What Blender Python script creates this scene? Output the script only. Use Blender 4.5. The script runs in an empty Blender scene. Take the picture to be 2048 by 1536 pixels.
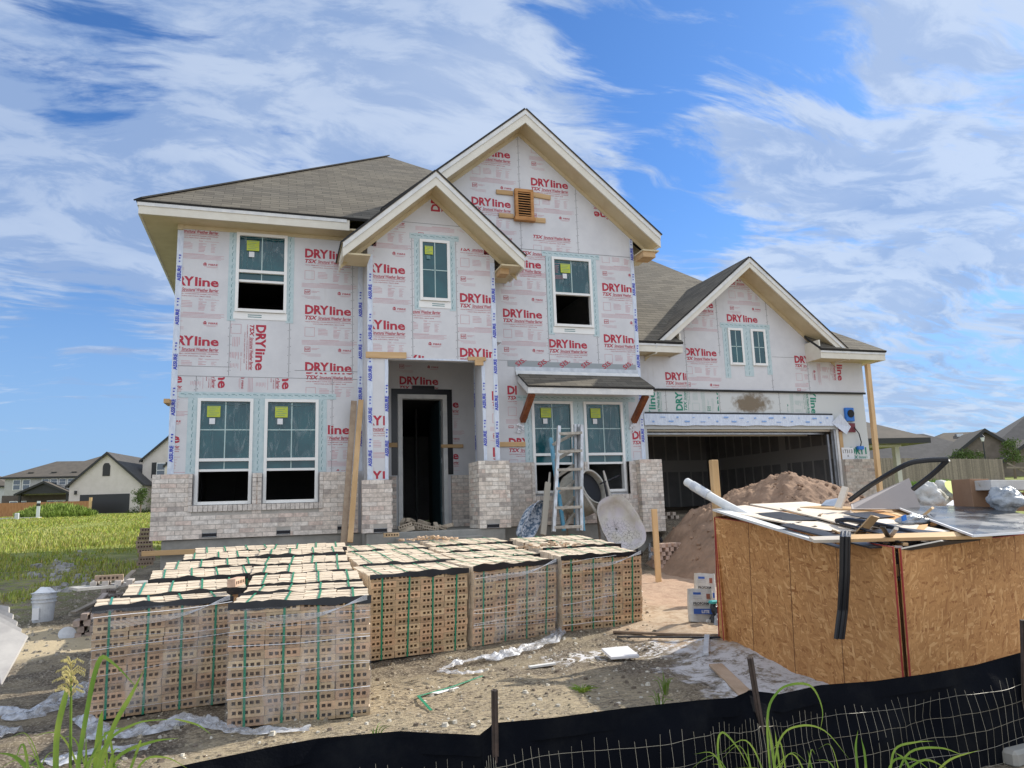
import bpy, bmesh, math, random
from mathutils import Vector, Matrix, noise
from math import sin, cos, tan, pi, radians, hypot, atan2, sqrt
random.seed(7)
S = bpy.context.scene
C = S.collection
# ---------------------------------------------------------------- camera
YAW, PITCH, ROLL, FPX = radians(17.9), radians(9.5), radians(1.85), 1480.0
EYE = Vector((0, 0, 1.5))
_f = Vector((sin(YAW)*cos(PITCH), cos(YAW)*cos(PITCH), sin(PITCH)))
_r = Vector((cos(YAW), -sin(YAW), 0)); _u = _r.cross(_f)
RT = cos(ROLL)*_r - sin(ROLL)*_u; UP = sin(ROLL)*_r + cos(ROLL)*_u; FW = _f
cd = bpy.data.cameras.new('camera'); cam = bpy.data.objects.new('camera', cd); C.objects.link(cam)
cd.sensor_width = 36; cd.lens = 36*FPX/2048; cd.clip_start = 0.05; cd.clip_end = 3000
cam.matrix_world = Matrix(((RT.x, UP.x, -FW.x, EYE.x), (RT.y, UP.y, -FW.y, EYE.y), (RT.z, UP.z, -FW.z, EYE.z), (0, 0, 0, 1)))
S.camera = cam
S.render.resolution_x = 1024; S.render.resolution_y = 768
def ray(x, y): return RT*((x-1024)/FPX) - UP*((y-768)/FPX) + FW
def PY(x, y, Y): d = ray(x, y); return EYE + d*(Y/d.y)
def PX(x, y, X): d = ray(x, y); return EYE + d*(X/d.x)
def PZ(x, y, Z): d = ray(x, y); return EYE + d*((Z-1.5)/d.z)
def PD(x, y, D): return EYE + ray(x, y)*D
def pix(P): v = Vector(P)-EYE; w = v.dot(FW); return (1024+FPX*v.dot(RT)/w, 768-FPX*v.dot(UP)/w)
# ---------------------------------------------------------------- light
SUN_AZ, SUN_EL = radians(13.5), radians(35.5)          # azimuth from +X towards +Y
S.view_settings.view_transform = 'Standard'; S.view_settings.look = 'None'
S.view_settings.exposure = 0.42; S.view_settings.gamma = 1
sd = bpy.data.lights.new('sun', 'SUN'); sun = bpy.data.objects.new('sun', sd); C.objects.link(sun)
sd.energy = 4.6; sd.angle = radians(0.55); sd.color = (1, 0.93, 0.82)
sv = Vector((cos(SUN_EL)*cos(SUN_AZ), cos(SUN_EL)*sin(SUN_AZ), sin(SUN_EL)))
sun.rotation_euler = sv.to_track_quat('Z', 'Y').to_euler()
W = bpy.data.worlds.new('World'); S.world = W; W.use_nodes = True
nt = W.node_tree; nt.nodes.clear()
def N(t, **k):
    n = nt.nodes.new(t)
    for a, b in k.items(): setattr(n, a, b)
    return n
def setin(n, i, v):
    if isinstance(v, bpy.types.NodeSocket): nt.links.new(v, n.inputs[i])
    else: n.inputs[i].default_value = v
def MA(op, a, b=None, c=None, clamp=False):
    n = N('ShaderNodeMath', operation=op); n.use_clamp = clamp
    setin(n, 0, a)
    if b is not None: setin(n, 1, b)
    if c is not None: setin(n, 2, c)
    return n.outputs[0]
def VM(op, a, b=None, out=0):
    n = N('ShaderNodeVectorMath', operation=op); setin(n, 0, a)
    if b is not None: setin(n, 1, b)
    return n.outputs[out]
def MR(v, a, b, c=0.0, d=1.0, smooth=True):
    n = N('ShaderNodeMapRange'); n.interpolation_type = 'SMOOTHSTEP' if smooth else 'LINEAR'; n.clamp = True
    for i, q in enumerate((v, a, b, c, d)): setin(n, i, q)
    return n.outputs[0]
def NO(v, s, det=8, rough=.55, dist=0.0, out=0):
    n = N('ShaderNodeTexNoise'); setin(n, 'Vector', v); n.inputs['Scale'].default_value = s; n.inputs['Detail'].default_value = det
    n.inputs['Roughness'].default_value = rough; n.inputs['Distortion'].default_value = dist
    return n.outputs[out]
def MIX(f, a, b):
    n = N('ShaderNodeMix', data_type='RGBA'); setin(n, 0, f); setin(n, 6, a); setin(n, 7, b); return n.outputs[2]
sky = N('ShaderNodeTexSky', sky_type='NISHITA'); sky.sun_disc = False; sky.sun_elevation = SUN_EL
sky.sun_rotation = radians(90)-SUN_AZ; sky.altitude = 100; sky.air_density = 1.0; sky.dust_density = 0.6; sky.ozone_density = 2.5
tc = N('ShaderNodeTexCoord'); D0 = tc.outputs['Generated']
sep = N('ShaderNodeSeparateXYZ'); setin(sep, 0, D0)
zz = MA('ADD', MA('MAXIMUM', sep.outputs[2], 0.0), 0.16)
cmb = N('ShaderNodeCombineXYZ'); setin(cmb, 0, MA('DIVIDE', sep.outputs[0], zz)); setin(cmb, 1, MA('DIVIDE', sep.outputs[1], zz))
P0 = cmb.outputs[0]
def rotscale(v, ang, sx, sy, off=(0, 0, 0)):
    m = N('ShaderNodeMapping'); setin(m, 0, v); m.inputs['Rotation'].default_value = (0, 0, ang); m.inputs['Scale'].default_value = (sx, sy, 1)
    m.inputs['Location'].default_value = off; return m.outputs[0]
warp = VM('ADD', P0, VM('SCALE', VM('SUBTRACT', NO(P0, 1.1, 3, .5, out=1), (.5, .5, .5)), None))
warp.node.inputs[1].links[0].from_node.inputs['Scale'].default_value = .55
big = NO(rotscale(warp, radians(-35), .8, 1.5, (3.1, .4, 0)), .75, 4, .5)
streak = NO(rotscale(warp, radians(-52), .55, 1.6, (1.3, 2.2, 0)), 2.3, 9, .62, .45)
soft = NO(rotscale(warp, radians(20), 1, 1.4, (5, 1, 0)), 3.2, 7, .6)
def rot2(v, ang, sx, sy, off=(0, 0, 0)):
    n = N('ShaderNodeVectorRotate', rotation_type='Z_AXIS'); setin(n, 'Vector', v); n.inputs['Angle'].default_value = ang
    return VM('ADD', VM('MULTIPLY', n.outputs[0], (sx, sy, 1)), off)
def blob(px, py, r0, r1):
    d = ray(px, py).normalized(); return MR(VM('DOT_PRODUCT', D0, tuple(d), out=1), cos(radians(r1)), cos(radians(r0)))
fine = NO(rotscale(warp, radians(-60), .8, 2.6, (2, 7, 0)), 6.5, 8, .62, .2)
cov = MA('ADD', MA('MULTIPLY', big, .42), MA('ADD', MA('MULTIPLY', streak, .46), MA('ADD', MA('MULTIPLY', soft, .26), MA('MULTIPLY', MA('SUBTRACT', fine, .5), .55))))
cov = MA('ADD', cov, .045)
for (px, py, r0, r1, w) in ((420, 180, 4, 24, .13), (100, 480, 2, 17, .07), (1850, 330, 3, 17, .095), (1000, 60, 1, 11, .06), (1480, 230, 1, 7, .05), (1780, 650, 2, 12, .07), (1250, 330, 1, 9, .03), (840, 250, 2, 10, .07),
                            (1420, 60, 2, 13, -.14), (180, 130, 1, 6, -.15), (1350, 420, 1, 6, -.10), (150, 820, 3, 12, -.16), (60, 640, 1, 6, -.05), (2000, 720, 1, 8, -.05), (1650, 120, 1, 8, -.07)):
    cov = MA('ADD', cov, MA('MULTIPLY', blob(px, py, r0, r1), w))
behind = MR(VM('DOT_PRODUCT', D0, (-.30, -.90, .30), out=1), -.1, .6)  # unseen brighter cloud added behind the camera to fill the shaded facade
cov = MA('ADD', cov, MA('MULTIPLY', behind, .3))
dens = MR(cov, .525, .705)
# thicker cloud is greyer underneath; thin cloud is white
thick = MR(MA('ADD', MA('MULTIPLY', NO(rotscale(warp, .3, 1, 1.3, (9, 4, 0)), 1.5, 6, .55), .8), MA('MULTIPLY', blob(330, 280, 4, 26), .17)), .34, .66)
puff = NO(rotscale(warp, radians(-40), 1, 1.8, (4, 6, 0)), 4.2, 9, .62, .3)
thick = MA('ADD', MA('MULTIPLY', thick, .55), MR(puff, .42, .58, .0, .62))
cc = MIX(thick, (4.3, 5.0, 6.15, 1), (2.2, 3.1, 4.9, 1))
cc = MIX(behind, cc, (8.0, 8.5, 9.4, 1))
skyc = MIX(1.0, sky.outputs[0], (0, 0, 0, 1)); mixn = skyc.node; mixn.blend_type = 'MULTIPLY'; mixn.inputs[7].default_value = (.48, .78, 1.14, 1)
lift = MIX(MR(sep.outputs[2], .0, .42, .85, 0.0), skyc, (2.3, 3.6, 5.6, 1))
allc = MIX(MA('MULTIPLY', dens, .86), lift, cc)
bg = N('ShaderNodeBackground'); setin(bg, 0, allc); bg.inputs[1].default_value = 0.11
wo = N('ShaderNodeOutputWorld'); nt.links.new(bg.outputs[0], wo.inputs[0])
S.render.engine = 'CYCLES'
S.cycles.max_bounces = 6; S.cycles.transparent_max_bounces = 12
# ---------------------------------------------------------------- helpers
MATS = {}
def mat(name, col=(.5, .5, .5), rough=.8, metal=0, build=None, spec=.5):
    """plain or node-built principled material"""
    global nt
    if name in MATS: return MATS[name]
    m = bpy.data.materials.new(name); m.use_nodes = True
    b = m.node_tree.nodes['Principled BSDF']
    b.inputs['Base Color'].default_value = (*col, 1); b.inputs['Roughness'].default_value = rough; b.inputs['Metallic'].default_value = metal
    b.inputs['Specular IOR Level'].default_value = spec
    MATS[name] = m
    nt = m.node_tree
    if build: build(m, b)
    return m
def OC():
    return N('ShaderNodeTexCoord').outputs['Object']
def bump(b, h, s=.4, d=.01):
    n = N('ShaderNodeBump'); setin(n, 'Height', h); n.inputs['Strength'].default_value = s; n.inputs['Distance'].default_value = d
    nt.links.new(n.outputs[0], b.inputs['Normal'])
def vary(name, c1, c2, scale=3, rough=.8, bs=.2, bd=.004, fine=60, metal=0, stretch=(1, 1, 1), rnd=0.0, lo=.35, hi=.65, spec=.4):
    """two-tone noise material with fine grain bump and optional per-object shade"""
    def bld(m, b):
        mp = N('ShaderNodeMapping'); setin(mp, 0, OC()); mp.inputs['Scale'].default_value = stretch
        f = MR(NO(mp.outputs[0], scale, 8, .65), lo, hi)
        c = MIX(f, (*c1, 1), (*c2, 1))
        if rnd:
            oi = N('ShaderNodeObjectInfo'); hs = N('ShaderNodeHueSaturation'); setin(hs, 'Color', c)
            setin(hs, 'Value', MR(oi.outputs['Random'], 0, 1, 1-rnd, 1+rnd, False)); c = hs.outputs[0]
        setin(b, 'Base Color', c)
        bump(b, NO(mp.outputs[0], fine, 4, .6), bs, bd)
    return mat(name, c1, rough, metal, bld, spec)
def vcol(name, rough=.85, fine=45, bs=.3, bd=.003, amt=.25, spec=.3):
    """base colour from a per-piece colour attribute, mottled"""
    def bld(m, b):
        a = N('ShaderNodeAttribute'); a.attribute_name = 'Col'
        f = MR(NO(OC(), 14, 8, .7), .3, .7, 1-amt, 1+amt)
        mu = VM('SCALE', a.outputs[0]); setin(mu.node, 'Scale', f)
        setin(b, 'Base Color', mu); bump(b, NO(OC(), fine, 5, .7), bs, bd)
    return mat(name, (.5, .5, .5), rough, 0, bld, spec)
class MB:
    def __init__(s): s.v = []; s.f = []; s.mi = []; s.col = []; s.ms = []; s.uv = None; s.c = None
    def m(s, material):
        if material not in s.ms: s.ms.append(material)
        s.cur = s.ms.index(material); return s
    def add(s, vs, fs):
        o = len(s.v); s.v += [tuple(p) for p in vs]
        for f in fs: s.f.append(tuple(o+i for i in f)); s.mi.append(getattr(s, 'cur', 0)); s.col.append(s.c or (1, 1, 1))
        return s
    def box(s, x0, x1, y0, y1, z0, z1):
        vs = [(x, y, z) for x in (x0, x1) for y in (y0, y1) for z in (z0, z1)]
        return s.add(vs, [(0, 1, 3, 2), (4, 6, 7, 5), (0, 4, 5, 1), (2, 3, 7, 6), (0, 2, 6, 4), (1, 5, 7, 3)])
    def obox(s, c, ax, ay, az, hx, hy, hz):
        """oriented box, centre + unit axes + half sizes"""
        c, ax, ay, az = map(Vector, (c, ax, ay, az))
        vs = [c+ax*hx*i+ay*hy*j+az*hz*k for i in (-1, 1) for j in (-1, 1) for k in (-1, 1)]
        return s.add(vs, [(0, 1, 3, 2), (4, 6, 7, 5), (0, 4, 5, 1), (2, 3, 7, 6), (0, 2, 6, 4), (1, 5, 7, 3)])
    def beam(s, a, b, w, t, up=(0, 0, 1)):
        a, b = Vector(a), Vector(b); d = (b-a); L = d.length; d.normalize()
        u = Vector(up); x = d.cross(u)
        if x.length < 1e-4: x = d.cross(Vector((1, 0, 0)))
        x.normalize(); y = x.cross(d)
        return s.obox((a+b)/2, d, x, y, L/2, w/2, t/2)
    def prism(s, poly, off):
        """poly list of 3D points extruded by vector off"""
        n = len(poly); off = Vector(off); vs = [Vector(p) for p in poly]+[Vector(p)+off for p in poly]
        fs = [tuple(range(n)), tuple(range(2*n-1, n-1, -1))]+[(i, i+n, (i+1) % n+n, (i+1) % n) for i in range(n)]
        return s.add(vs, fs)
    def tube(s, path, r, n=6, cap=True):
        path = [Vector(p) for p in path]; rs = r if isinstance(r, (list, tuple)) else [r]*len(path)
        rings = []; prev = None
        for i, p in enumerate(path):
            d = (path[min(i+1, len(path)-1)]-path[max(i-1, 0)])
            if d.length < 1e-9: d = Vector((0, 0, 1))
            d.normalize()
            if prev is None:
                x = d.cross(Vector((0, 0, 1)))
                if x.length < .05: x = d.cross(Vector((0, 1, 0)))
            else: x = prev-d*prev.dot(d)
            x.normalize(); prev = x; y = d.cross(x)
            rings.append([p+(x*cos(2*pi*k/n)+y*sin(2*pi*k/n))*rs[i] for k in range(n)])
        vs = [q for g in rings for q in g]; fs = []
        for i in range(len(path)-1):
            for k in range(n): fs.append((i*n+k, i*n+(k+1) % n, (i+1)*n+(k+1) % n, (i+1)*n+k))
        if cap: fs += [tuple(range(n-1, -1, -1)), tuple((len(path)-1)*n+k for k in range(n))]
        return s.add(vs, fs)
    def lathe(s, prof, origin, axis=(0, 0, 1), n=20, cap=True):
        o, a = Vector(origin), Vector(axis).normalized(); x = a.cross(Vector((0, 0, 1)))
        if x.length < .05: x = Vector((1, 0, 0))
        x.normalize(); y = a.cross(x); vs = []; fs = []
        for (r, h) in prof:
            for k in range(n): vs.append(o+a*h+(x*cos(2*pi*k/n)+y*sin(2*pi*k/n))*r)
        for i in range(len(prof)-1):
            for k in range(n): fs.append((i*n+k, i*n+(k+1) % n, (i+1)*n+(k+1) % n, (i+1)*n+k))
        if cap: fs += [tuple(range(n-1, -1, -1)), tuple((len(prof)-1)*n+k for k in range(n))]
        return s.add(vs, fs)
    def grid(s, fn, nu, nv):
        vs = [fn(i/nu, j/nv) for j in range(nv+1) for i in range(nu+1)]
        return s.add(vs, [(j*(nu+1)+i, j*(nu+1)+i+1, (j+1)*(nu+1)+i+1, (j+1)*(nu+1)+i) for j in range(nv) for i in range(nu)])
    def mesh(s, name, smooth=False, origin=None, bev=0):
        me = bpy.data.meshes.new(name)
        vs = s.v if origin is None else [tuple(Vector(p)-Vector(origin)) for p in s.v]
        me.from_pydata(vs, [], s.f); me.update()
        for m in s.ms: me.materials.append(m)
        me.polygons.foreach_set('material_index', s.mi)
        if any(c != (1, 1, 1) for c in s.col):
            ca = me.color_attributes.new('Col', 'FLOAT_COLOR', 'CORNER'); d = []
            for p, c in zip(me.polygons, s.col): d += [*c, 1]*p.loop_total
            ca.data.foreach_set('color', d)
        if smooth: me.polygons.foreach_set('use_smooth', [True]*len(me.polygons))
        if bev or True:
            bm = bmesh.new(); bm.from_mesh(me)
            if smooth: bmesh.ops.remove_doubles(bm, verts=bm.verts, dist=1e-5)
            if bev: bmesh.ops.bevel(bm, geom=list(bm.edges), offset=bev, segments=1, affect='EDGES', clamp_overlap=True)
            bmesh.ops.recalc_face_normals(bm, faces=bm.faces); bm.to_mesh(me); bm.free()
        return me
    def build(s, name, parent=None, material=None, smooth=False, bev=0, origin=None):
        if material: s.ms = [material]; s.mi = [0]*len(s.f)
        if parent is not None and origin is None: origin = parent.get('_o')
        o = bpy.data.objects.new(name, s.mesh(name, smooth, origin, bev)); C.objects.link(o)
        if parent is not None:
            o.parent = parent
        elif origin is not None: o.location = origin
        if parent is not None: o['_o'] = parent['_o']
        return o
def tag(o, label=None, cat=None, group=None, kind=None):
    if label: o['label'] = label
    if cat: o['category'] = cat
    if group: o['group'] = group
    if kind: o['kind'] = kind
    return o
def thing(name, loc, label, cat, group=None):
    o = bpy.data.objects.new(name, None); C.objects.link(o); o.location = loc; o['_o'] = tuple(loc)
    return tag(o, label, cat, group)
def solo(mb, name, loc, label, cat, group=None, **k):
    o = mb.build(name, origin=tuple(loc), **k); return tag(o, label, cat, group)
# ---------------------------------------------------------------- lettering
_tc = {}
def glyphs(txt, bold=.0, shear=0.0, space=1.0, size=1.0):
    """triangles (2D) of a line of text, height unit = font size"""
    k = (txt, bold, shear, space)
    if k not in _tc:
        cu = bpy.data.curves.new('t', 'FONT'); cu.body = txt; cu.offset = bold; cu.shear = shear; cu.space_character = space; cu.resolution_u = 2
        ob = bpy.data.objects.new('t', cu); me = bpy.data.meshes.new_from_object(ob)
        me.calc_loop_triangles()
        _tc[k] = [[(me.vertices[i].co.x, me.vertices[i].co.y) for i in t.vertices] for t in me.loop_triangles]
        bpy.data.objects.remove(ob); bpy.data.curves.remove(cu); bpy.data.meshes.remove(me)
    return _tc[k]
def fit(tris, x, y, w=None, h=None):
    """move/scale tris so that the text spans width w from x, baseline y"""
    xs = [p[0] for t in tris for p in t]; x0, x1 = min(xs), max(xs); ys = [p[1] for t in tris for p in t]
    sx = w/(x1-x0) if w else None; sy = h/(max(ys)-min(ys)) if h else sx
    if sx is None: sx = sy
    return [[(x+(p[0]-x0)*sx, y+p[1]*sy) for p in t] for t in tris]
def rect2(x0, y0, x1, y1): return [[(x0, y0), (x1, y0), (x1, y1)], [(x0, y0), (x1, y1), (x0, y1)]]
def frame2(x0, y0, x1, y1, t): return rect2(x0, y0, x1, y0+t)+rect2(x0, y1-t, x1, y1)+rect2(x0, y0+t, x0+t, y1-t)+rect2(x1-t, y0+t, x1, y1-t)
def clip2(tris, planes):
    """keep the side a*x+b*y<=c of every plane"""
    out = []
    for t in tris:
        p = list(t)
        for a, b, c in planes:
            q = []
            for i in range(len(p)):
                s, e = p[i], p[(i+1) % len(p)]; ds, de = a*s[0]+b*s[1]-c, a*e[0]+b*e[1]-c
                if ds <= 0: q.append(s)
                if (ds < 0 < de) or (de < 0 < ds): k = ds/(ds-de); q.append((s[0]+(e[0]-s[0])*k, s[1]+(e[1]-s[1])*k))
            p = q
            if len(p) < 3: break
        if len(p) >= 3: out.append(p)
    return out
def crect(x0, x1, y0, y1): return [(-1, 0, -x0), (1, 0, x1), (0, -1, -y0), (0, 1, y1)]
def xf(tris, ox, oy, rot=0, s=1):
    c, n = cos(radians(rot)), sin(radians(rot))
    return [[(ox+s*(p[0]*c-p[1]*n), oy+s*(p[0]*n+p[1]*c)) for p in t] for t in tris]
# ---------------------------------------------------------------- materials
def _sheath(m, b):
    P = OC(); c = MIX(MR(NO(P, 1.3, 8, .65), .35, .65), (.575, .58, .595, 1), (.645, .65, .66, 1))
    st = N('ShaderNodeMapping'); setin(st, 0, P); st.inputs['Scale'].default_value = (3.2, 3.2, .5)
    c = MIX(MR(NO(st.outputs[0], 1.6, 7, .7), .58, .80, 0, .45), c, (.40, .37, .33, 1)); c = MIX(MR(NO(P, 16, 5, .7), .66, .76, 0, .4), c, (.36, .31, .27, 1))
    setin(b, 'Base Color', c); bump(b, NO(P, 2.2, 4, .5), .35, .02)
M_sheath = mat('sheathing', (.6, .6, .6), .5, 0, _sheath, .4)
M_seam = mat('seam', (.16, .16, .17), .9)
M_red = vary('red print', (.46, .035, .06), (.38, .03, .055), 30, .6, 0, .001)
M_redlight = mat('pale red print', (.54, .27, .30), .6)
M_green = mat('green print', (.02, .23, .15), .6)
M_greenlight = mat('pale green print', (.33, .47, .42), .6)
M_tape = vary('white tape', (.66, .72, .80), (.54, .60, .70), 25, .3, .3, .004, 18, stretch=(1, 1, .3))
M_blue = mat('blue print', (.03, .05, .45), .5)
M_flash = vary('flashing tape', (.42, .54, .56), (.50, .60, .61), 12, .35, .35, .004, 20)
M_flashink = mat('flashing ink', (.12, .24, .25), .6)
M_vinyl = mat('window vinyl', (.80, .80, .77), .35)
M_fascia = vary('fascia paint', (.71, .68, .59), (.66, .625, .53), 4, .55, .08, .002, 40)
M_white = vary('primed trim', (.72, .72, .69), (.60, .61, .60), 5, .5, .1, .002, 40)
M_soffit = vary('soffit paint', (.60, .51, .33), (.54, .45, .28), 3, .6, .08, .002, 40)
M_lum = vary('lumber', (.62, .42, .22), (.50, .32, .15), 6, .75, .25, .002, 50, stretch=(1, 1, .15), rnd=.12)
M_lumx = vary('lumber lengthwise', (.60, .41, .22), (.47, .30, .14), 6, .75, .25, .002, 50, stretch=(.12, 1, 1), rnd=.12)
M_cedar = vary('cedar', (.50, .25, .09), (.38, .17, .05), 9, .7, .3, .002, 60, stretch=(.3, .3, 1))
M_stain = vary('stained bracket', (.26, .09, .035), (.17, .05, .02), 9, .6, .2, .002, 60)
M_conc = vary('concrete', (.33, .32, .29), (.24, .24, .22), 2.5, .9, .3, .004, 35)
M_black = mat('black plastic', (.012, .013, .016), .35)
M_blackmatte = mat('black matte', (.015, .016, .02), .8)
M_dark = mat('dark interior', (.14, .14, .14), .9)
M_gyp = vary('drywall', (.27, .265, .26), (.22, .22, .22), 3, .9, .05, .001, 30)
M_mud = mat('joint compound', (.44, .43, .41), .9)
M_lime = vary('yellow sticker', (.48, .55, .07), (.42, .50, .06), 8, .6)
M_paper = mat('white paper', (.72, .73, .74), .7)
M_metal = vary('galvanised metal', (.48, .50, .52), (.38, .40, .42), 8, .35, .1, .001, 40, metal=.8)
M_blueplastic = mat('blue plastic', (.02, .16, .55), .4)
M_maroon = mat('maroon tape', (.16, .02, .03), .5)
def _glass(m, b):
    f = NO(OC(), 3.5, 3, .5, .6); bump(b, f, .25, .02)
    b.inputs['Coat Weight'].default_value = .15; b.inputs['Coat Roughness'].default_value = .08
    c = MIX(MR(NO(OC(), 1.6, 3, .5, .3), .35, .65), (.006, .055, .070, 1), (.012, .090, .105, 1)); setin(b, 'Base Color', c)
M_glass = mat('filmed window glass', (.03, .09, .1), .10, 0, _glass, .55)
M_muntin = mat('grille bar', (.42, .55, .53), .4)
def _film(m, b):
    m.blend_method = 'BLEND' if hasattr(m, 'blend_method') else None
    tr = N('ShaderNodeBsdfTransparent'); mx = N('ShaderNodeMixShader')
    n1 = MR(NO(rotscale(OC(), .15, 2.2, 1), 3, 5, .55, .9), .42, .78, .05, .30)
    setin(mx, 0, n1); nt.links.new(tr.outputs[0], mx.inputs[1]); nt.links.new(b.outputs[0], mx.inputs[2])
    nt.links.new(mx.outputs[0], nt.nodes['Material Output'].inputs[0]); bump(b, NO(OC(), 7, 5, .6, 1.5), .8, .03)
def _wfilm(m, b):
    tr = N('ShaderNodeBsdfTransparent'); mx = N('ShaderNodeMixShader'); n1 = MR(NO(rotscale(OC(), .15, 3, 1), 3.5, 4, .5, 1.0), .50, .72, .0, .16)
    setin(mx, 0, n1); nt.links.new(tr.outputs[0], mx.inputs[1]); nt.links.new(b.outputs[0], mx.inputs[2]); nt.links.new(mx.outputs[0], nt.nodes['Material Output'].inputs[0])
M_wfilm = mat('window protective film', (.6, .68, .7), .2, 0, _wfilm, .8)
M_film = mat('stretch film', (.82, .83, .85), .2, 0, _film, .8)
def _filmw(m, b):
    tr = N('ShaderNodeBsdfTransparent'); mx = N('ShaderNodeMixShader')
    n1 = MR(NO(OC(), 9, 6, .6, .8), .35, .7, .25, .80)
    setin(mx, 0, n1); nt.links.new(tr.outputs[0], mx.inputs[1]); nt.links.new(b.outputs[0], mx.inputs[2])
    nt.links.new(mx.outputs[0], nt.nodes['Material Output'].inputs[0]); bump(b, NO(OC(), 9, 4, .55, 1.0), .6, .02)
M_filmw = mat('crumpled film', (.66, .68, .72), .25, 0, _filmw, .7)
M_strand = mat('film strand', (.75, .76, .78), .3)
M_strap = mat('green strap', (.015, .22, .12), .35)
def _shingle(m, b):
    uv = N('ShaderNodeUVMap').outputs[0]
    br = N('ShaderNodeTexBrick'); setin(br, 'Vector', uv); br.inputs['Scale'].default_value = 1
    br.inputs['Brick Width'].default_value = .32; br.inputs['Row Height'].default_value = .14; br.inputs['Mortar Size'].default_value = .004; br.inputs['Mortar Smooth'].default_value = .25
    br.offset = .5; br.inputs['Color1'].default_value = (.145, .132, .104, 1); br.inputs['Color2'].default_value = (.066, .061, .050, 1); br.inputs['Mortar'].default_value = (.04, .037, .033, 1)
    br.inputs['Bias'].default_value = -.15
    dn = VM('ADD', uv, VM('SCALE', NO(uv, 6, 2, .5, out=1))); dn.node.inputs[1].links[0].from_node.inputs['Scale'].default_value = .03; nt.links.new(dn, br.inputs['Vector'])
    g = MIX(MR(NO(uv, 120, 3, .7), .3, .7, 0, .45), br.outputs[0], (.22, .19, .15, 1))
    g2 = MIX(MR(NO(uv, .6, 4, .6), .4, .7, 0, .35), g, (.10, .095, .085, 1))
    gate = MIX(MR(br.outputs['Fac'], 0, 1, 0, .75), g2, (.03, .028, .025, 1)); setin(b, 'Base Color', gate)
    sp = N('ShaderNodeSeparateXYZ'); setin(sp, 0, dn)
    rowl = MR(MA('FRACT', MA('DIVIDE', sp.outputs[1], .14)), .0, .20, .62, 0); gate = MIX(rowl, gate, (.022, .02, .018, 1)); setin(b, 'Base Color', gate)  # dark butt edge and its shadow line painted along every course
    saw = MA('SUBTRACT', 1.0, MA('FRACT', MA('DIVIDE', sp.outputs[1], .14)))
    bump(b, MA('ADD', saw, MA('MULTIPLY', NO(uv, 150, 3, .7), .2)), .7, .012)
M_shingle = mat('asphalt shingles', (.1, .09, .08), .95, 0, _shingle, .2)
M_shedge = mat('shingle edge', (.03, .03, .03), .95)
M_brick = vcol('facade brick'); M_mortar = vary('mortar', (.46, .43, .385), (.38, .36, .32), 6, .95, .3, .002, 60)
M_clay = vcol('raw clay brick', .9, 60, .3, .002, .16); M_hole = mat('brick core', (.03, .02, .014), 1)
M_oldbrick = vcol('loose brick', .9, 50, .3, .003, .2)
# ---------------------------------------------------------------- house
HO = (3.0, 13.4, 1.16)
house = thing('house_under_construction', HO, 'two-storey unfinished house sheathed in printed weather-barrier boards with half-laid brick', 'house')
FL = 1.16                                         # top of slab
YL, YE, YG, YR = 13.4, 12.8, 14.0, 15.0           # left wing + big gable, entry front, garage, recess back
# windows  (x0,x1,z0,z1,Y, kind)
WIN = [(-.725, .140, 5.04, 6.49, YL, 'dh'), (5.245, 6.11, 5.04, 6.49, YL, 'dh1'), (-1.262, -.372, 1.71, 3.50, YL, 'tall'), (-.186, .718, 1.71, 3.50, YL, 'tall'),
       (4.70, 5.56, 1.75, 3.53, YL, 'tall'), (5.79, 6.64, 1.75, 3.53, YL, 'tall'), (2.44, 3.0, 5.25, 6.41, YE, 'fixed'), (9.66, 10.05, 4.50, 5.35, YG, 'fixed'), (10.26, 10.65, 4.50, 5.35, YG, 'fixed')]
def wallxz(mb, x0, x1, z0, z1, Y, th, holes):
    xs = sorted({x0, x1, *[h for q in holes for h in q[:2] if x0 < h < x1]}); zs = sorted({z0, z1, *[h for q in holes for h in q[2:] if z0 < h < z1]})
    ins = lambda a, b: any(q[0]-1e-6 < a < q[1]+1e-6 and q[2]-1e-6 < b < q[3]+1e-6 for q in holes)
    cells = {}
    for i in range(len(xs)-1):
        for j in range(len(zs)-1):
            cells[i, j] = not ins((xs[i]+xs[i+1])/2, (zs[j]+zs[j+1])/2)
    for (i, j), ok in cells.items():
        if not ok: continue
        a, b, c, d = xs[i], xs[i+1], zs[j], zs[j+1]
        mb.add([(a, Y, c), (b, Y, c), (b, Y, d), (a, Y, d)], [(0, 1, 2, 3)]); mb.add([(a, Y+th, c), (b, Y+th, c), (b, Y+th, d), (a, Y+th, d)], [(3, 2, 1, 0)])
        for di, dj, e in ((-1, 0, ((a, c), (a, d))), (1, 0, ((b, c), (b, d))), (0, -1, ((a, c), (b, c))), (0, 1, ((a, d), (b, d)))):
            if not cells.get((i+di, j+dj), False):
                (p, q), (r, s_) = e; mb.add([(p, Y, q), (r, Y, s_), (r, Y+th, s_), (p, Y+th, q)], [(0, 1, 2, 3)])
def holes(Y, g=.0): return [(w[0]+.02, w[1]-.02, w[2]+.02, w[3]-.02) for w in WIN if w[4] == Y]
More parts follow.
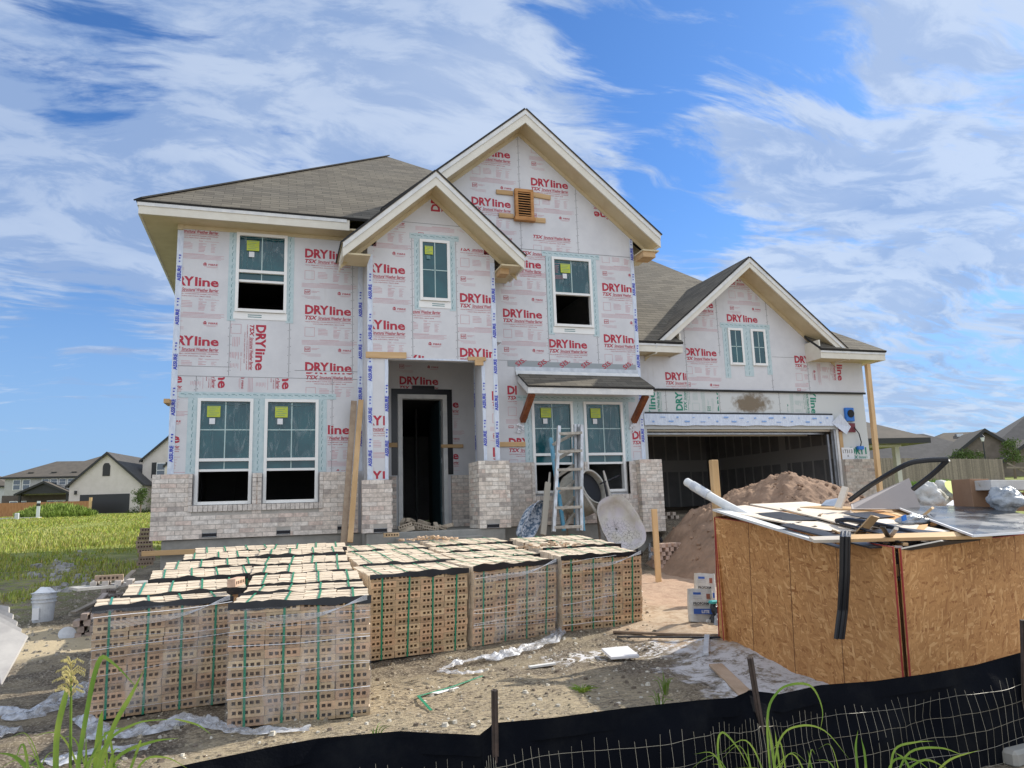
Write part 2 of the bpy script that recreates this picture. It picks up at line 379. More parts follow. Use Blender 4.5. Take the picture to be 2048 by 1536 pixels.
# sheathing
mb = MB().m(M_sheath); wallxz(mb, -1.69, 1.50, FL, 6.62, YL, .12, [h for h in holes(YL) if h[1] < 1.5])
mb.m(M_seam)
def vseam(mb, x, z0, z1, Y):
    mb.box(x-.003, x+.003, Y-.003, Y, z0, z1); z = z0+.08
    while z < z1-.05:          # nail heads either side of the joint
        for d in (-.022, .022): mb.box(x+d-.005, x+d+.005, Y-.003, Y, z+d*.3, z+d*.3+.010)
        z += .152
def hseam(mb, z, x0, x1, Y): mb.box(x0, x1, Y-.003, Y, z-.003, z+.003)
for x in (-.79, .20, 1.30): vseam(mb, x, 3.9, 6.5, YL)
hseam(mb, 3.88, -1.6, 1.4, YL); hseam(mb, 4.02, .3, 1.4, YL); hseam(mb, 4.05, -1.6, -.75, YL)
for x in (-1.3, .95): vseam(mb, x, 2.2, 3.88, YL)
mb.build('left_wing_sheathing', house)
GX, GA, GP = 4.64, 9.36, .835                      # big gable ridge x, fascia-top z, pitch
def gable(mb, xc, za, x0, x1, z0, pitch, Y, th, drop=.17):
    """triangular wall from z0 up to just under the rakes"""
    z_at = lambda x: za-drop-pitch*abs(x-xc)
    poly = [(x0, Y, z0), (x1, Y, z0), (x1, Y, z_at(x1)), (xc, Y, z_at(xc)), (x0, Y, z_at(x0))]
    mb.prism(poly, (0, th, 0))
mb = MB().m(M_sheath); wallxz(mb, 3.86, 7.10, FL, 6.60, YL, .12, [h for h in holes(YL) if h[0] > 3])
gable(mb, GX, GA, 2.18, 7.10, 6.602, GP, YL, .12)
mb.m(M_seam)
for x, a, b in ((4.62, 6.6, 9.1), (5.12, 4.1, 6.6), (6.18, 4.0, 6.6), (5.85, 6.6, 8.0)): vseam(mb, x, a, b, YL)
hseam(mb, 6.61, 4.0, 7.05, YL); hseam(mb, 4.32, 4.0, 5.1, YL)
mb.build('big_gable_sheathing', house)
EX, EA, EP = 2.66, 7.52, .90
EH = (1.86, 3.56, FL, 4.15)                        # porch opening
mb = MB().m(M_sheath); wallxz(mb, 1.50, 3.86, FL, 6.21, YE, .12, holes(YE)+[(EH[0], EH[1], FL-.001, EH[3])])
wallxz(mb, 1.66, 3.66, 6.2101, 6.42, YE, .12, holes(YE))
gable(mb, EX, EA, 1.66, 3.66, 6.4202, EP, YE, .12)
mb.box(1.50, 1.60, YE+.12, YL, FL, 6.30); mb.box(3.76, 3.86, YE+.12, YL, FL, 6.30)
mb.m(M_seam)
for x, a, b in ((2.30, 4.15, 6.45), (3.12, 4.15, 6.45)): vseam(mb, x, a, b, YE)
hseam(mb, 6.72, 1.7, 3.5, YE)
mb.build('entry_sheathing', house)
# porch recess
DX0, DX1, DZ = 2.37, 3.39, 3.87
mb = MB().m(M_sheath); wallxz(mb, 1.6, 4.1, FL, 4.6, YR, .12, [(DX0, DX1, FL-.001, DZ)])
mb.box(EH[0]-.1, EH[0], YE+.12, YR, FL, 4.3); mb.box(EH[1], EH[1]+.1, YE+.12, 13.36, FL, 4.3); mb.box(4.0, 4.1, YL+.13, YR, FL, 4.3)
mb.box(EH[0], 4.0, YE+.121, YR, 4.56, 4.66)
mb.build('porch_recess_sheathing', house)
# garage front
GRX, GRA, GRP = 10.04, 6.86, .825
OP = (7.50, 12.36, 1.0, 3.06)
mb = MB().m(M_sheath); GW = [(w[0]+.02, w[1]-.02, w[2]+.02, 5.33) for w in WIN[7:]]
wallxz(mb, 7.10, 13.32, 3.92, 4.66, YG, .12, GW); wallxz(mb, 8.43, 11.65, 4.6601, 5.36, YG, .12, GW)
mb.prism([(8.16, YG, 4.6601), (8.4299, YG, 4.6601), (8.4299, YG, 5.36), (8.16, YG, 5.13)], (0, .12, 0)); mb.prism([(11.6501, YG, 4.6601), (11.92, YG, 4.6601), (11.92, YG, 5.13), (11.6501, YG, 5.36)], (0, .12, 0))
gable(mb, GRX, GRA, 8.43, 11.65, 5.3602, GRP, YG, .12); mb.m(M_seam)
for x, a, b in ((8.55, 3.93, 5.3), (9.42, 4.7, 6.1), (10.75, 3.93, 6.0), (11.75, 3.93, 4.6)): vseam(mb, x, a, b, YG)
hseam(mb, 4.72, 10.8, 11.9, YG)
mb.build('garage_upper_sheathing', house)
M_greenboard = vary('green printed board', (.50, .54, .52), (.42, .45, .42), 2.2, .6, .05, .002, 30)
def _stain(m, b):
    v = OC(); c = VM('LENGTH', VM('MULTIPLY', VM('SUBTRACT', v, (7.15, .6, 2.48)), (1.15, 0.0, 2.6)), out=1)
    f = MA('MULTIPLY', MR(MA('ADD', c, MA('MULTIPLY', NO(v, 5, 6, .7), 1.1)), .85, 1.25, 1, 0), 1.0)
    setin(b, 'Base Color', MIX(f, (.58, .60, .585, 1), (.19, .15, .10, 1)))
M_stainboard = mat('stained printed board', (.5, .5, .5), .7, 0, _stain)
mb = MB().m(M_stainboard); wallxz(mb, 7.10, 13.28, FL, 3.915, YG+.02, .12, [(OP[0], OP[1], FL-.001, OP[3])])
mb.m(M_seam); vseam(mb, 9.33, 3.4, 3.9, YG+.02)
for x in (8.0, 10.9): vseam(mb, x, 3.4, 3.9, YG+.02)
mb.build('garage_lower_sheathing', house)
# side, back and interior
mb = MB().m(M_sheath)
mb.box(-1.69, -1.57, YL+.12, 25, FL, 6.55); mb.box(-1.69, 13.3, 25, 25.1, FL, 4.6); mb.box(13.18, 13.30, YG+.14, 25, FL, 4.70); mb.box(6.98, 7.10, YL+.12, 25, FL, 6.6)
mb.box(-1.57, 2.6, 24.9, 24.99, 4.6, 6.55); mb.box(2.9, 7.0, 24.9, 24.99, 4.6, 6.55)
mb.build('side_and_back_sheathing', house)
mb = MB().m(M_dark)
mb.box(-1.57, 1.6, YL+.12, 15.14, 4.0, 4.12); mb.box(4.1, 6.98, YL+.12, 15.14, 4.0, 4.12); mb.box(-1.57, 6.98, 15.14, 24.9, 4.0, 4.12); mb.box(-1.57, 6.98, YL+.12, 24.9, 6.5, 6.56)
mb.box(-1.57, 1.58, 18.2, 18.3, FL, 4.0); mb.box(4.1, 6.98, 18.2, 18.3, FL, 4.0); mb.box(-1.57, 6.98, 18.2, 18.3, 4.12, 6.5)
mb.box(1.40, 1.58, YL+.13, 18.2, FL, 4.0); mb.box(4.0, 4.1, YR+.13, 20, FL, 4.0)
for k in range(14):
    for zz0, zz1 in ((FL, 4.0), (4.12, 6.5)): mb.box(-1.5+.6*k, -1.46+.6*k, 18.1, 18.19, zz0, zz1)
mb.build('interior_framing', house)
# garage interior with taped drywall
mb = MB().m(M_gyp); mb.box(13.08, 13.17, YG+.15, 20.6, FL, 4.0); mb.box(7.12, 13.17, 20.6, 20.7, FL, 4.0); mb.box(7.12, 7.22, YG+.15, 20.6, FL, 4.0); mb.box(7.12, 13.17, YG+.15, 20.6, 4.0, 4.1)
mb.m(M_mud)
for (a, b) in ((FL+.02, 1.36), (2.44, 2.80), (3.85, 3.99)): mb.box(13.075, 13.08, YG+.2, 20.5, a, b); mb.box(7.3, 13.07, 20.594, 20.6, a, b)
for k in range(15): mb.box(13.074, 13.08, YG+.45+k*.42, YG+.50+k*.42, FL, 4.0)
mb.box(13.073, 13.08, 16.75, 17.0, FL, 4.0)
for k in range(14): mb.box(7.4+k*.42, 7.45+k*.42, 20.593, 20.6, FL, 4.0)
mb.build('garage_drywall', house)
# slab / foundation
mb = MB().m(M_conc); mb.box(-1.72, 7.13, 13.33, 25.1, -.1, FL-.004); mb.box(1.47, 3.89, 12.68, 13.33, -.1, FL-.004); mb.box(7.13, 13.33, 13.93, 25.1, -.1, FL-.004)
mb.build('foundation_slab', house, bev=.01)
# ---------------------------------------------------------------- brick veneer
def brickrun(mb, x0, x1, z0, z1, Y, holes=(), th=.10, tone=(.47, .41, .36), seed=1, face='Y', X=None):
    """running bond; front face at Y (facing -Y) or side return at X"""
    rnd = random.Random(seed); bl, bh, j = .245, .0735, .008
    nrow = max(1, round((z1-z0)/bh)); bh = (z1-z0)/nrow
    for r in range(nrow):
        za, zb = z0+r*bh+j/2, z0+(r+1)*bh-j/2
        x = x0-(bl/2 if r % 2 else 0)
        while x < x1-.005:
            a, b = max(x+j/2, x0), min(x+bl-j/2, x1); x += bl
            if b-a < .02: continue
            segs = [(a, b)]
            for h in holes:
                if za < h[3] and zb > h[2]:
                    ns = []
                    for s0, s1 in segs:
                        if s1 <= h[0] or s0 >= h[1]: ns.append((s0, s1))
                        else:
                            if s0 < h[0]: ns.append((s0, h[0]))
                            if s1 > h[1]: ns.append((h[1], s1))
                    segs = ns
            for s0, s1 in segs:
                if s1-s0 < .015: continue
                k = rnd.random(); v = rnd.uniform(.92, 1.09); t = [c*v for c in tone]
                if k < .06: t = [tone[0]*.66, tone[1]*.66, tone[2]*.68]
                elif k < .22: t = [tone[0]*.98, tone[1]*.91, tone[2]*.90]
                elif k < .5: t = [tone[0]*1.08, tone[1]*1.12, tone[2]*1.15]
                mb.c = tuple(t); d = rnd.uniform(-.002, .003)
                if face == 'Y': mb.box(s0, s1, Y+d, Y+th*.6, za, zb)
                elif face == 'X': mb.box(X+d, X+th*.6, s0, s1, za, zb)
    mb.c = None
def vent(parent, x, z, Y):
    m = MB().m(M_blackmatte); m.box(x-.11, x+.11, Y-.004, Y+.03, z-.035, z+.035); m.m(M_metal)
    m.box(x-.105, x+.105, Y-.008, Y-.004, z+.028, z+.034); m.box(x-.105, x+.105, Y-.008, Y-.004, z-.034, z-.028)
    return m.build('wall_vent', parent)
BT = 2.22
def veneer(name, x0, x1, z0, z1, Y, hs, seed, depth, left=False, right=False, tone=(.65, .575, .50), vents=()):
    m = MB().m(M_brick); vh = [(v-.115, v+.115, zv-.04, zv+.04) for v, zv in vents]
    brickrun(m, x0, x1, z0, z1, Y, list(hs)+vh, seed=seed, tone=tone)
    if left: brickrun(m, Y, Y+depth, z0, z1, 0, seed=seed+50, face='X', X=x0-.002, tone=tone)
    if right: brickrun(m, Y, Y+depth, z0, z1, 0, seed=seed+51, face='X', X=x1-.058, tone=tone)
    m.m(M_mortar); wallxz(m, x0+.006, x1-.006, z0, z1-.004, Y+.006, max(depth-.012, .05), list(hs))
    o = m.build('brick_veneer', house)
    return o
SILL = [(-1.30, .77, 1.585, 1.71)]
veneer('l', -1.89, 1.40, FL, BT, 13.28, [(-1.285, -.352, 1.60, 3), (-.206, .74, 1.60, 3), ], 1, .12, left=True, vents=((-1.0, 1.22), (.16, 1.22), (1.16, 1.25)))
veneer('e', 1.40, 1.905, FL, 2.04, 12.66, [], 3, .13, left=True, vents=((1.70, 1.20),), right=False)
veneer('p', 3.42, 3.99, FL, 2.34, 12.66, [], 4, .70, left=True, right=True, vents=((3.66, 1.20),), tone=(.67, .60, .515))
veneer('g', 3.99, 7.22, FL, 2.34, 13.28, [(4.68, 5.58, 1.70, 3), (5.77, 6.66, 1.70, 3), (6.82, 7.22, 1, 3)], 5, .12, tone=(.58, .52, .46))
veneer('gr', 6.82, 7.30, FL-.2, 2.36, 13.12, [], 6, .86, left=True, right=True, tone=(.66, .585, .50))
veneer('rc', DX1+.06, 4.0, FL, 2.20, YR-.11, [], 7, .10)
veneer('rl', 1.62, DX0-.05, FL, 2.20, YR-.11, [], 8, .10)
veneer('ga', 12.42, 13.42, FL-.2, 2.36, 13.88, [], 9, .12, tone=(.44, .39, .33))
for x, z, Y in ((-1.0, 1.22, 13.28), (.16, 1.22, 13.28), (1.16, 1.25, 13.28), (1.70, 1.20, 12.66), (3.66, 1.20, 12.66)): vent(house, x, z, Y)
# rowlock bricks round the window openings
def rowlock(x0, x1, z0, z1, Y, n, vert, seed):
    m = MB().m(M_brick); rnd = random.Random(seed)
    for k in range(n):
        v = rnd.uniform(.95, 1.15); m.c = (.58*v, .53*v, .475*v)
        if vert: a = z0+(z1-z0)*k/n; m.box(x0, x1, Y, Y+.1, a+.003, a+(z1-z0)/n-.004)
        else: a = x0+(x1-x0)*k/n; m.box(a+.003, a+(x1-x0)/n-.004, Y, Y+.1, z0, z1)
    m.build('rowlock_brick_trim', house)
rowlock(-1.34, .80, 1.60, 1.70, 13.262, 28, False, 1)
for a, b in ((-1.345, -1.285), (-.352, -.29), (-.268, -.206), (.74, .80)): rowlock(a, b, 1.705, 2.215, 13.262, 7, True, int(a*100)+300)
rowlock(4.62, 6.70, 1.60, 1.70, 13.262, 27, False, 2)
for a, b in ((4.62, 4.68), (5.58, 5.64), (5.71, 5.77), (6.66, 6.72)): rowlock(a, b, 1.705, 2.335, 13.262, 8, True, int(a*100))
# ---------------------------------------------------------------- windows
def window(x0, x1, z0, z1, Y, kind, sticker=True, seed=0):
    yf = Y-.035; f = .052; rnd = random.Random(seed)
    m = MB().m(M_vinyl); m.box(x0, x0+f, yf, Y+.08, z0, z1); m.box(x1-f, x1, yf, Y+.08, z0, z1)
    m.box(x0+f, x1-f, yf, Y+.08, z1-f, z1); m.box(x0+f, x1-f, yf-.012, Y+.08, z0, z0+f)
    w = m.build('window', house); H = z1-z0; a0, a1, c0, c1 = x0+f, x1-f, z0+f, z1-f
    gl = lambda p, q, y: (MB().m(M_glass).box(a0, a1, y, y+.006, p, q).build('pane', w))
    yg = Y+.012 if kind != 'fixed' else Y-.016
    mu = MB().m(M_muntin); xm = (a0+a1)/2
    if kind == 'fixed':
        gl(c0, c1, yg); mu.box(xm-.008, xm+.008, yg-.006, yg-.001, c0, c1); zc = (c0+c1)/2; mu.box(a0, a1, yg-.006, yg-.001, zc-.008, zc+.008)
        mu.build('grille', w)
    else:
        r1 = {'dh': .475, 'dh1': .39, 'tall': .385}[kind]; zr = z0+H*r1
        r = MB().m(M_vinyl)
        if kind == 'dh1': r.box(a0, a1, yf+.01, Y+.05, zr+.10, zr+.145); up0 = zr+.145; lo = zr+.10
        else:
            r.box(a0, a1, yf+.01, Y+.05, zr+.03, zr+.08); r.box(a0, a1, yf+.03, Y+.06, zr-.14, zr-.10) ; up0 = zr+.08; lo = zr-.14
            gl(zr-.10, zr+.03, yg+.02); mu.box(xm-.008, xm+.008, yg+.012, yg+.019, zr-.10, zr+.03)
        r.build('sash_rail', w)
        gl(up0, c1, yg); mu.box(xm-.009, xm+.009, yg-.006, yg-.001, up0, c1)
        if kind == 'tall': zc = up0+(c1-up0)*.5; mu.box(a0, xm-.009, yg-.006, yg-.001, zc-.009, zc+.009); mu.box(xm+.009, a1, yg-.006, yg-.001, zc-.009, zc+.009)
        elif kind == 'dh1': pass
        mu.build('grille', w)
        # lower opening has no glass: the sash is pushed up
        fp = lambda u, v: (a0+.01+(a1-a0-.02)*u, yg-.014-.006*abs(noise.noise((u*3+seed, v*5, 1))), up0+.01+(c1-up0-.02)*v)
        MB().m(M_wfilm).grid(fp, 8, 10).build('protective_film', w, smooth=True)
        fs = MB().m(MATS['crease film'] if 'crease film' in MATS else mat('crease film', (.30, .40, .42), .3))
        for k in range(7):
            xx = a0+.04+rnd.random()*(a1-a0-.08); zt = c1-.04-rnd.random()*.3; L = (.25+rnd.random()*.55)*(c1-up0)
            pts = [(xx+.02*sin(t*2+k)*t+.008*sin(9*t), yg-.018, max(up0+.02, zt-L*t)) for t in [i/7 for i in range(8)]]; fs.tube(pts, .0017, 3)
        pts = [(a0+.02+(a1-a0-.04)*t, yg-.018, c1-.025-.05*sin(pi*t)*(.5+.5*sin(7*t+seed))) for t in [i/10 for i in range(11)]]; fs.tube(pts, .003, 3)
        fs.build('film_crease', w)
    if sticker:
        sw, sh = ((.21, .19) if kind != 'fixed' else (.15, .16)); sx = a0+.10+.02*(seed % 3); 
        if kind == 'fixed': sx = a0+.04
        st = MB().m(M_lime).box(sx, sx+sw, yg-.026, yg-.0245, c1-.08-sh, c1-.08); st.m(M_flashink)
        for k in range(5): st.box(sx+.02+.02*(k % 2), sx+sw-.02-.03*(k % 3), yg-.0275, yg-.026, c1-.10-sh*.18*k, c1-.094-sh*.18*k)
        st.m(M_paper).box(sx+.04, sx+.13, yg-.026, yg-.0245, c1-.11-sh-.09, c1-.10-sh) if kind != 'fixed' else st.box(sx+.03, sx+.1, yg-.026, yg-.0245, c1-.17-sh, c1-.10-sh)
        st.build('sticker', w)
    return w
for i, w in enumerate(WIN): window(*w, sticker=i < 7, seed=i*7+1)
# flashing tape round windows
def flash(x0, x1, z0, z1, Y, name='flashing_tape', bottom=False):
    m = MB().m(M_flash); m.box(x0, x1, Y-.006, Y, z0, z1); m.m(M_flashink)
    if x1-x0 > z1-z0:
        k = x0+.03; zc = (z0+z1)/2
        while k < x1-.05: m.box(k, k+.055, Y-.0075, Y-.006, zc+.008, zc+.018); m.box(k+.06, k+.085, Y-.0075, Y-.006, zc-.004, zc+.004); k += .115
    else:
        k = z0+.03; xc = (x0+x1)/2
        while k < z1-.05: m.box(xc-.012, xc-.002, Y-.0075, Y-.006, k, k+.055); m.box(xc+.003, xc+.010, Y-.0075, Y-.006, k+.06, k+.085); k += .115
    m.build(name, house)
def flashset(x0, x1, z0, z1, Y, w=.11, bot=None):
    b = bot if bot is not None else z0-.17
    flash(x0-w, x0+.01, b, z1+.005, Y); flash(x1-.01, x1+w, b, z1+.005, Y); flash(x0-w-.08, x1+w+.08, z1+.006, z1+.11, Y)
for w in (WIN[0], WIN[1], WIN[6]):
    flashset(w[0], w[1], w[2], w[3], w[4], .10 if w is WIN[6] else .12)
    m = MB().m(M_vinyl).box(w[0]-.02, w[1]+.01, w[4]-.01, w[4]-.003, w[2]-.13, w[2]-.004); m.m(M_flashink)
    for k in range(2): m.box(w[0]+.22, w[0]+.45, w[4]-.0115, w[4]-.01, w[2]-.06-.035*k, w[2]-.045-.035*k)
    m.build('sill_flashing', house)
for a, b in ((WIN[2], WIN[3]), (WIN[4], WIN[5])):
    bt = 2.23 if a is WIN[2] else 2.35
    flash(a[0]-.15, a[0]+.01, bt, a[3]+.005, YL); flash(a[1]-.01, b[0]+.01, bt, a[3]+.005, YL); flash(b[1]-.01, b[1]+.14, bt, a[3]+.005, YL); flash(a[0]-.3, b[1]+.3, a[3]+.006, a[3]+.11, YL)
a, b = WIN[7], WIN[8]
flash(a[0]-.13, a[0]+.01, a[2]-.3, a[3]+.005, YG); flash(a[1]-.01, b[0]+.01, a[2]-.25, a[3]+.005, YG); flash(b[1]-.01, b[1]+.12, a[2]-.2, a[3]+.005, YG); flash(a[0]-.18, b[1]+.15, a[3]+.006, a[3]+.12, YG)
# ---------------------------------------------------------------- roofs
def facepoly(mb, pts, material, uaxis, origin=None):
    mb.m(material); mb.add(pts, [tuple(range(len(pts)))])
def roofpart(name, faces, th=.05, parent=house):
    """faces: list of (pts, eave direction); builds slabs with UV in metres"""
    me = bpy.data.meshes.new(name); vs = []; fs = []; uvs = []; mi = []
    for pts, ed in faces:
        pts = [Vector(p) for p in pts]; n = (pts[1]-pts[0]).cross(pts[2]-pts[0]).normalized()
        if n.z < 0: n = -n
        u = Vector(ed).normalized(); v = n.cross(u)
        if v.z < 0: v = -v
        o = len(vs); k = len(pts)
        vs += [p+n*th for p in pts]+[p for p in pts]
        fs.append(tuple(range(o, o+k))); uvs.append([((p).dot(u), (p).dot(v)) for p in pts]); mi.append(0)
        fs.append(tuple(range(o+2*k-1, o+k-1, -1))); uvs.append([(0, 0)]*k); mi.append(2)
        for i in range(k):
            j = (i+1) % k; fs.append((o+i, o+k+i, o+k+j, o+j)); uvs.append([(0, 0)]*4); mi.append(1)
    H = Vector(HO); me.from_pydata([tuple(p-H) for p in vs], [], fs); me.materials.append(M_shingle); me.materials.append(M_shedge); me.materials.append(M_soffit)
    me.polygons.foreach_set('material_index', mi); ul = me.uv_layers.new(name='UVMap'); q = [c for f in uvs for p in f for c in p]; ul.data.foreach_set('uv', q)
    bm = bmesh.new(); bm.from_mesh(me); bmesh.ops.recalc_face_normals(bm, faces=bm.faces); bm.to_mesh(me); bm.free()
    ob = bpy.data.objects.new(name, me); C.objects.link(ob); ob.parent = parent; ob['_o'] = HO; return ob
RX0, RX1, RY0, RZ = -2.27, 7.55, 12.95, 6.72
mp = .765; pk = Vector(((RX0+RX1)/2-.07, RY0+4.85, RZ+mp*4.85)); ry1 = 25.5
bk = Vector((pk.x, ry1-4.85, pk.z))
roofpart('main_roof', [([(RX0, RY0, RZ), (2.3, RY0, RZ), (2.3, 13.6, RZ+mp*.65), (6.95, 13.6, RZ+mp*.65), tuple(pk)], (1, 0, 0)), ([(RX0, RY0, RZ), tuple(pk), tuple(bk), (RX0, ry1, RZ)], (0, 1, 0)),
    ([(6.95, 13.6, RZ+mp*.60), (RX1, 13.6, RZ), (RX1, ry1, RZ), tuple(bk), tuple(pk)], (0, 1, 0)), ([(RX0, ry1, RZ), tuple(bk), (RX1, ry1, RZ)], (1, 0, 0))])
cap = MB().m(M_shedge); cap.beam(Vector((RX0, RY0, RZ+.06)), pk+Vector((0, 0, .06)), .2, .025); cap.build('ridge_cap', house)
mb = MB().m(M_fascia); mb.box(RX0+.02, 1.2, RY0+.01, RY0+.045, RZ-.19, RZ+.01); mb.box(RX0+.015, RX0+.045, RY0+.045, ry1, RZ-.19, RZ+.01)
mb.m(M_white); mb.box(RX0, 1.15, RY0-.006, RY0+.01, RZ-.05, RZ+.012); mb.box(RX0-.001, RX0+.015, RY0+.01, ry1, RZ-.05, RZ+.012)
mb.build('main_fascia', house)
mb = MB().m(M_soffit); mb.box(RX0+.045, 1.5, RY0+.045, YL-.0, RZ-.17, RZ-.14); mb.box(RX0+.045, -1.69, YL, ry1, RZ-.17, RZ-.14); mb.box(-1.69, -1.60, YL-.04, YL, RZ-.26, RZ-.171)
mb.box(-1.60, 1.45, YL-.02, YL, RZ-.235, RZ-.171)
mb.build('main_soffit', house)
def gableroof(name, xc, za, pitch, hl, hr, y0, y1, ywall, fh=.21, retz=None):
    s = sqrt(1+pitch*pitch)
    zl, zr = za-pitch*hl, za-pitch*hr
    roofpart(name, [([(xc-hl-.02, y0-.03, zl-.02), (xc, y0-.03, za), (xc, y1, za), (xc-hl-.02, y1, zl-.02)], (0, 1, 0)), ([(xc+hr+.02, y0-.03, zr-.02), (xc, y0-.03, za), (xc, y1, za), (xc+hr+.02, y1, zr-.02)], (0, 1, 0))], .035)
    v = fh*s
    def rake(m, mt, y0, y1, top, bot):
        m.m(mt)
        m.prism([(xc-hl, y0, zl-top), (xc, y0, za-top), (xc, y0, za-bot), (xc-hl, y0, zl-bot)], (0, y1-y0, 0)); m.prism([(xc, y0, za-top), (xc+hr, y0, zr-top), (xc+hr, y0, zr-bot), (xc, y0, za-bot)], (0, y1-y0, 0))
    m = MB(); rake(m, M_fascia, y0, y0+.035, .004, v); rake(m, M_white, y0-.018, y0-.001, .003, .075*s)
    m.build('rake_fascia', house)
    m = MB(); rake(m, M_soffit, y0+.036, ywall-.001, v-.07, v-.03); 
    # inner frieze board against the wall
    rake(m, M_soffit, ywall-.022, ywall-.001, v-.029, v+.055)
    m.build('rake_soffit', house)
    m = MB().m(M_fascia)
    for sgn, h, z in ((-1, hl, zl), (1, hr, zr)):
        a, b = sorted((xc+sgn*(h-.002), xc+sgn*(h-.03))); m.box(a, b, y0+.036, ywall+.4, z-v+.02, z-.015)
    m.build('eave_fascia', house)
gableroof('big_gable_roof', GX, GA, GP, 2.84, 2.86, 12.93, 19.5, YL)
gableroof('entry_gable_roof', EX, EA, EP, 1.63, 1.63, 12.30, 14.3, YE, .19)
gableroof('garage_gable_roof', GRX, GRA, GRP, 2.50, 2.48, 13.50, 16.4, YG, .17)
for bb_ in ((7.10, 7.47, 12.97, 13.9, 6.62, 6.65), (1.04, 1.50, 12.34, 12.94, 5.86, 5.89), (3.86, 4.27, 12.34, 13.38, 5.86, 5.89)): MB().m(M_soffit).box(*bb_).build('eave_return_soffit', house)
mb = MB().m(M_lumx); mb.box(7.12, 7.40, 13.0, 13.35, 6.50, 6.62); mb.box(3.88, 4.05, 12.5, 12.75, 5.76, 5.86); mb.build('return_blocking', house)
# garage main roof
ge = 4.80; gx1 = 13.56; gy = 13.47; gp = .765
Pk = None
for i in range(400):
    t = 1+i*.01; q = Vector((gx1-t*.96, gy+t, ge+gp*t)); 
    if pix(q)[0] < 1576: Pk = q; break
At = Vector((8.9, 18.6, ge+gp*(18.6-gy)))
for i in range(600):
    Yt = 16+i*.01; q = PY(1270, 511, Yt)
    if q.z <= ge+gp*(Yt-gy): At = q; break
L0 = (7.02, gy, ge); L1 = (7.02, gy+(At.z-ge)/gp, At.z)
roofpart('garage_roof', [([L0, (8.18, gy, ge), (8.18, gy+.62, ge+gp*.62), (11.72, gy+.62, ge+gp*.62), (11.72, gy, ge), (gx1, gy, ge), tuple(Pk), tuple(At), L1], (1, 0, 0)),
    ([(gx1, gy, ge), (gx1, 24, ge), tuple(Pk)], (0, 1, 0)), ([(gx1, 24, ge), tuple(At), tuple(Pk)], (0, 1, 0))])
for a, b in ((7.03, 8.18), (11.72, gx1-.02)):
    mb = MB(); mb.m(M_fascia).box(a, b, gy+.02, gy+.055, ge-.18, ge-.006); mb.m(M_white).box(a, b, gy+.003, gy+.019, ge-.05, ge-.006); mb.build('garage_fascia', house)
mb = MB(); mb.m(M_fascia).box(gx1-.055, gx1-.021, gy+.056, 24, ge-.18, ge-.006); mb.build('garage_fascia', house)
for a, b in ((8.14, 8.175), (11.725, 11.76)): MB().m(M_fascia).box(a, b, gy+.056, YG-.001, ge-.18, ge+.25).build('return_cheek', house)
for a, b in ((7.03, 8.139), (11.761, gx1-.056)): mb = MB().m(M_soffit); mb.box(a, b, gy+.056, YG-.002, ge-.16, ge-.13); mb.build('garage_soffit', house)
mb = MB().m(M_soffit); mb.box(13.30, gx1-.056, YG, 24, ge-.16, ge-.13); mb.build('garage_soffit', house)
# awning
ax0, ax1 = 4.43, 7.02
roofpart('awning_roof', [([(ax0-.01, 12.74, 3.70), (ax1+.02, 12.74, 3.70), (ax1+.02, YL-.01, 4.05), (ax0-.01, YL-.01, 4.05)], (1, 0, 0))], .03)
mb = MB().m(M_white); mb.box(ax0, ax1, 12.76, 12.79, 3.58, 3.695); mb.prism([(ax0, 12.79, 3.58), (ax0, 12.79, 3.70), (ax0, YL-.03, 4.03), (ax0, YL-.03, 3.90)], (.03, 0, 0)); mb.prism([(ax1-.03, 12.79, 3.58), (ax1-.03, 12.79, 3.70), (ax1-.03, YL-.03, 4.03), (ax1-.03, YL-.03, 3.90)], (.03, 0, 0))
mb.prism([(ax0+.03, 12.79, 3.60), (ax1-.03, 12.79, 3.60), (ax1-.03, YL-.03, 3.92), (ax0+.03, YL-.03, 3.92)], (0, 0, .02))
mb.build('awning_frame', house)
for x in (ax0+.05, ax1-.18):
    mb = MB().m(M_stain); mb.beam((x+.06, 12.84, 3.60), (x+.03, YL-.02, 3.14), .12, .10, (1, 0, 0)); mb.build('awning_bracket', house, bev=.006)
    mb = MB().m(M_strand)
    rr = random.Random(int(x*10))
    for k in range(14): mb.obox((x-.02+rr.uniform(-.07, .07), YL-.03+rr.uniform(-.02, .01), 3.02+rr.uniform(-.10, .08)), Vector((rr.random(), rr.random()-.5, rr.random()-.5)).normalized(), (0, 0, 1), (0, 1, 0), .03, .014, .006)
    mb.build('torn_wrap', house)
mb = MB().m(M_metal); mb.box(4.40, 7.03, YL-.02, YL-.012, 4.07, 4.20); mb.m(M_white); mb.prism([(4.40, YL-.02, 4.12), (4.40, YL-.10, 4.02), (4.40, YL-.02, 4.02)], (2.63, 0, 0)); mb.build('awning_flashing', house)
mb = MB().m(M_metal); mb.lathe([(.07, 0), (.07, .16), (.12, .17), (.02, .24)], (EX+.12, 14.15, EA-.02), n=10); mb.build('roof_vent_cap', house)
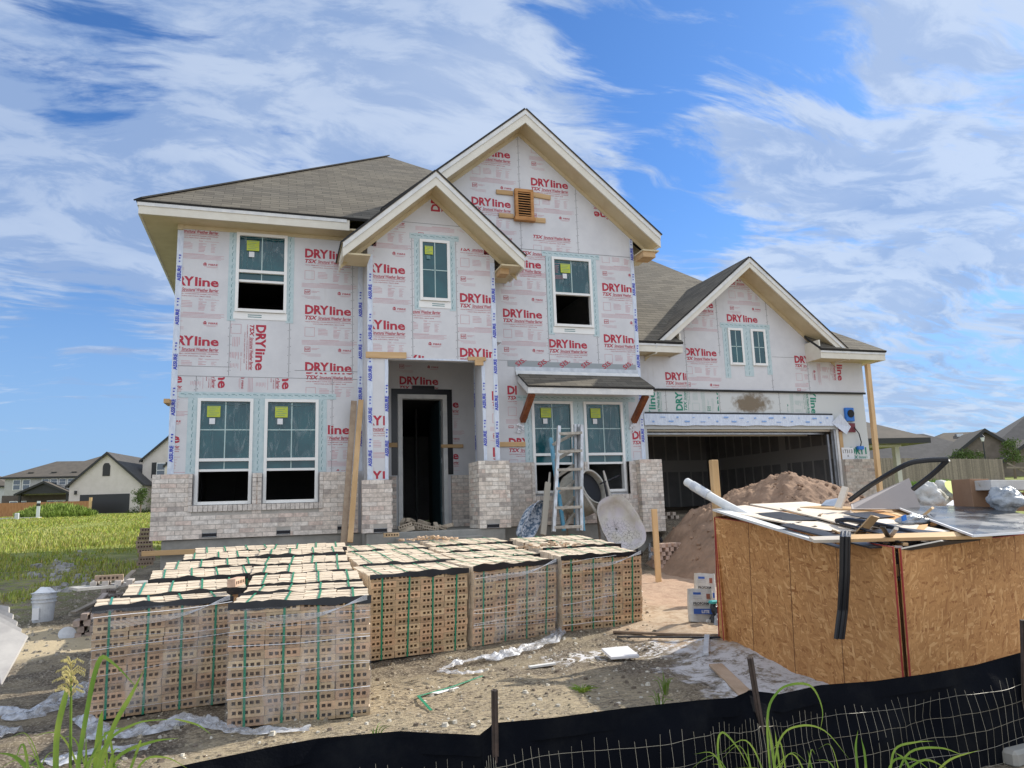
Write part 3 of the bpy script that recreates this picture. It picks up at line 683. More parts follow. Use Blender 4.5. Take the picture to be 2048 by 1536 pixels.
# gable louvre with battens
LZ0, LZ1, LX0, LX1 = 7.20, 7.84, 4.49, 4.88
lv = MB().m(M_cedar); lv.box(LX0, LX0+.06, YL-.11, YL-.02, LZ0, LZ1); lv.box(LX1-.06, LX1, YL-.11, YL-.02, LZ0, LZ1); lv.box(LX0+.06, LX1-.06, YL-.11, YL-.02, LZ1-.06, LZ1); lv.box(LX0-.02, LX1+.02, YL-.13, YL-.02, LZ0-.03, LZ0+.05)
louv = lv.build('gable_louvre', house)
sl = MB().m(M_cedar)
for k in range(10):
    z = LZ0+.08+k*.052; sl.prism([(LX0+.06, YL-.10, z), (LX0+.06, YL-.10, z+.014), (LX0+.06, YL-.035, z+.05), (LX0+.06, YL-.035, z+.036)], (LX1-LX0-.12, 0, 0))
sl.build('louvre_slats', louv); MB().m(M_blackmatte).box(LX0+.06, LX1-.06, YL-.03, YL-.02, LZ0+.05, LZ1-.06).build('louvre_backing', louv)
def batten(x0, x1, z, h=.09, Y=YL, t=.035, tilt=0.0, d=0):
    m = MB().m(M_lumx); m.beam((x0, Y-t/2-.001-d, z), (x1, Y-t/2-.001-d, z+tilt), t, h); return m.build('batten', house, bev=.003)
batten(4.12, 4.47, 7.76, .09); batten(4.90, 5.28, 7.78, .10, tilt=-.03); batten(4.16, 4.47, 7.27, .09); batten(4.90, 5.15, 7.24, .10)
batten(1.47, 2.18, 4.21, .11, YE, tilt=.01); batten(3.30, 3.64, 4.20, .07, YE); batten(3.42, 3.58, 4.12, .10, YE-.04)
batten(3.94, 4.55, 2.69, .09, YL); batten(3.25, 3.72, 2.80, .07, YR-.03); batten(2.18, 2.36, 2.83, .09, YR)
mb = MB().m(M_lum); mb.beam((-1.72, 13.2, 3.42), (-1.72, 13.75, 3.44), .09, .07); mb.build('corner_outrigger', house)
mb = MB().m(M_lumx); mb.box(-1.98, -1.20, 13.18, 13.26, .93, 1.01); mb.build('form_board', house, bev=.004)
# door
mb = MB().m(M_white); mb.box(DX0, DX0+.09, YR-.05, YR+.14, FL, DZ); mb.box(DX1-.09, DX1, YR-.05, YR+.14, FL, DZ); mb.box(DX0+.09, DX1-.09, YR-.05, YR+.14, DZ-.09, DZ)
df = mb.build('door_frame', house)
mb = MB().m(M_black); mb.box(DX0-.13, DX0-.01, YR-.012, YR-.002, 2.22, DZ+.12); mb.box(DX1+.01, DX1+.12, YR-.012, YR-.002, 2.22, DZ+.12); mb.box(DX0-.01, DX1+.01, YR-.012, YR-.002, DZ+.005, DZ+.12); mb.box(DX0+.3, DX1-.25, YR-.014, YR-.002, DZ+.121, DZ+.19); mb.build('black_door_flashing', house)
mb = MB().m(mat('dark teal door', (.02, .05, .06), .5)); mb.box(DX1-.12, DX1-.08, YR+.15, YR+1.05, FL+.02, DZ-.1); mb.build('open_door', house)
for k in range(3): MB().m(M_metal).box(DX1-.10, DX1-.08, YR+.10, YR+.149, FL+.3+k*1.0, FL+.4+k*1.0).build('hinge', df)
# corner tapes
def tape(p0, p1, w, axis, seed, txt=True, every=.62):
    """strip from p0 to p1 (vertical) on a wall: axis 'Y' faces -Y, 'X' faces -X"""
    m = MB().m(M_tape); n = 22; L = (Vector(p1)-Vector(p0)).length; rr = random.Random(seed)
    def fn(u, v):
        p = Vector(p0).lerp(Vector(p1), v); b = .006+.004*noise.noise((v*9, u*2+seed, 3)); e = .006*noise.noise((v*6, seed, u))
        return (p.x+(u-.5)*w+e, p.y-b, p.z) if axis == 'Y' else (p.x-b, p.y+(u-.5)*w+e, p.z)
    m.grid(fn, 3, n); o = m.build('corner_tape', house, smooth=True)
    if txt:
        q = MB().m(M_blue); z = p0[2]+.15+rr.random()*.3; g = fit(glyphs('ASSURE', .035), 0, 0, h=.062)
        every = rr.uniform(.66, .8)
        while z < p1[2]-.35:
            tt = xf(g, 0.029, z, 90)
            for t in tt: q.add([(p0[0]+a, p0[1]-.013, b) if axis == 'Y' else (p0[0]-.013, p0[1]-a, b) for a, b in t], [tuple(range(len(t)))])
            for dz in (.34, .40, .45):
                for t in rect2(-.012, z+dz, .012+.01*(dz > .4), z+dz+.022): q.add([(p0[0]+a, p0[1]-.013, b) if axis == 'Y' else (p0[0]-.013, p0[1]-a, b) for a, b in t], [tuple(range(len(t)))])
            z += every
        q.build('tape_lettering', o)
tape((-1.64, YL, BT+.01), (-1.64, YL, 6.45), .10, 'Y', 1)
tape((1.44, YL, BT+.01), (1.44, YL, 6.0), .09, 'Y', 2); tape((1.545, YE, 2.05), (1.545, YE, 6.05), .09, 'Y', 3)
tape((3.82, YE, 2.36), (3.82, YE, 6.05), .085, 'Y', 4); tape((7.06, YL, 2.38), (7.06, YL, 7.0), .085, 'Y', 5)
tape((EH[0]-.03, YE, 2.05), (EH[0]-.03, YE, 4.14), .06, 'Y', 6); tape((EH[1]+.03, YE, 2.36), (EH[1]+.03, YE, 4.14), .06, 'Y', 7); tape((EH[1]-.001, 13.30, 2.36), (EH[1]-.001, 13.30, 4.12), .10, 'X', 8)
mb = MB().m(M_tape); mb.box(EH[0], EH[1], YE-.006, YE-.001, EH[3]+.001, EH[3]+.03); mb.build('porch_header_tape', house)
# garage header
mb = MB().m(M_black); mb.grid(lambda u, v: (7.10+6.22*u, YG-.02-.01*v, 3.885+.045*v+.006*noise.noise((u*14, 0, 0))), 40, 1); mb.box(7.1, 13.3, YG-.018, YG+.0, 3.885, 3.918)
mb.grid(lambda u, v: (7.45+4.85*u, YG-.018, 3.37+.05*v+.006*noise.noise((u*12, 4, 0))), 40, 1); mb.build('header_flashing', house)
mb = MB().m(M_tape); mb.grid(lambda u, v: (7.42+4.88*u, YG-.03-.02*v*(1-v)*noise.noise((u*9, v, 2))-.02*(1-v), 3.13+.25*v-.025*(1-v)*noise.noise((u*13, 0, 7))), 60, 5)
mb.add([(12.22, YG-.05, 3.20), (12.42, YG-.14, 3.40), (12.66, YG-.16, 3.10), (12.52, YG-.15, 2.92)], [(0, 1, 2, 3)])
hw = mb.build('header_wrap', house, smooth=False)
mb = MB().m(mat('pale blue print', (.22, .38, .68), .5)); rr = random.Random(3)
for k in range(24): x = 7.6+k*.195; z = 3.20+.09*(k % 2)+rr.uniform(-.01, .01); [mb.add([(a, YG-.058, b) for a, b in t], [(0, 1, 2)]) for t in rect2(x, z, x+rr.choice((.05, .12)), z+rr.choice((.014, .03)))]
mb.build('wrap_lettering', hw)
mb = MB().m(M_fascia); mb.box(7.52, 12.34, YG+.14, YG+.22, 3.02, 3.056); mb.box(7.56, 12.3, YG+.9, YG+.95, 2.99, 3.03); mb.m(M_metal); mb.box(7.56, 12.3, YG+.3, YG+.34, 2.97, 3.01)
mb.box(12.30, 12.35, YG+.0, YG+.1, FL, 3.05); mb.m(M_white); mb.box(12.36, 12.42, YG-.01, YG+.14, FL, 3.05)
mb.m(M_metal); mb.box(12.22, 12.27, YG+.14, YG+.18, FL, 2.95); mb.m(M_lum); mb.box(12.43, 12.52, YG-.02, YG+.02, FL, 3.0)
mb.build('garage_door_track', house)
mb = MB().m(M_blueplastic); mb.box(12.66, 12.90, YG-.05, YG+.02, 3.24, 3.56); bx = mb.build('blue_electrical_box', house, bev=.01); MB().m(M_blackmatte).lathe([(.09, 0), (.09, .02)], (12.79, YG-.05, 3.42), (0, -1, 0), 14).build('box_hole', bx)
mb = MB().m(M_maroon); mb.box(12.46, 12.92, YG-.01, YG+.02, 2.99, 3.20); mb.build('maroon_tape', house)
mb = MB().m(M_blackmatte); mb.tube([(12.86, YG-.04, 3.10), (12.95, YG-.07, 2.95), (13.0, YG-.06, 2.75), (12.98, YG-.03, 2.62)], .012); mb.m(M_blueplastic); mb.box(12.90, 13.06, YG-.06, YG+.0, 2.58, 2.66); mb.build('cable_pigtail', house)
# lettering on the boards ------------------------------------------------
def big_print(w=.82):
    """DRYline print block; origin left end of the baseline of the big word; y up"""
    a = fit(glyphs('DRY', .040, 0, .96), 0, 0, w=.415, h=.172); b = fit(glyphs('line', .028, 0, .98), .43, 0, w=.385, h=.165)
    c = fit(glyphs('TSX', .035, .25), 0, -.105, w=.215, h=.075); d = fit(glyphs('Structural Weather Barrier', .02, .2), .23, -.10, w=.585, h=.062)
    e = rect2(.21, -.118, .82, -.112)
    big = a+b+c+d+e
    sm = fit(glyphs('VAPOR PERMEABLE | WATER RESISTIVE BARRIER | AIR BARRIER', .01), 0, -.155, w=.81, h=.020)+fit(glyphs('STRUCTURAL SHEATHING | SMART SEAM', .01), .14, -.195, w=.55, h=.020)
    big += sm
    lt = frame2(0, -.42, .17, -.25, .006)
    rr = random.Random(2)
    for k in range(5): lt += rect2(.23, -.28-.026*k, .40-.03*(k == 0), -.273-.026*k)
    lt += fit(glyphs('TSX', .01, .2), .50, -.255, w=.07, h=.03)+rect2(.60, -.245, .83, -.240)
    for k in range(7): lt += rect2(.50, -.29-.024*k, .50+rr.uniform(.06, .13), -.282-.024*k); lt += rect2(.70, -.29-.024*k, .70+rr.uniform(.05, .09), -.284-.024*k)
    lt += rect2(.26, -.484, .60, -.477)
    for k in range(4): lt += rect2(-.05, -.50-.022*k, .92-.05*(k % 2), -.494-.022*k)
    md = frame2(.0, -.70, .10, -.61, .008)+fit(glyphs('NSP', .02), .012, -.675, w=.076, h=.04)
    md += fit(glyphs('FIBRE', .02), .67, -.675, w=.15, h=.032)+frame2(.585, -.68, .64, -.64, .008)+rect2(.60, -.64, .63, -.625)+rect2(.60, -.67, .63, -.655)
    lt += rect2(.12, -.64, .26, -.634)+rect2(.12, -.66, .22, -.654)+rect2(.60, -.70, .82, -.695)+rect2(.64, -.715, .79, -.71)
    for k in range(3): lt += rect2(-.05+.05*k, -.74-.02*k, .28, -.736-.02*k)
    return big+md, lt
BIG, LT = big_print()
def printing(name, items, Y, m1, m2, extra=()):
    """items: (X, Z, rot, clip planes)"""
    m = MB(); nb = 0
    for (x, z, rot, clip) in items:
        for tris, mt, dd in ((BIG, m1, .0022), (LT, m2, .0018)):
            m.m(mt)
            for t in clip2(xf(tris, x, z, rot), clip): m.add([(a, Y-dd, b) for a, b in t], [tuple(range(len(t)))])
    return m.build(name, house)
def X_(x, Y, y=700): return PY(x, y, Y).x
def Z_(y, Y, x=700): return PY(x, y, Y).z
def item(px, py, Y, clip, rot=0, right=False):
    p = PY(px, py, Y); x = p.x-(.82 if right else 0); return (x, p.z, rot, clip)
up = lambda a, b: crect(a, b, 3.885, 6.49)
it = []
for py in (514, 627, 742): it.append(item(610, py, YL, crect(.21, 1.38, 3.885 if py < 700 else 4.02, 6.49)))
it.append(item(706, 770, YL, crect(.3, 1.38, 3.62, 3.88), right=True)[:1]+(it[-1][1]-.04, 0, crect(.3, 1.38, 3.55, 3.99)))
for py in (462, 577, 695): it.append(item(438, py-3, YL, crect(-1.59, -.80, 4.06 if py > 600 else 3.89, 6.50), right=True))
it.append((.21, Z_(648, YL, 525)+.0, 0, []) and (PY(513, 650, YL).x, Z_(650, YL, 520), -90, crect(-.79, .19, 3.885, 4.90)))
it.append(item(365, 765, YL, crect(-1.59, -1.38, 2.24, 3.87), right=True)); it.append(item(360, 885, YL, crect(-1.59, -1.36, 2.24, 3.45), right=True))
it.append(item(700, 868, YL, crect(.88, 1.38, 2.24, 3.4), right=True))
for px in (437, 565): it.append((PY(px, 748, YL).x, 3.87+.62, -90, crect(-1.4, .9, 3.62, 3.87)))
printing('red_panel_lettering', it, YL, M_red, M_redlight)
it = []
for py in (548, 660): it.append(item(811, py, YE, crect(1.60, 2.29, 4.16, 6.70), right=True))
it.append(item(880, 729, YE, crect(2.31, 3.11, 4.185, 5.0), right=True))
ek = [(-EP, 1, EA-.34-EP*EX), (EP, 1, EA-.34+EP*EX)]
p_ = item(880, 729, YE, None, right=True); it.append((p_[0]+.03, p_[1]+1.03, 0, crect(2.31, 3.11, 4.185, 5.08)))
p_ = item(811, 548, YE, None, right=True); it.append((p_[0], p_[1]+1.03, 0, crect(1.60, 2.29, 6.0, 6.71)+ek)); p_ = item(920, 490, YE, None); it.append((p_[0], p_[1]+1.03, 0, crect(3.13, 3.77, 6.0, 6.71)+ek))
it.append((2.42, 7.15, 0, crect(2.33, 3.1, 6.44, 6.71)))
for py in (492, 605, 715): it.append(item(920, py-2, YE, crect(3.13, 3.77, 4.185, 6.3)))
it.append((PY(879, 425, YE).x, PY(880, 424, YE).z, 90, crect(2.3, 3.1, 6.74, 7.28)))
it.append(item(811, 850, YE, crect(1.60, 1.80, 2.06, 4.12), right=True)); it.append(item(811, 960, YE, crect(1.60, 1.80, 2.06, 3.0), right=True))
it.append(item(984, 800, YE, crect(3.62, 3.77, 2.36, 4.12))); it.append(item(986, 913, YE, crect(3.62, 3.77, 2.36, 3.2)))
printing('red_panel_lettering', it, YE, M_red, M_redlight)
it = [item(799, 768, YR, crect(1.9, 3.9, DZ+.13, 4.55)), (PY(799, 768, YR).x, PY(799, 768, YR).z+1.03, 0, crect(1.9, 3.9, DZ+.13, 4.55)), item(918, 815, YR, crect(DX1+.13, 3.95, 2.25, 3.9), right=True), item(918, 918, YR, crect(DX1+.13, 3.95, 2.25, 3.2), right=True)]
printing('red_panel_lettering', it, YR, M_red, M_redlight)
rk = [(-GP, 1, GA-.34-GP*GX), (GP, 1, GA-.34+GP*GX)]
er = [(GP*0-EP, -1, -(EA+.05)-EP*EX)]
it = []
lft = crect(2.2, 4.60, 6.62, 9.3)+rk; rgt = crect(4.64, 5.84, 6.62, 9.3)+rk
for px, py in ((1021, 317), (1022, 416)): it.append(item(px, py, YL, lft, right=True))
it.append(item(1062, 370, YL, rgt)); p_ = item(1062, 370, YL, None); it.append((p_[0], p_[1]-1.03, 0, crect(4.64, 5.84, 6.62, 6.95)+rk)); it.append((PY(1062, 300, YL).x, PY(1062, 268, YL).z, 0, rgt))
it.append(item(1258, 430, YL, crect(5.87, 7.05, 6.65, 8.5)+rk, 180)[:2]+(180, crect(5.87, 7.05, 6.65, 8.5)+rk))
for py in (487, 582, 685): it.append(item(1202+(py-487)*.03, py-1, YL, crect(6.20, 7.01, 4.1, 6.58)))
it.append(item(1083, 537, YL, crect(3.9, 5.10, 4.33, 6.6), right=True)); it.append(item(1085, 637, YL, crect(3.9, 5.10, 4.33, 6.6), right=True)); it.append(item(1175, 697, YL, crect(5.13, 6.17, 4.05, 4.9), right=True))
it.append(item(1015, 788, YL, crect(3.9, 4.42, 3.0, 4.0))); it.append(item(1018, 893, YL, crect(3.9, 4.55, 2.36, 3.1))); it.append(item(1265, 878, YL, crect(6.79, 7.01, 2.4, 3.4)))
it.append((PY(1060, 445, YL).x-.2, 6.55+.05, 0, crect(3.9, 6.1, 6.0, 6.58)))
printing('red_panel_lettering', it, YL, M_red, M_redlight)
rk = [(-GRP, 1, GRA-.30-GRP*GRX), (GRP, 1, GRA-.30+GRP*GRX)]
it = [item(1369, 710, YG, crect(8.57, 9.41, 3.94, 6)+rk), item(1454, 642, YG, crect(9.44, 10.73, 3.94, 6.5)+rk), item(1331, 759, YG, crect(7.15, 8.53, 3.94, 4.6)), item(1427, 616, YG, crect(8.57, 9.41, 5.25, 6.2)+rk, right=True),
      item(1648, 727, YG, crect(11.35, 11.73, 3.94, 4.85), right=True)]
it.append((PY(1670, 700, YG).x, 5.02, -90, crect(11.78, 13.1, 3.95, 4.6))); it.append((PY(1454, 545, YG).x, PY(1454, 560, YG).z, 0, crect(9.44, 10.6, 5.6, 6.5)+rk))
printing('red_panel_lettering', it, YG, M_red, M_redlight)
bandc = crect(7.15, 13.2, 3.43, 3.88)
it = [(PY(1367, 828, YG).x, 3.46, 90, bandc), (PY(1450, 828, YG).x, 3.46, 90, crect(7.15, 9.3, 3.43, 3.88)), (PY(1622, 800, YG).x, 4.22, -90, crect(11.1, 12.6, 3.43, 3.88)), (PY(1300, 828, YG).x+.15, 3.05, 90, crect(7.15, 7.9, 3.43, 3.88)), (PY(1702, 908, YG).x, PY(1702, 908, YG).z, 0, crect(12.6, 13.2, 2.37, 3.0))]
printing('green_panel_lettering', it, YG+.02, M_green, M_greenlight)
# address sheet
m = MB().m(M_paper).box(12.44, 12.78, YG-.034, YG-.030, 2.36, 2.63); s = m.build('address_sheet', house)
q = MB().m(M_blackmatte)
for t in fit(glyphs('17313', .008), 12.47, 2.50, w=.27, h=.085)+fit(glyphs('K', .01), 12.59, 2.41, h=.05): q.add([(a, YG-.0355, b) for a, b in t], [tuple(range(len(t)))])
q.build('address_number', s)
# SIS tape above the awning
m = MB().m(mat('grey sealing tape', (.30, .33, .34), .5)); m.box(4.25, 7.0, YL-.006, YL-.001, 4.20, 4.31); s = m.build('sealing_tape', house)
q = MB().m(M_red)
for k in range(6):
    for t in clip2(xf(fit(glyphs('.SIS.', .015), 0, 0, w=.27, h=.10), 4.42+k*.46, 4.17, 35), crect(4.3, 7.0, 4.16, 4.36)): q.add([(a, YL-.0075, b) for a, b in t], [tuple(range(len(t)))])
q.build('tape_lettering', s)
tag(house)
# ---------------------------------------------------------------- ground
def sstep(a, b, x): t = min(1, max(0, (x-a)/(b-a))); return t*t*(3-2*t)
def gh(x, y):
    r = y-13
    h = -.10+.13*sstep(3.6, 5.2, y)+.068*max(0, min(y-7.1, 5.9))
    if r > 0: h = h+ .0245*r+ .032*max(0, x-8)*sstep(13, 35, y)
    h += .75*sstep(6.6, 7.6, x)*sstep(10.8, 14.2, y)*(1-sstep(12.8, 14.5, x))*(1-sstep(20, 24, y))
    h += .10*sstep(3.4, 4.4, x)*sstep(5.2, 6.6, y)*(1-sstep(7, 9, y))
    return h
def ground_z(x, y, n=True):
    h = gh(x, y)
    if n:
        k = .55+.45*sstep(5, 9, abs(x)); v = Vector((x, y, 0))
        h += .036*noise.noise(v*.9)+.028*noise.noise(v*3.1)+.012*noise.noise(v*11)+.004*noise.noise(v*29)
    return h
def axis(a, b, st, lo, hi):
    r = []; x = a
    while x < b: r.append(x); x += st
    s = st; x = b
    while x < hi: r.append(x); s *= 1.13; x += s
    r.append(hi); s = st; x = a; l = []
    while x > lo: s *= 1.13; x -= s; l.append(max(x, lo))
    return l[::-1]+r
xs = axis(-4.5, 8, .07, -900, 900); ys = axis(2.8, 13.2, .07, -60, 1500)
mb = MB()
mb.v = [(x, y, ground_z(x, y)) for y in ys for x in xs]; nx = len(xs)
mb.f = [(j*nx+i, j*nx+i+1, (j+1)*nx+i+1, (j+1)*nx+i) for j in range(len(ys)-1) for i in range(nx-1)]; mb.mi = [0]*len(mb.f); mb.col = [(1, 1, 1)]*len(mb.f)
def _ground(m, b):
    g = N('ShaderNodeNewGeometry'); P = g.outputs['Position']; sp = N('ShaderNodeSeparateXYZ'); setin(sp, 0, P); X, Y = sp.outputs[0], sp.outputs[1]
    n1 = NO(P, 1.3, 8, .65); n2 = NO(P, 7, 8, .7); n3 = NO(P, 45, 6, .7)
    soil = MIX(MR(n2, .35, .65), (.150, .120, .086, 1), (.062, .050, .039, 1)); soil = MIX(MR(n1, .45, .62), soil, (.24, .20, .135, 1))
    pale = MIX(MR(n3, .46, .66), soil, (.36, .31, .235, 1))
    def ell(cx, cy, rx, ry, w=.5, sc=2.2):
        v = VM('MULTIPLY', VM('SUBTRACT', P, (cx, cy, 0)), (1/rx, 1/ry, 0)); d = VM('LENGTH', v, out=1)
        return MR(MA('ADD', d, MA('MULTIPLY', MA('SUBTRACT', NO(P, sc, 7, .7), .5), w*2)), .75, 1.1, 1, 0)
    straw = MIX(MR(NO(rotscale(P, .6, 1, 3), 16, 6, .75), .42, .6), pale, (.40, .33, .22, 1))
    c = MIX(ell(1.3, 5.2, 2.0, 1.9, .6), pale, straw)
    c = MIX(ell(-2.6, 9.6, 1.3, .8, .5), c, (.46, .38, .25, 1))
    # spilled sand between the bricks and the bin
    c = MIX(ell(4.9, 7.8, 1.3, 1.9, .35), c, MIX(MR(n2, .35, .6), (.36, .255, .17, 1), (.50, .40, .29, 1)))
    c = MIX(ell(6.4, 9.8, 1.8, 2.0, .35), c, MIX(MR(n2, .35, .6), (.40, .27, .19, 1), (.48, .34, .24, 1)))
    # white plaster powder
    pw = MA('MULTIPLY', ell(4.0, 5.2, .75, 1.5, 1.1, 3.0), MR(NO(P, 7, 8, .8), .40, .53))
    pw2 = MA('MULTIPLY', ell(3.1, 4.95, .8, .25, .4, 4), MR(NO(P, 13, 5, .7), .36, .44)); pw3 = MA('MULTIPLY', ell(3.5, 7.0, 1.0, .35, .8, 4), MR(NO(P, 12, 5, .7), .5, .56))
    c = MIX(MA('MAXIMUM', MA('MAXIMUM', pw, pw2), pw3), c, (.62, .61, .61, 1))
    # grass on the lots around
    gn = MIX(MR(n1, .35, .65), (.16, .20, .045, 1), (.27, .28, .08, 1))
    gm = MA('MULTIPLY', MR(MA('ADD', X, MA('MULTIPLY', n1, 1.6)), -2.6, -1.4, 1, 0), MR(MA('ADD', Y, MA('MULTIPLY', n1, 4)), 11.5, 15.5)); gpatch = MR(n2, .42, .56)
    gp = MA('MULTIPLY', gm, MA('MAXIMUM', gpatch, MR(Y, 17, 24)))
    gr = MR(MA('ADD', X, MA('MULTIPLY', n1, 4)), 16, 19)
    c = MIX(MA('MAXIMUM', MA('MAXIMUM', gp, MA('MULTIPLY', gr, MR(Y, 6, 10))), MR(Y, 27, 30)), c, gn)
    # pale gravel verge
    c = MIX(MA('MULTIPLY', MR(Y, 3.0, 3.35, 1, 0), .9), c, (.33, .30, .25, 1))
    setin(b, 'Base Color', c)
    h = MA('ADD', MA('MULTIPLY', n3, .5), MA('MULTIPLY', NO(P, 90, 4, .7), .35)); h = MA('ADD', h, MA('MULTIPLY', n2, 1.2)); bump(b, h, .8, .02)
M_ground = mat('bare construction soil', (.2, .17, .12), .95, 0, _ground, .2)
o = mb.build('ground', material=M_ground, smooth=True); o['kind'] = 'structure'
# stones and clods scattered over the bare soil
rr = random.Random(11); mb = MB().m(vcol('pebble', .9, 40, .3, .003, .2))
def rock(mb, x, y, r, c, sq=.6):
    mb.c = c; z = ground_z(x, y); vs = []; a0 = rr.random()*6
    for k in range(5): a = a0+k*2*pi/5; vs.append((x+r*cos(a)*rr.uniform(.7, 1.1), y+r*sin(a)*rr.uniform(.7, 1.1), z-.3*r))
    for k in range(5): a = a0+.4+k*2*pi/5; vs.append((x+r*.6*cos(a)*rr.uniform(.7, 1.1), y+r*.6*sin(a)*rr.uniform(.7, 1.1), z+r*sq*rr.uniform(.6, 1)))
    fs = [(k, (k+1) % 5, 5+(k+1) % 5, 5+k) for k in range(5)]+[(5, 6, 7, 8, 9)]; mb.add(vs, fs)
for k in range(5200):
    y = 3.5+rr.random()**1.3*7.5; x = rr.uniform(-2.2, 1.2)*(.5+y/7)+y*.28; r = rr.choice((.006, .008, .010, .014, .02, .028))*rr.uniform(.7, 1.2); v = rr.uniform(.7, 1.3)
    rock(mb, x, y, r, rr.choice(((.36*v, .31*v, .23*v), (.28*v, .24*v, .17*v), (.16*v, .13*v, .10*v), (.5*v, .47*v, .4*v))))
for k in range(1500):
    y = rr.uniform(8, 14); x = rr.uniform(-6, -1.4); v = rr.uniform(.7, 1.2); rock(mb, x, y, rr.choice((.012, .02, .035)), (.30*v, .27*v, .22*v))
o = mb.build('gravel', origin=(0, 0, 0)); tag(o, 'small stones and clods strewn over the bare soil in front of the brick packs', 'gravel', kind='stuff')
# rubble of larger stones at the left of the slab
mb = MB().m(MATS['pebble'])
for k in range(60):
    px, py = rr.choice(((110, 1165), (160, 1150), (95, 1175), (180, 1175), (140, 1200))); p = PZ(px+rr.uniform(-35, 35), py+rr.uniform(-14, 14), .25)
    v = rr.uniform(.8, 1.2); rock(mb, p.x, p.y, rr.choice((.04, .06, .09, .13)), (.33*v, .32*v, .31*v), .7)
o = mb.build('rubble', origin=(0, 0, 0)); tag(o, 'grey stones and chunks of hardened mortar in the shade left of the slab', 'rubble', kind='stuff')
# ---------------------------------------------------------------- brick packs
PW, PDp, NR, RH = .985, .640, 13, .0622
def packmesh(seed, detail=True):
    rnd = random.Random(seed); m = MB().m(M_clay); H = NR*RH; bw = PW/4
    face = lambda: (lambda v: (.60*v, .505*v, .385*v))(rnd.uniform(.88, 1.1))
    clay = lambda: (lambda v, w: (.56*v, .385*v*w, .235*v*w))(rnd.uniform(.70, 1.14), rnd.uniform(.93, 1.1))
    m.c = (.30, .19, .11); m.box(.03, PW-.03, .03, PDp-.03, .03, H-.03)
    # front layer with cored bed faces
    dep = .064
    for r in range(NR):
        for c in range(4):
            ox = rnd.uniform(-.003, .003)+.004*sin(r*1.3+c); oy = rnd.uniform(-.005, .004); x0, x1 = c*bw+.0015+ox, (c+1)*bw-.0015+ox; z0, z1 = r*RH+.0012, (r+1)*RH-.0012
            fc = clay(); m.c = fc
            if not detail: m.box(x0, x1, oy, dep, z0, z1); continue
            hw, hh = .0132, .0118; cx = [(x0+x1)/2+(k-2)*.0405+rnd.uniform(-.0012, .0012) for k in range(5)]; zc = (z0+z1)/2
            ex = [x0]+[v for q in cx for v in (q-hw, q+hw)]+[x1]; ez = [z0, zc-hh, zc+hh, z1]
            for i in range(len(ex)-1):
                for j in range(3):
                    if j == 1 and i % 2 == 1:
                        a, b2, c2, d2 = ex[i], ex[i+1], ez[1], ez[2]; yb = oy+.055
                        m.c = tuple(q*.6 for q in fc)  # hole walls and backs coloured darker for the shade inside
                        m.add([(a, oy, c2), (b2, oy, c2), (b2, oy, d2), (a, oy, d2), (a, yb, c2), (b2, yb, c2), (b2, yb, d2), (a, yb, d2)], [(0, 1, 5, 4), (1, 2, 6, 5), (2, 3, 7, 6), (3, 0, 4, 7)])
                        m.c = (.03, .02, .014); m.add([(a, yb, c2), (b2, yb, c2), (b2, yb, d2), (a, yb, d2)], [(0, 1, 2, 3)]); m.c = fc
                    else: m.add([(ex[i], oy, ez[j]), (ex[i+1], oy, ez[j]), (ex[i+1], oy, ez[j+1]), (ex[i], oy, ez[j+1])], [(0, 1, 2, 3)])
            m.c = face(); m.add([(x0, oy, z0), (x0, dep, z0), (x0, dep, z1), (x0, oy, z1)], [(0, 1, 2, 3)]); m.add([(x1, oy, z0), (x1, dep, z0), (x1, dep, z1), (x1, oy, z1)], [(0, 1, 2, 3)])
            m.c = tuple(q*1.05 for q in face()); m.add([(x0, oy, z1), (x1, oy, z1), (x1, dep, z1), (x0, dep, z1)], [(0, 1, 2, 3)]); m.c = fc; m.add([(x0, oy, z0), (x1, oy, z0), (x1, dep, z0), (x0, dep, z0)], [(0, 1, 2, 3)])
    nd = 9; dd = PDp/nd
    for k in range(1, nd):       # top and flank layers
        for c in range(4):
            ox = rnd.uniform(-.005, .005); m.c = face(); z1 = H+rnd.uniform(-.006, .004)
            m.box(c*bw+.0015+ox, (c+1)*bw-.0015+ox, k*dd+.0015, (k+1)*dd-.0012, H-RH, z1)
        for r in range(NR-1):
            for (a, b2) in ((0, .03), (PW-.03, PW)):
                m.c = face(); q = rnd.uniform(-.004, .004); m.box(a+q, b2+q, k*dd+.001, (k+1)*dd-.001, r*RH+.001, (r+1)*RH-.001)
    m.c = None
    for c in range(4): m.c = clay(); m.box(c*bw+.002, (c+1)*bw-.002, PDp-.03, PDp, .01, H-.01)
    m.c = None; return m
M_pwood = M_black
protos = []
def stripmesh(seed):
    """dark sheeting strip rumpled along the front top edge of a pack"""
    rnd = random.Random(seed); m = MB().m(M_black); H = NR*RH; n = 26; ph = rnd.random()*6
    def fn(u, v):
        x = -.01+(PW+.02)*u; w = abs(sin(u*pi*4+ph*.3))*.5+.5*abs(noise.noise((u*7, seed, 0))); lift = .012+.028*w*abs(sin(u*pi*4+.2))
        vis = .42+.9*max(0, min(1, .5+2.2*noise.noise((u*2.6+seed*3, 1, 0))))
        if v < .34: return (x, .030*vis, H+.001+lift*.5*vis)
        if v < .67: return (x, -.008, H+.002+lift*.95*vis)
        return (x, -.012-.004*w, H-.012-.048*vis*(.55+.9*w*noise.noise((u*9, seed, 4))))
    m.grid(fn, n, 3); return m
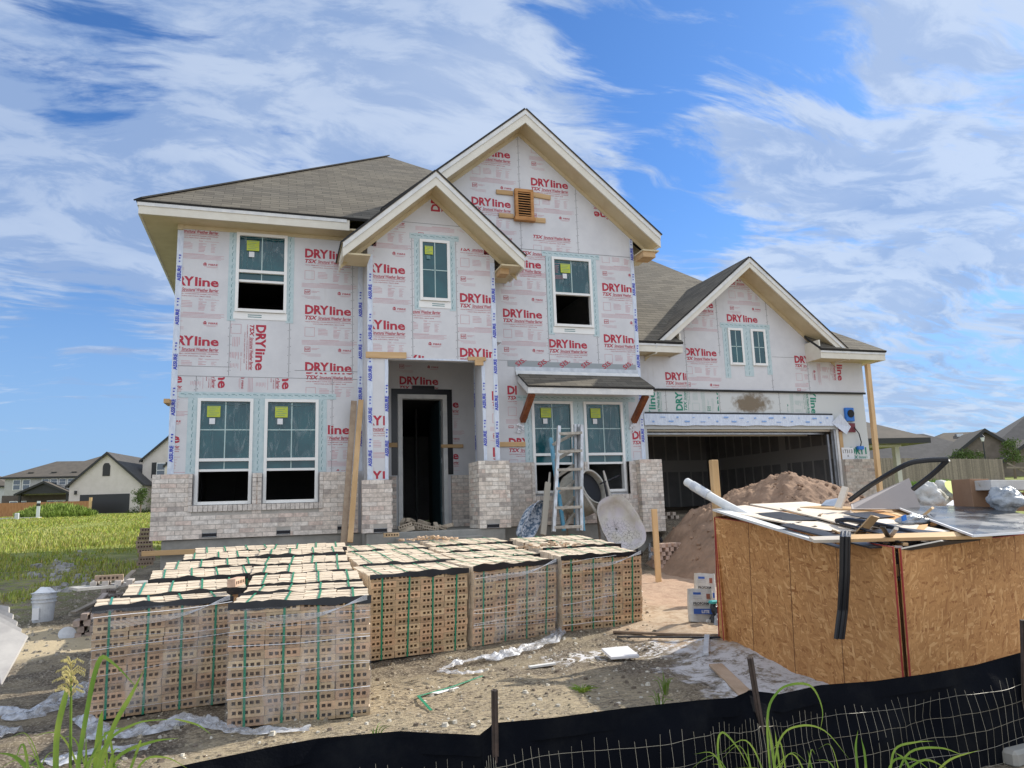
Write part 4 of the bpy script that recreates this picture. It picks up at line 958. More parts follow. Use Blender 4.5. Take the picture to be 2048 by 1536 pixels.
def strapmesh(x, seed):
    m = MB().m(M_strap); H = NR*RH; e = random.Random(seed).uniform(-.01, .01); w = .0085
    for a, b in (((x, -.008, -.0), (x+e, -.008, H+.008)), ((x+e, -.008, H+.008), (x+e, PDp+.006, H+.010)), ((x+e, PDp+.006, H+.01), (x, PDp+.006, 0))):
        a, b = Vector(a), Vector(b); o = Vector((w, 0, 0)); m.add([a-o, a+o, b+o, b-o], [(0, 1, 2, 3)])
    return m
brick_me = [packmesh(s).mesh('cored_brick_stack') for s in (1, 2, 3)]; back_me = [packmesh(s, False).mesh('brick_stack') for s in (4, 5)]
strip_me = [stripmesh(s).mesh('dark_sheeting') for s in (1, 2, 3, 4)]; strap_me = [strapmesh(0, s).mesh('strap') for s in (1, 2)]
def child(me, name, root, loc=(0, 0, 0)):
    o = bpy.data.objects.new(name, me); C.objects.link(o); o.parent = root; o.location = loc; return o
ORD = ['first', 'second', 'third', 'fourth', 'fifth', 'sixth', 'seventh']
cols = [  # front-left corner, angle, front phrase, offsets
    ((-1.283, 6.482), 9, [0, .66, 1.52, 2.18, 3.05, 3.72], 'leftmost row'),
    ((-.287, 5.85), -5, [0, .63, 1.36, 2.06, 2.74, 3.42, 4.10], 'tall row nearest the camera'),
    ((.905, 7.60), 10.3, [0, .67, 1.34, 2.02], 'middle row'),
    ((1.985, 7.78), 18, [0, .67, 1.34, 2.02], 'row just right of the middle'),
    ((3.10, 8.07), 4, [0, .70, 1.40], 'rightmost row beside the sand')]
DIRS = [(.10, .995), (.045, 1), (.0, 1), (.02, 1), (.02, 1)]
FRONTLAB = ['front brick pack of the leftmost row, wrapped in clear film with green straps', 'brick pack nearest the camera, wrapped in torn clear film with green straps',
            'unwrapped orange-tan brick pack in the middle with four green straps', 'film-wrapped brick pack right of the unwrapped one', 'rightmost front brick pack, half covered in torn film beside the sand']
packs = []
for ci, ((fx, fy), ang, offs, phrase) in enumerate(cols):
    dx, dy = DIRS[ci]; rnd = random.Random(ci+20)
    for k, of in enumerate(offs):
        j = rnd.uniform(-.035, .035) if k else 0; x, y = fx+dx*of+j, fy+dy*of+rnd.uniform(-.02, .02)*(k > 0); z = gh(x+.4, y)+.015+(rnd.uniform(-.012, .018) if k else 0)
        a = ang*(1 if k == 0 else .6)+(rnd.uniform(-2, 2) if k else 0)
        lab = FRONTLAB[ci] if k == 0 else '%s pack back in the %s of strapped bricks' % (ORD[k], phrase) if k < len(offs)-1 else 'farthest pack of strapped bricks in the %s' % phrase
        r = thing('brick_pack', (x, y, z), lab, 'brick pack', 'strapped packs of bricks in front of the house'); r.rotation_euler = ((gh(x, y+.6)-gh(x, y))/.6*1.0+.012, 0, radians(a)); r.scale = (1.0 if ci != 3 else 1.13, 1, (1.0, 1.03, 1.0, 1.0, 1.02)[ci])
        if ci in (2, 4): r.scale.x = 1.06
        child(brick_me[(ci+k) % 3] if (k == 0 or (ci == 0 and k in (2, 4))) else back_me[k % 2], 'brick_stack', r)
        child(strip_me[(ci+k*2) % 4], 'dark_sheeting', r)
        for s in range(4): child(strap_me[(s+k) % 2], 'strap', r, ((s+.5)*PW/4+.006*((s+k) % 3-1), 0, 0))
        packs.append(r)
        if k == 0: fronts = r; child(MB().m(M_black).box(0, PW, .02, PDp, -.06, .0).mesh('base_sheet'), 'base_sheet', r)
        r['ci'] = ci
        if k == 0 and ci != 2:
            H = NR*RH; sd_ = ci
            f0 = {0: .02, 1: .0, 3: .0, 4: .0}[ci]
            def fn(u, v, s=sd_): 
                q = noise.noise((u*4, v*5, s)); ex = (u-.5)*1.02+.5
                return (PW*ex, -.016-.012*abs(q)-.006, .02+(H*.93)*v+.03*(u-.5)*(1 if s else -1)+.02*sin(u*4+s)*(v > .9))
            if ci == 4: fn0 = fn; fn = lambda u, v: (lambda p: (p[0]*.66, p[1], .12+(p[2])*.62))(fn0(u, v))
            m = MB().m(M_film).grid(fn, 14, 16); child(m.mesh('stretch_film', True), 'stretch_film', r)
            m = MB().m(M_strand); q = random.Random(ci+5)
            for t in range(7):
                z0 = .05+H*.9*q.random(); dz = q.uniform(-.05, .07); thick = q.choice((.0012, .0016, .003))
                m.tube([(PW*u*(.66 if ci == 4 else 1), -.024-.003*(t % 3), z0+dz*u+.006*sin(u*6+t)) for u in [i/8 for i in range(9)]], thick, 3)
            # gathered folds fanning from one side
            for t in range(7): z1 = H*(.86-.02*t); m.tube([(PW*(.12+.86*u), -.03, H*.80+.01*t+(z1+.13-H*.80)*u*u+.01*sin(u*8)) for u in [i/8 for i in range(9)]], .0012, 3)
            child(m.mesh('film_fold'), 'film_fold', r)
bk1 = Vector((0, 0, 0))
# loose bricks lying on packs and about
def brick_mesh(mb, c, ax, ay, L=.245, w=.068, h=.066, col=None):
    ax = Vector(ax).normalized(); az = Vector((0, 0, 1)) if ay is None else Vector(ay).normalized(); y = az.cross(ax).normalized(); az = ax.cross(y)
    mb.c = col or (.46, .35, .24); mb.obox(c, ax, y, az, L/2, w/2, h/2)
    mb.c = (.06, .04, .025)
    for k in range(5): mb.obox(Vector(c)+ax*(k-2)*.044-y*(w/2), ax, y, az, .012, .0012, .013)
    mb.c = None
def loose_brick(loc, rot, label, col=(.50, .40, .28), tilt=0, group=None, name='loose_brick'):
    m = MB().m(M_oldbrick); brick_mesh(m, (0, 0, 0), (cos(rot), sin(rot), tilt), (0, 0.15*tilt, 1), col=col); o = m.build(name); o.location = loc; return tag(o, label, 'brick', group)
p = PZ(1178/3.34+430, 1040+112/3.34, 1.10); loose_brick(p+Vector((0, 0, .03)), .1, 'single tan brick lying on the back pack below the doorway', (.55, .40, .24))
p = PZ(472, 1171, .92); loose_brick(p+Vector((0, 0, .03)), 1.3, 'single pinkish brick standing on the leftmost row of packs', (.55, .38, .28))
# crumbs on packs
for (px, py, lab) in ((860, 1075, 'pile of broken brick crumbs on the back packs below the door'), (1105, 1088, 'scatter of brick crumbs on a pack near the ladders')):
    p = PZ(px, py, 1.13); m = MB().m(M_oldbrick); q = random.Random(px)
    for k in range(90 if px < 900 else 40):
        a = q.gauss(0, .20); b2 = q.gauss(0, .13); s = q.uniform(.008, .026); v = q.uniform(.8, 1.1); m.c = (.55*v, .40*v, .27*v); ax_ = Vector((q.random()-.5, q.random()-.5, .15*q.random())).normalized(); ay_ = ax_.cross(Vector((0, .2, 1))).normalized()
        m.obox((p.x+a, p.y+b2, 1.10+s*.4+max(0, .05-.15*abs(a))*q.random()), ax_, ay_, ax_.cross(ay_), s, s*.7, s*.4)
    m.c = None; tag(m.build('brick_crumbs', origin=(p.x, p.y, 1.11)), lab, 'brick crumbs', kind='stuff')
# bricks heaped in the doorway
q = random.Random(4)
spots = [(810, 1052, 0, 1), (822, 1042, 1, 0), (836, 1050, .6, 0), (848, 1046, 2.3, 1), (858, 1055, .2, 0), (872, 1052, 1.5, 1), (884, 1057, .8, 0), (893, 1052, 2.6, 0), (815, 1060, 2.8, 0), (845, 1060, .4, 0), (830, 1060, 1.9, 1), (806, 1044, 1.2, 1)]
for k, (px, py, r, t) in enumerate(spots):
    P = PY(px, py, 12.9+.12*(k % 4)); v = q.uniform(.8, 1.1)
    loose_brick((P.x, P.y, max(FL+.035, P.z)), r, 'tan brick in the heap of loose bricks at the doorway', (.45*v, .38*v, .29*v), .5*t-.2, 'loose bricks heaped at the doorway')
MB0 = MB().m(M_conc); MB0.box(1.95, 3.4, 12.35, 12.66, .2, 1.06); tag(MB0.build('porch_step', origin=(2.6, 12.5, .2), bev=.01), 'grey concrete step under the open doorway', 'step')
# leaning boards at left of the door
m = MB().m(M_lum); a, b2 = PY(700, 1085, 12.45), PY(722, 800, 13.2); m.beam(a, b2, .09, .04, (0, 1, 0)); solo(m, 'lumber_board', a, 'yellow two-by-four leaning on the wall left of the entry', 'board', 'boards leaning left of the entry', bev=.003)
m = MB().m(M_brick); a, b2 = PY(687, 1088, 12.55), PY(708, 802, 13.22); q = random.Random(8)
d = (b2-a)
m2 = MB().m(vary('weathered board', (.36, .28, .20), (.28, .21, .15), 9, .85, .3, .003, 40)); m2.beam(a, b2, .10, .035, (0, 1, 0)); solo(m2, 'weathered_board', a, 'weathered brown board leaning behind the yellow two-by-four', 'board', 'boards leaning left of the entry', bev=.003)
# prop at the right corner
m = MB().m(M_lum); a = PY(1762, 1000, 13.2); b2 = PY(1734.5, 729, 13.62); a2 = a+(a-b2).normalized()*1.0; m.beam(a2, b2, .10, .09, (0, 1, 0)); solo(m, 'corner_post', a2, 'tall wooden post propping the garage roof corner', 'post', bev=.003)
m = MB().m(M_lum); P = PZ(1312, 1105, .35); m.box(P.x-.045, P.x+.045, P.y-.045, P.y+.045, gh(P.x, P.y)-.1, gh(P.x, P.y)+.0); 
P = PY(1313, 1095, 10.8); m = MB().m(M_lum); T = PY(1310, 1018, 10.8); m.box(P.x-.045, P.x+.045, P.y-.02, P.y+.02, .1, T.z); solo(m, 'wooden_stake', (P.x, P.y, .2), 'short wooden stake standing at the left foot of the sand pile', 'stake', bev=.003)
# ---------------------------------------------------------------- ladders, mixer, barrows
M_alu = vary('aluminium', (.58, .59, .60), (.36, .36, .35), 14, .38, .15, .001, 60, metal=.65, stretch=(1, 1, .3))
M_dirtyalu = vary('mortar splashed aluminium', (.46, .43, .37), (.30, .28, .24), 14, .6, .2, .002, 40, metal=.2)
M_fib = vary('blue fibreglass', (.06, .27, .42), (.16, .36, .48), 9, .5, .1, .001, 40)
def stepladder(bl, br, tl, tr, n, mrail, mrung, label, depth_b, depth_t, top_over=.06, back=True, rear=None, skew=0):
    """rails between pixel feet/tops at the given depths"""
    A, B = PY(*bl, depth_b), PY(*br, depth_b); Ct, Dt = PY(*tl, depth_t), PY(*tr, depth_t)
    t = thing('stepladder', tuple((A+B)/2), label, 'ladder', 'ladders leaning by the window')
    for a, b2 in ((A, Ct), (B, Dt)): m = MB().m(mrail); m.beam(a, b2, .058, .07, (0, 1, 0)); m.build('rail', t, bev=.004)
    for k in range(n):
        f = .04+.88*k/(n-1); m = MB().m(mrung); m.beam(A.lerp(Ct, f), B.lerp(Dt, f+skew), .085, .05, (0, 0, 1)); m.build('rung', t, bev=.003)
    if rear:
        A2, B2, C2, D2 = PY(*rear[0], depth_b+.25), PY(*rear[1], depth_b+.25), PY(*rear[2], depth_t+.12), PY(*rear[3], depth_t+.12)
        for a, b2 in ((A2, C2), (B2, D2)): m = MB().m(mrail); m.beam(a, b2, .03, .05, (0, 1, 0)); m.build('rear_rail', t)
        for k in range(5): f = .1+.19*k; m = MB().m(mrung); m.beam(A2.lerp(C2, f), B2.lerp(D2, f+.06), .03, .05, (0, 0, 1)); m.build('rear_brace', t)
    return t
stepladder((1107, 1064), (1162, 1062), (1118, 852), (1163, 850), 6, M_alu, M_dirtyalu, 'shiny aluminium stepladder in front of the window', 11.95, 12.4, rear=None)
stepladder((1128, 1062), (1152, 1050), (1101, 876), (1149, 868), 6, M_fib, M_dirtyalu, 'blue-railed stepladder folded behind the aluminium one', 12.25, 12.62, skew=.085)
m = MB().m(M_alu)
for px in (1151, 1157): m.beam(PY(px+3, 1062, 12.1), PY(px-1, 849, 12.5), .045, .05, (0, 1, 0))
m.m(M_fib); m.beam(PY(1168, 1062, 12.12), PY(1154, 850, 12.52), .03, .05, (0, 1, 0)); solo(m, 'extension_ladder_section', PY(1155, 1062, 12.6), 'narrow upright metal rails folded right of the stepladders', 'ladder')
# concrete mixer
mc = PY(1163, 986, 12.78); ax = (PY(1182, 964, 12.05)-mc).normalized(); ax = Vector((.42, -.80, .32)).normalized()
M_mix = vary('cream mixer paint', (.55, .53, .46), (.42, .39, .33), 7, .6, .25, .004, 25)
mixer = thing('concrete_mixer', (mc.x, mc.y, .55), 'cream concrete mixer drum with its black mouth towards the camera', 'mixer')
m = MB().m(M_mix); prof = [(.12, -.42), (.28, -.40), (.42, -.14), (.43, .02), (.34, .30), (.32, .31), (.31, .285), (.40, .02), (.39, -.12), (.1, -.36)]; m.lathe(prof, mc, ax, 28, cap=True); m.build('drum', mixer, smooth=True)
m = MB().m(M_mix); m.lathe([(.32, .30), (.338, .305), (.338, .325), (.305, .325), (.305, .30)], mc, ax, 28, cap=False); m.build('drum_rim', mixer, smooth=True)
m = MB().m(M_blackmatte); m.lathe([(.30, .20), (.30, .21)], mc, ax, 24); m.build('drum_mouth', mixer)  # black disc added for the shade inside the drum
m = MB().m(vary('rusty frame', (.16, .12, .09), (.25, .22, .18), 8, .8, .2, .003, 40))
for sx in (-.35, .35): m.tube([(mc.x+sx, mc.y, .50), (mc.x+sx*.8, mc.y, mc.z)], .022)
m.tube([(mc.x-.35, mc.y, .55), (mc.x+.4, mc.y, .55)], .025); m.tube([(mc.x-.35, mc.y-.1, .68), (mc.x+.1, mc.y-.3, .56)], .02); m.build('frame', mixer)
q = MB().m(M_blackmatte); q.tube([PY(1208, 962, 12.3), PY(1216, 1000, 12.3)], .02); q.tube([PY(1200, 968, 12.35), PY(1238, 951, 12.5)], .014); q.build('tilt_lever', mixer)
# wheelbarrow trays
def barrow(center, wdir, ldir, L, Wd, dep, mt, label, handles, seed=0, wheel=None):
    c = Vector(center); w, l = Vector(wdir).normalized(), Vector(ldir).normalized(); n = w.cross(l).normalized()
    if n.y > 0: n = -n                       # opening faces the camera side
    t = thing('wheelbarrow', (c.x, c.y, gh(c.x, c.y)), label, 'wheelbarrow', 'wheelbarrows stood on end by the window')
    m = MB().m(mt); rings = []
    def ring(s, off, e=3.2, taper=1.0):
        r = []
        for k in range(28):
            a = 2*pi*k/28; cx, sx = cos(a), sin(a); rx = abs(cx)**(2/e)*(1 if cx > 0 else -1); ry = abs(sx)**(2/e)*(1 if sx > 0 else -1)
            wd = Wd/2*s*(1-.16*(ry > 0)*ry*taper); r.append(c+w*rx*wd+l*ry*L/2*s-n*off)
        return r
    rs = [ring(1.03, -.012), ring(1.03, .004), ring(1.0, 0), ring(.90, dep*.5), ring(.76, dep*.95), ring(.5, dep), ring(.05, dep*1.0), ]
    vs = [p for r in rs for p in r]; fs = [(i*28+k, i*28+(k+1) % 28, (i+1)*28+(k+1) % 28, (i+1)*28+k) for i in range(len(rs)-1) for k in range(28)]
    m.add(vs, fs); o = m.build('tray', t, smooth=True); md = o.modifiers.new('s', 'SOLIDIFY'); md.thickness = .006
    hm = MB().m(M_lum if False else mat('weathered grey handle', (.40, .37, .32), .8))
    for a, b2 in handles: x = MB().m(hm.ms[0]); x.tube([a, Vector(a).lerp(Vector(b2), .78), b2], [.028, .026, .018], 8); x.build('handle', t)
    if wheel: x = MB().m(M_blackmatte); x.lathe([(.10, -.04), (.18, -.045), (.2, 0), (.18, .045), (.10, .04)], wheel, w, 18); x.build('wheel', t, smooth=True)
    return t
def _tray(m, b):
    v = VM('SUBTRACT', OC(), (0, 0, .62)); c = MIX(MR(NO(v, 4, 6, .7), .35, .6), (.44, .41, .35, 1), (.54, .52, .47, 1))
    cr = N('ShaderNodeTexVoronoi'); cr.feature = 'DISTANCE_TO_EDGE'; cr.inputs['Scale'].default_value = 16; setin(cr, 'Vector', VM('ADD', v, VM('SCALE', NO(v, 9, 4, .6, out=1)))); cr.inputs['Vector'].links[0].from_node.inputs[1].links[0].from_node.inputs['Scale'].default_value = .10
    msk = MR(MA('ADD', VM('LENGTH', VM('MULTIPLY', v, (1.9, 1.0, 2.4)), out=1), MA('MULTIPLY', NO(v, 6, 5, .7), .8)), .95, 1.2, 1, 0)
    c = MIX(MR(NO(v, 3, 4, .6), .4, .6, 0, .7), c, (.50, .47, .52, 1)); c = MIX(MA('MULTIPLY', MR(cr.outputs[0], .0, .045, 1, 0), msk), c, (.06, .055, .05, 1)); setin(b, 'Base Color', c); bump(b, NO(v, 20, 6, .7), .4, .006)
M_tray = mat('mortar caked tray', (.6, .58, .5), .75, 0, _tray)
M_tray2 = vary('blue speckled tray', (.56, .60, .66), (.10, .16, .24), 16, .7, .4, .006, 30, lo=.44, hi=.56)
c1 = PY(1241, 1046, 11.95); ld = PY(1210, 990, 12.2)-PY(1270, 1108, 11.7); wd = PY(1290, 1020, 12.0)-PY(1195, 1062, 11.95)
barrow(c1, wd, ld, 1.02, .74, .26, M_tray, 'large cream wheelbarrow tray stood on its nose and caked with cracked mortar', [(PY(1222, 1000, 12.25), PY(1207, 942, 12.5)), (PY(1196, 1030, 12.2), PY(1166, 985, 12.3))], 1, PY(1262, 1100, 12.3))
c2 = PY(1068, 1040, 12.2); ld = PY(1082, 1000, 12.4)-PY(1050, 1085, 12.0); wd = PY(1092, 1045, 12.5)-PY(1046, 1045, 12.1)
barrow(c2, wd, ld, .85, .42, .2, M_tray2, 'narrow blue-speckled wheelbarrow tray leaning left of the ladders', [(PY(1088, 1075, 12.15), PY(1100, 945, 12.6))], 2)
m = MB().m(mat('weathered grey plank', (.38, .35, .29), .85)); m.beam(PY(1086, 1070, 12.1), PY(1096, 965, 12.4), .10, .05, (0, 1, 0)); solo(m, 'grey_plank', PY(1086, 1070, 12.1), 'grey plank standing between the blue-speckled tray and the ladders', 'plank', bev=.004)
# bricks stacked right of the barrow, and panel of bricks at the left
def courses(name, x0, y0, z0, nx, nz, ax, label, cat, col, jit=.012, seed=1):
    m = MB().m(M_oldbrick); q = random.Random(seed); ax = Vector(ax).normalized()
    for r in range(nz):
        for k in range(nx-(r % 2)):
            v = q.uniform(.8, 1.15); cc_ = tuple(a*v for a in col)
            brick_mesh(m, Vector((x0, y0, z0))+ax*(k*.125+.06*(r % 2)+q.uniform(-jit, jit))+Vector((0, q.uniform(-jit, jit), .036+r*.070)), (-ax.y, ax.x, 0), None, col=cc_)
    return m
P = PY(1314, 1100, 11.9)
m = courses('b', P.x, 11.9, .38, 5, 6, (1, .1, 0), '', '', (.50, .37, .30), seed=3); tag(m.build('brick_stack', origin=(P.x, 11.9, .38)), 'small stack of pinkish bricks behind the stake by the sand pile', 'brick stack')
P = PY(1318, 1052, 13.9)
m = courses('b', P.x, 13.9, FL+.01, 4, 2, (1, -.1, 0), '', '', (.42, .36, .30), seed=6); tag(m.build('brick_stack', origin=(P.x, 13.9, FL)), 'few grey bricks on the garage floor just inside the opening', 'brick stack')
P0_ = PY(272, 1130, 14.4); P1_ = PY(270, 1068, 14.4)
m = MB().m(M_oldbrick); q = random.Random(5); nrow = 9
for r in range(nrow):
    for k in range(1): 
        v = q.uniform(.7, 1.0); brick_mesh(m, (P0_.x+.14+.03*sin(r), 14.4, P0_.z+.02+r*.071), (1, .1, 0), None, col=(.32*v, .24*v, .18*v), L=.26)
tag(m.build('brick_column', origin=(P0_.x, 14.4, P0_.z)), 'upright column of brown cored bricks beside the left corner of the slab', 'brick stack')
# ---------------------------------------------------------------- left side: mason's board, bucket, scraps
q = random.Random(9)
zb = ground_z(-2.4, 10.2); A = PZ(150, 1175, .42); B = PZ(300, 1168, .42)
m = MB().m(vary('mortar board', (.34, .33, .31), (.45, .44, .42), 6, .9, .3, .004, 30)); m.beam(PY(146, 1178, 10.0), PY(302, 1164, 10.4), .35, .03, (0, 0, 1)); P = PY(146, 1178, 10.0); solo(m, 'mortar_board', P, 'grey mortar board laid across brick piers left of the packs', 'board')
def pier(px, py, Y, nz, nx, lab, col=(.36, .29, .25)):
    P = PY(px, py, Y); z = ground_z(P.x, Y)-.02; m = courses('x', P.x, Y, z, nx, nz, (1, .05, 0), '', '', col, .02, seed=px); tag(m.build('brick_pier', origin=(P.x, Y, z)), lab, 'brick stack', 'brick piers of the mortar board')
pier(158, 1225, 9.95, 4, 3, 'left brick pier carrying the grey mortar board'); pier(238, 1220, 10.2, 4, 3, 'right brick pier carrying the grey mortar board', (.30, .25, .22))
P = PY(200, 1168, 10.15); z = PY(200, 1177, 10.15).z+.02
m = courses('x', P.x-.05, 10.15, z, 4, 1, (1, .05, 0), '', '', (.50, .46, .42), .006, 4); brick_mesh(m, (P.x+.1, 10.12, z+.10), (1, .08, 0), None, col=(.38, .28, .2), L=.3); tag(m.build('brick_stack', origin=(P.x, 10.15, z)), 'row of pale bricks with one brown brick lying on the mortar board', 'brick stack')
for k in range(16):
    px, py = 215+q.uniform(-15, 62), 1140+q.uniform(-22, 22); Y = 11.4+q.uniform(-.4, .6); P = PY(px, py, Y); v = q.uniform(.7, 1.1)
    loose_brick((P.x, Y, ground_z(P.x, Y)+.04+q.random()*.22), q.uniform(0, 3), 'grey-brown brick in the tumbled heap by the slab corner', (.33*v, .28*v, .25*v), q.uniform(-.5, .5), 'tumbled bricks by the slab corner')
for k in range(4):
    m = MB().m(vary('old scrap wood', (.33, .28, .22), (.22, .19, .15), 6, .85, .3, .002, 40)); a = PY(150+20*k, 1168-14*k, 11.0+.3*k); b2 = PY(240+10*k, 1128-9*k, 12.0+.3*k); a.z = ground_z(a.x, a.y)+.05; b2.z = ground_z(b2.x, b2.y)+.15+.05*k
    m.beam(a, b2, .07, .03); solo(m, 'scrap_board', a, 'grey scrap board lying in the brick rubble left of the slab', 'board', 'scrap boards in the rubble')
# bucket
M_pail = vary('grubby white plastic', (.60, .62, .64), (.44, .46, .48), 6, .45, .1, .001, 30)
P = PZ(82, 1287, .03); bx_, by_ = P.x, P.y; bz = ground_z(bx_, by_)-.01
bk_ = thing('plastic_bucket', (bx_, by_, bz), 'tall white plastic bucket with a rag on top, left of the packs', 'bucket')
sc = .92; m = MB().m(M_pail); m.lathe([(r*sc, h*sc) for r, h in ((.115, 0), (.122, .02), (.137, .27), (.150, .27), (.150, .285), (.140, .285), (.141, .315), (.154, .315), (.154, .33), (.142, .33), (.144, .375), (.152, .38), (.152, .392), (.13, .392))], (bx_, by_, bz), n=26); m.build('pail_body', bk_, smooth=False)
m = MB().m(M_paper).box(bx_-.085, bx_-.012, by_-.138, by_-.122, bz+.05, bz+.19); m.build('pail_label', bk_)
m = MB().m(M_paper); m.grid(lambda u, v: (bx_+(u-.5)*.26, by_+(v-.5)*.22, bz+.365+.09*max(0, 1-((u-.5)**2+(v-.5)**2)*5)*(.7+.6*noise.noise((u*4, v*4, 2)))), 14, 14); tag(m.build('rag', origin=(bx_, by_, bz+.37), smooth=True), 'crumpled white rag stuffed in the top of the bucket', 'rag')
P = PZ(132, 1302, .06); m = MB().m(M_pail); m.lathe([(.085, 0), (.092, .01), (.088, .02)], (P.x, P.y, ground_z(P.x, P.y)+.03), (.25, -.75, .6), 22); solo(m, 'round_lid', (P.x, P.y, ground_z(P.x, P.y)), 'round pale lid lying tilted on the soil right of the bucket', 'lid', smooth=False)
# white scrap panels at the far left
q = random.Random(3)
for k in range(5):
    D = 4.6+.08*k; a, b2, c_, d_ = PD(-60, 1372-3*k, D-.25), PD(8+2*k, 1368-12*k, D-.2), PD(52-8*k, 1275-15*k, D+.15), PD(-30, 1222-4*k, D+.25)
    if k == 0: a, b2, c_, d_ = PD(-50, 1392, 4.3), PD(4, 1370, 4.35), PD(57, 1274, 4.75), PD(-12, 1240, 4.8)
    m = MB().m(vary('gypsum scrap', (.42, .40, .37), (.30, .285, .27), 4, .8, .1, .001, 30)); nrm = (b2-a).cross(c_-a).normalized(); m.prism([a, b2, c_, d_], nrm*.013)
    solo(m, 'plasterboard_scrap', (a.x, a.y, ground_z(a.x, a.y)), ('lowest and nearest broken white plasterboard sheet leaning at the left edge' if k == 0 else 'broken white plasterboard sheet in the stack at the left edge'), 'plasterboard', 'plasterboard scraps at the left edge')
# crumpled film on the ground: folded sheets
def crumple(name, path, w, h, label, seed, mt=None, n=46, cat='plastic sheet'):
    """ruffled sheet draped along a ground path"""
    pts = [PZ(x, y, .03) for x, y in path]; L = len(pts)-1; m = MB().m(mt or M_filmw)
    def fn(u, v):
        t = u*L; i = min(int(t), L-1); p = pts[i].lerp(pts[i+1], t-i); d = (pts[min(i+1, L)]-pts[i]).normalized(); s = Vector((-d.y, d.x, 0))
        ww = w*(.35+.9*abs(noise.noise((u*5, seed, 1)))+.25); q_ = p+s*(v-.5)*ww+s*.03*noise.noise((u*14, v*2, seed)); fold = abs(noise.noise((u*L*1.9+seed, v*2.6, seed)))+.30*abs(noise.noise((u*L*5, v*7, seed+3)))
        q_.z = ground_z(q_.x, q_.y, False)+.022+h*fold*(1-(2*v-1)**4)*(.6+.6*noise.noise((u*6, 0, seed)))
        return q_
    m.grid(fn, n*L, 22); P = pts[0]; return solo(m, name, (P.x, P.y, 0), label, cat, 'crumpled plastic film on the ground', smooth=True)
crumple('plastic_film', [(-40, 1430), (60, 1440), (130, 1405), (180, 1385)], .30, .16, 'clouded plastic film heaped on the soil at the far left', 1)
crumple('plastic_film', [(20, 1478), (-60, 1470)], .34, .18, 'bulging bag of clouded plastic at the bottom left', 2)
crumple('plastic_film', [(165, 1440), (215, 1478), (300, 1470), (380, 1440)], .26, .13, 'plastic film trailing along the foot of the leftmost pack', 3)
crumple('plastic_film', [(370, 1440), (430, 1458), (500, 1472), (620, 1464)], .14, .09, 'rope of twisted plastic film at the foot of the nearest pack', 4)
crumple('plastic_film', [(1128, 1262), (1110, 1290), (1060, 1305), (1010, 1318), (965, 1325)], .22, .12, 'plastic film spilling from the foot of the wrapped pack', 5)
crumple('plastic_film', [(1015, 1318), (970, 1322), (925, 1330), (880, 1344)], .09, .06, 'narrow twisted tail of white film on the sunlit soil', 6)
crumple('plastic_film', [(878, 1346), (920, 1352), (968, 1348)], .10, .05, 'small loop of beige film at the end of the twisted tail', 7)
crumple('plastic_film', [(1300, 1130), (1306, 1170)], .10, .28, 'white film hanging at the right side of the rightmost pack', 8)
crumple('plastic_film', [(90, 1536), (180, 1510), (300, 1500)], .22, .06, 'white plastic and powder lying under the weeds at bottom left', 9)
# thin things on the soil
def strip_on_ground(name, pa, w, t, mt, label, cat, z=.02):
    P = [PZ(x, y, .03) for x, y in pa]
    for p in P: p.z = ground_z(p.x, p.y)+z
    m = MB().m(mt)
    for a, b2 in zip(P, P[1:]): m.beam(a, b2+(b2-a).normalized()*w*.3, w, t)
    return solo(m, name, P[0], label, cat, bev=min(t, w)*.12)
strip_on_ground('plastic_strap', [(965, 1356), (905, 1378), (838, 1398)], .022, .004, M_strap, 'long green plastic strap lying bent on the sunlit soil', 'strap')
strip_on_ground('plastic_strap', [(836, 1398), (862, 1423)], .022, .004, M_strap, 'short green strap end pointing at the silt fence', 'strap')
strip_on_ground('paper_scrap', [(868, 1392), (908, 1376)], .07, .006, M_paper, 'folded white scrap under the green strap', 'scrap', .01)
strip_on_ground('trim_scrap', [(1058, 1338), (1108, 1332)], .045, .02, M_white, 'short white trim scrap on the soil', 'scrap')
strip_on_ground('wood_strip', [(1228, 1278), (1330, 1282), (1458, 1296)], .06, .025, vary('dirty lumber', (.22, .16, .11), (.14, .10, .07), 8, .85, .3, .002, 40), 'long dirty wood strip on the ground before the bags', 'board')
strip_on_ground('wood_strip', [(1235, 1284), (1440, 1300)], .035, .015, M_blackmatte, 'thin dark strip lying against the dirty wood strip', 'strip')
strip_on_ground('plank', [(1432, 1340), (1512, 1402)], .12, .025, vary('bleached plank', (.47, .35, .25), (.38, .27, .18), 5, .8, .25, .002, 40), 'short bleached plank lying behind the fence stake', 'plank')
strip_on_ground('corner_bead', [(1413, 1324), (1416, 1298)], .05, .03, M_pail, 'short white angle bead in the spilled powder', 'trim')
strip_on_ground('corner_bead', [(1388, 1256), (1420, 1266)], .07, .03, M_white, 'short pale board end in front of the paper bags', 'trim')
strip_on_ground('dark_pipe', [(1318, 1158), (1352, 1170), (1392, 1190)], .05, .05, M_blackmatte, 'black pipe half buried at the foot of the sand', 'pipe')
m = MB().m(mat('white tile', (.74, .74, .75), .4)); P = [PZ(*p, .06) for p in ((1203, 1304), (1222, 1322), (1279, 1318), (1256, 1299))]
zt = max(ground_z(p.x, p.y) for p in P)+.02; P = [Vector((p.x, p.y, zt)) for p in P]; m.prism(P, (0, 0, .025)); solo(m, 'white_tile', P[0], 'square white board lying flat on the soil', 'tile', bev=.003)
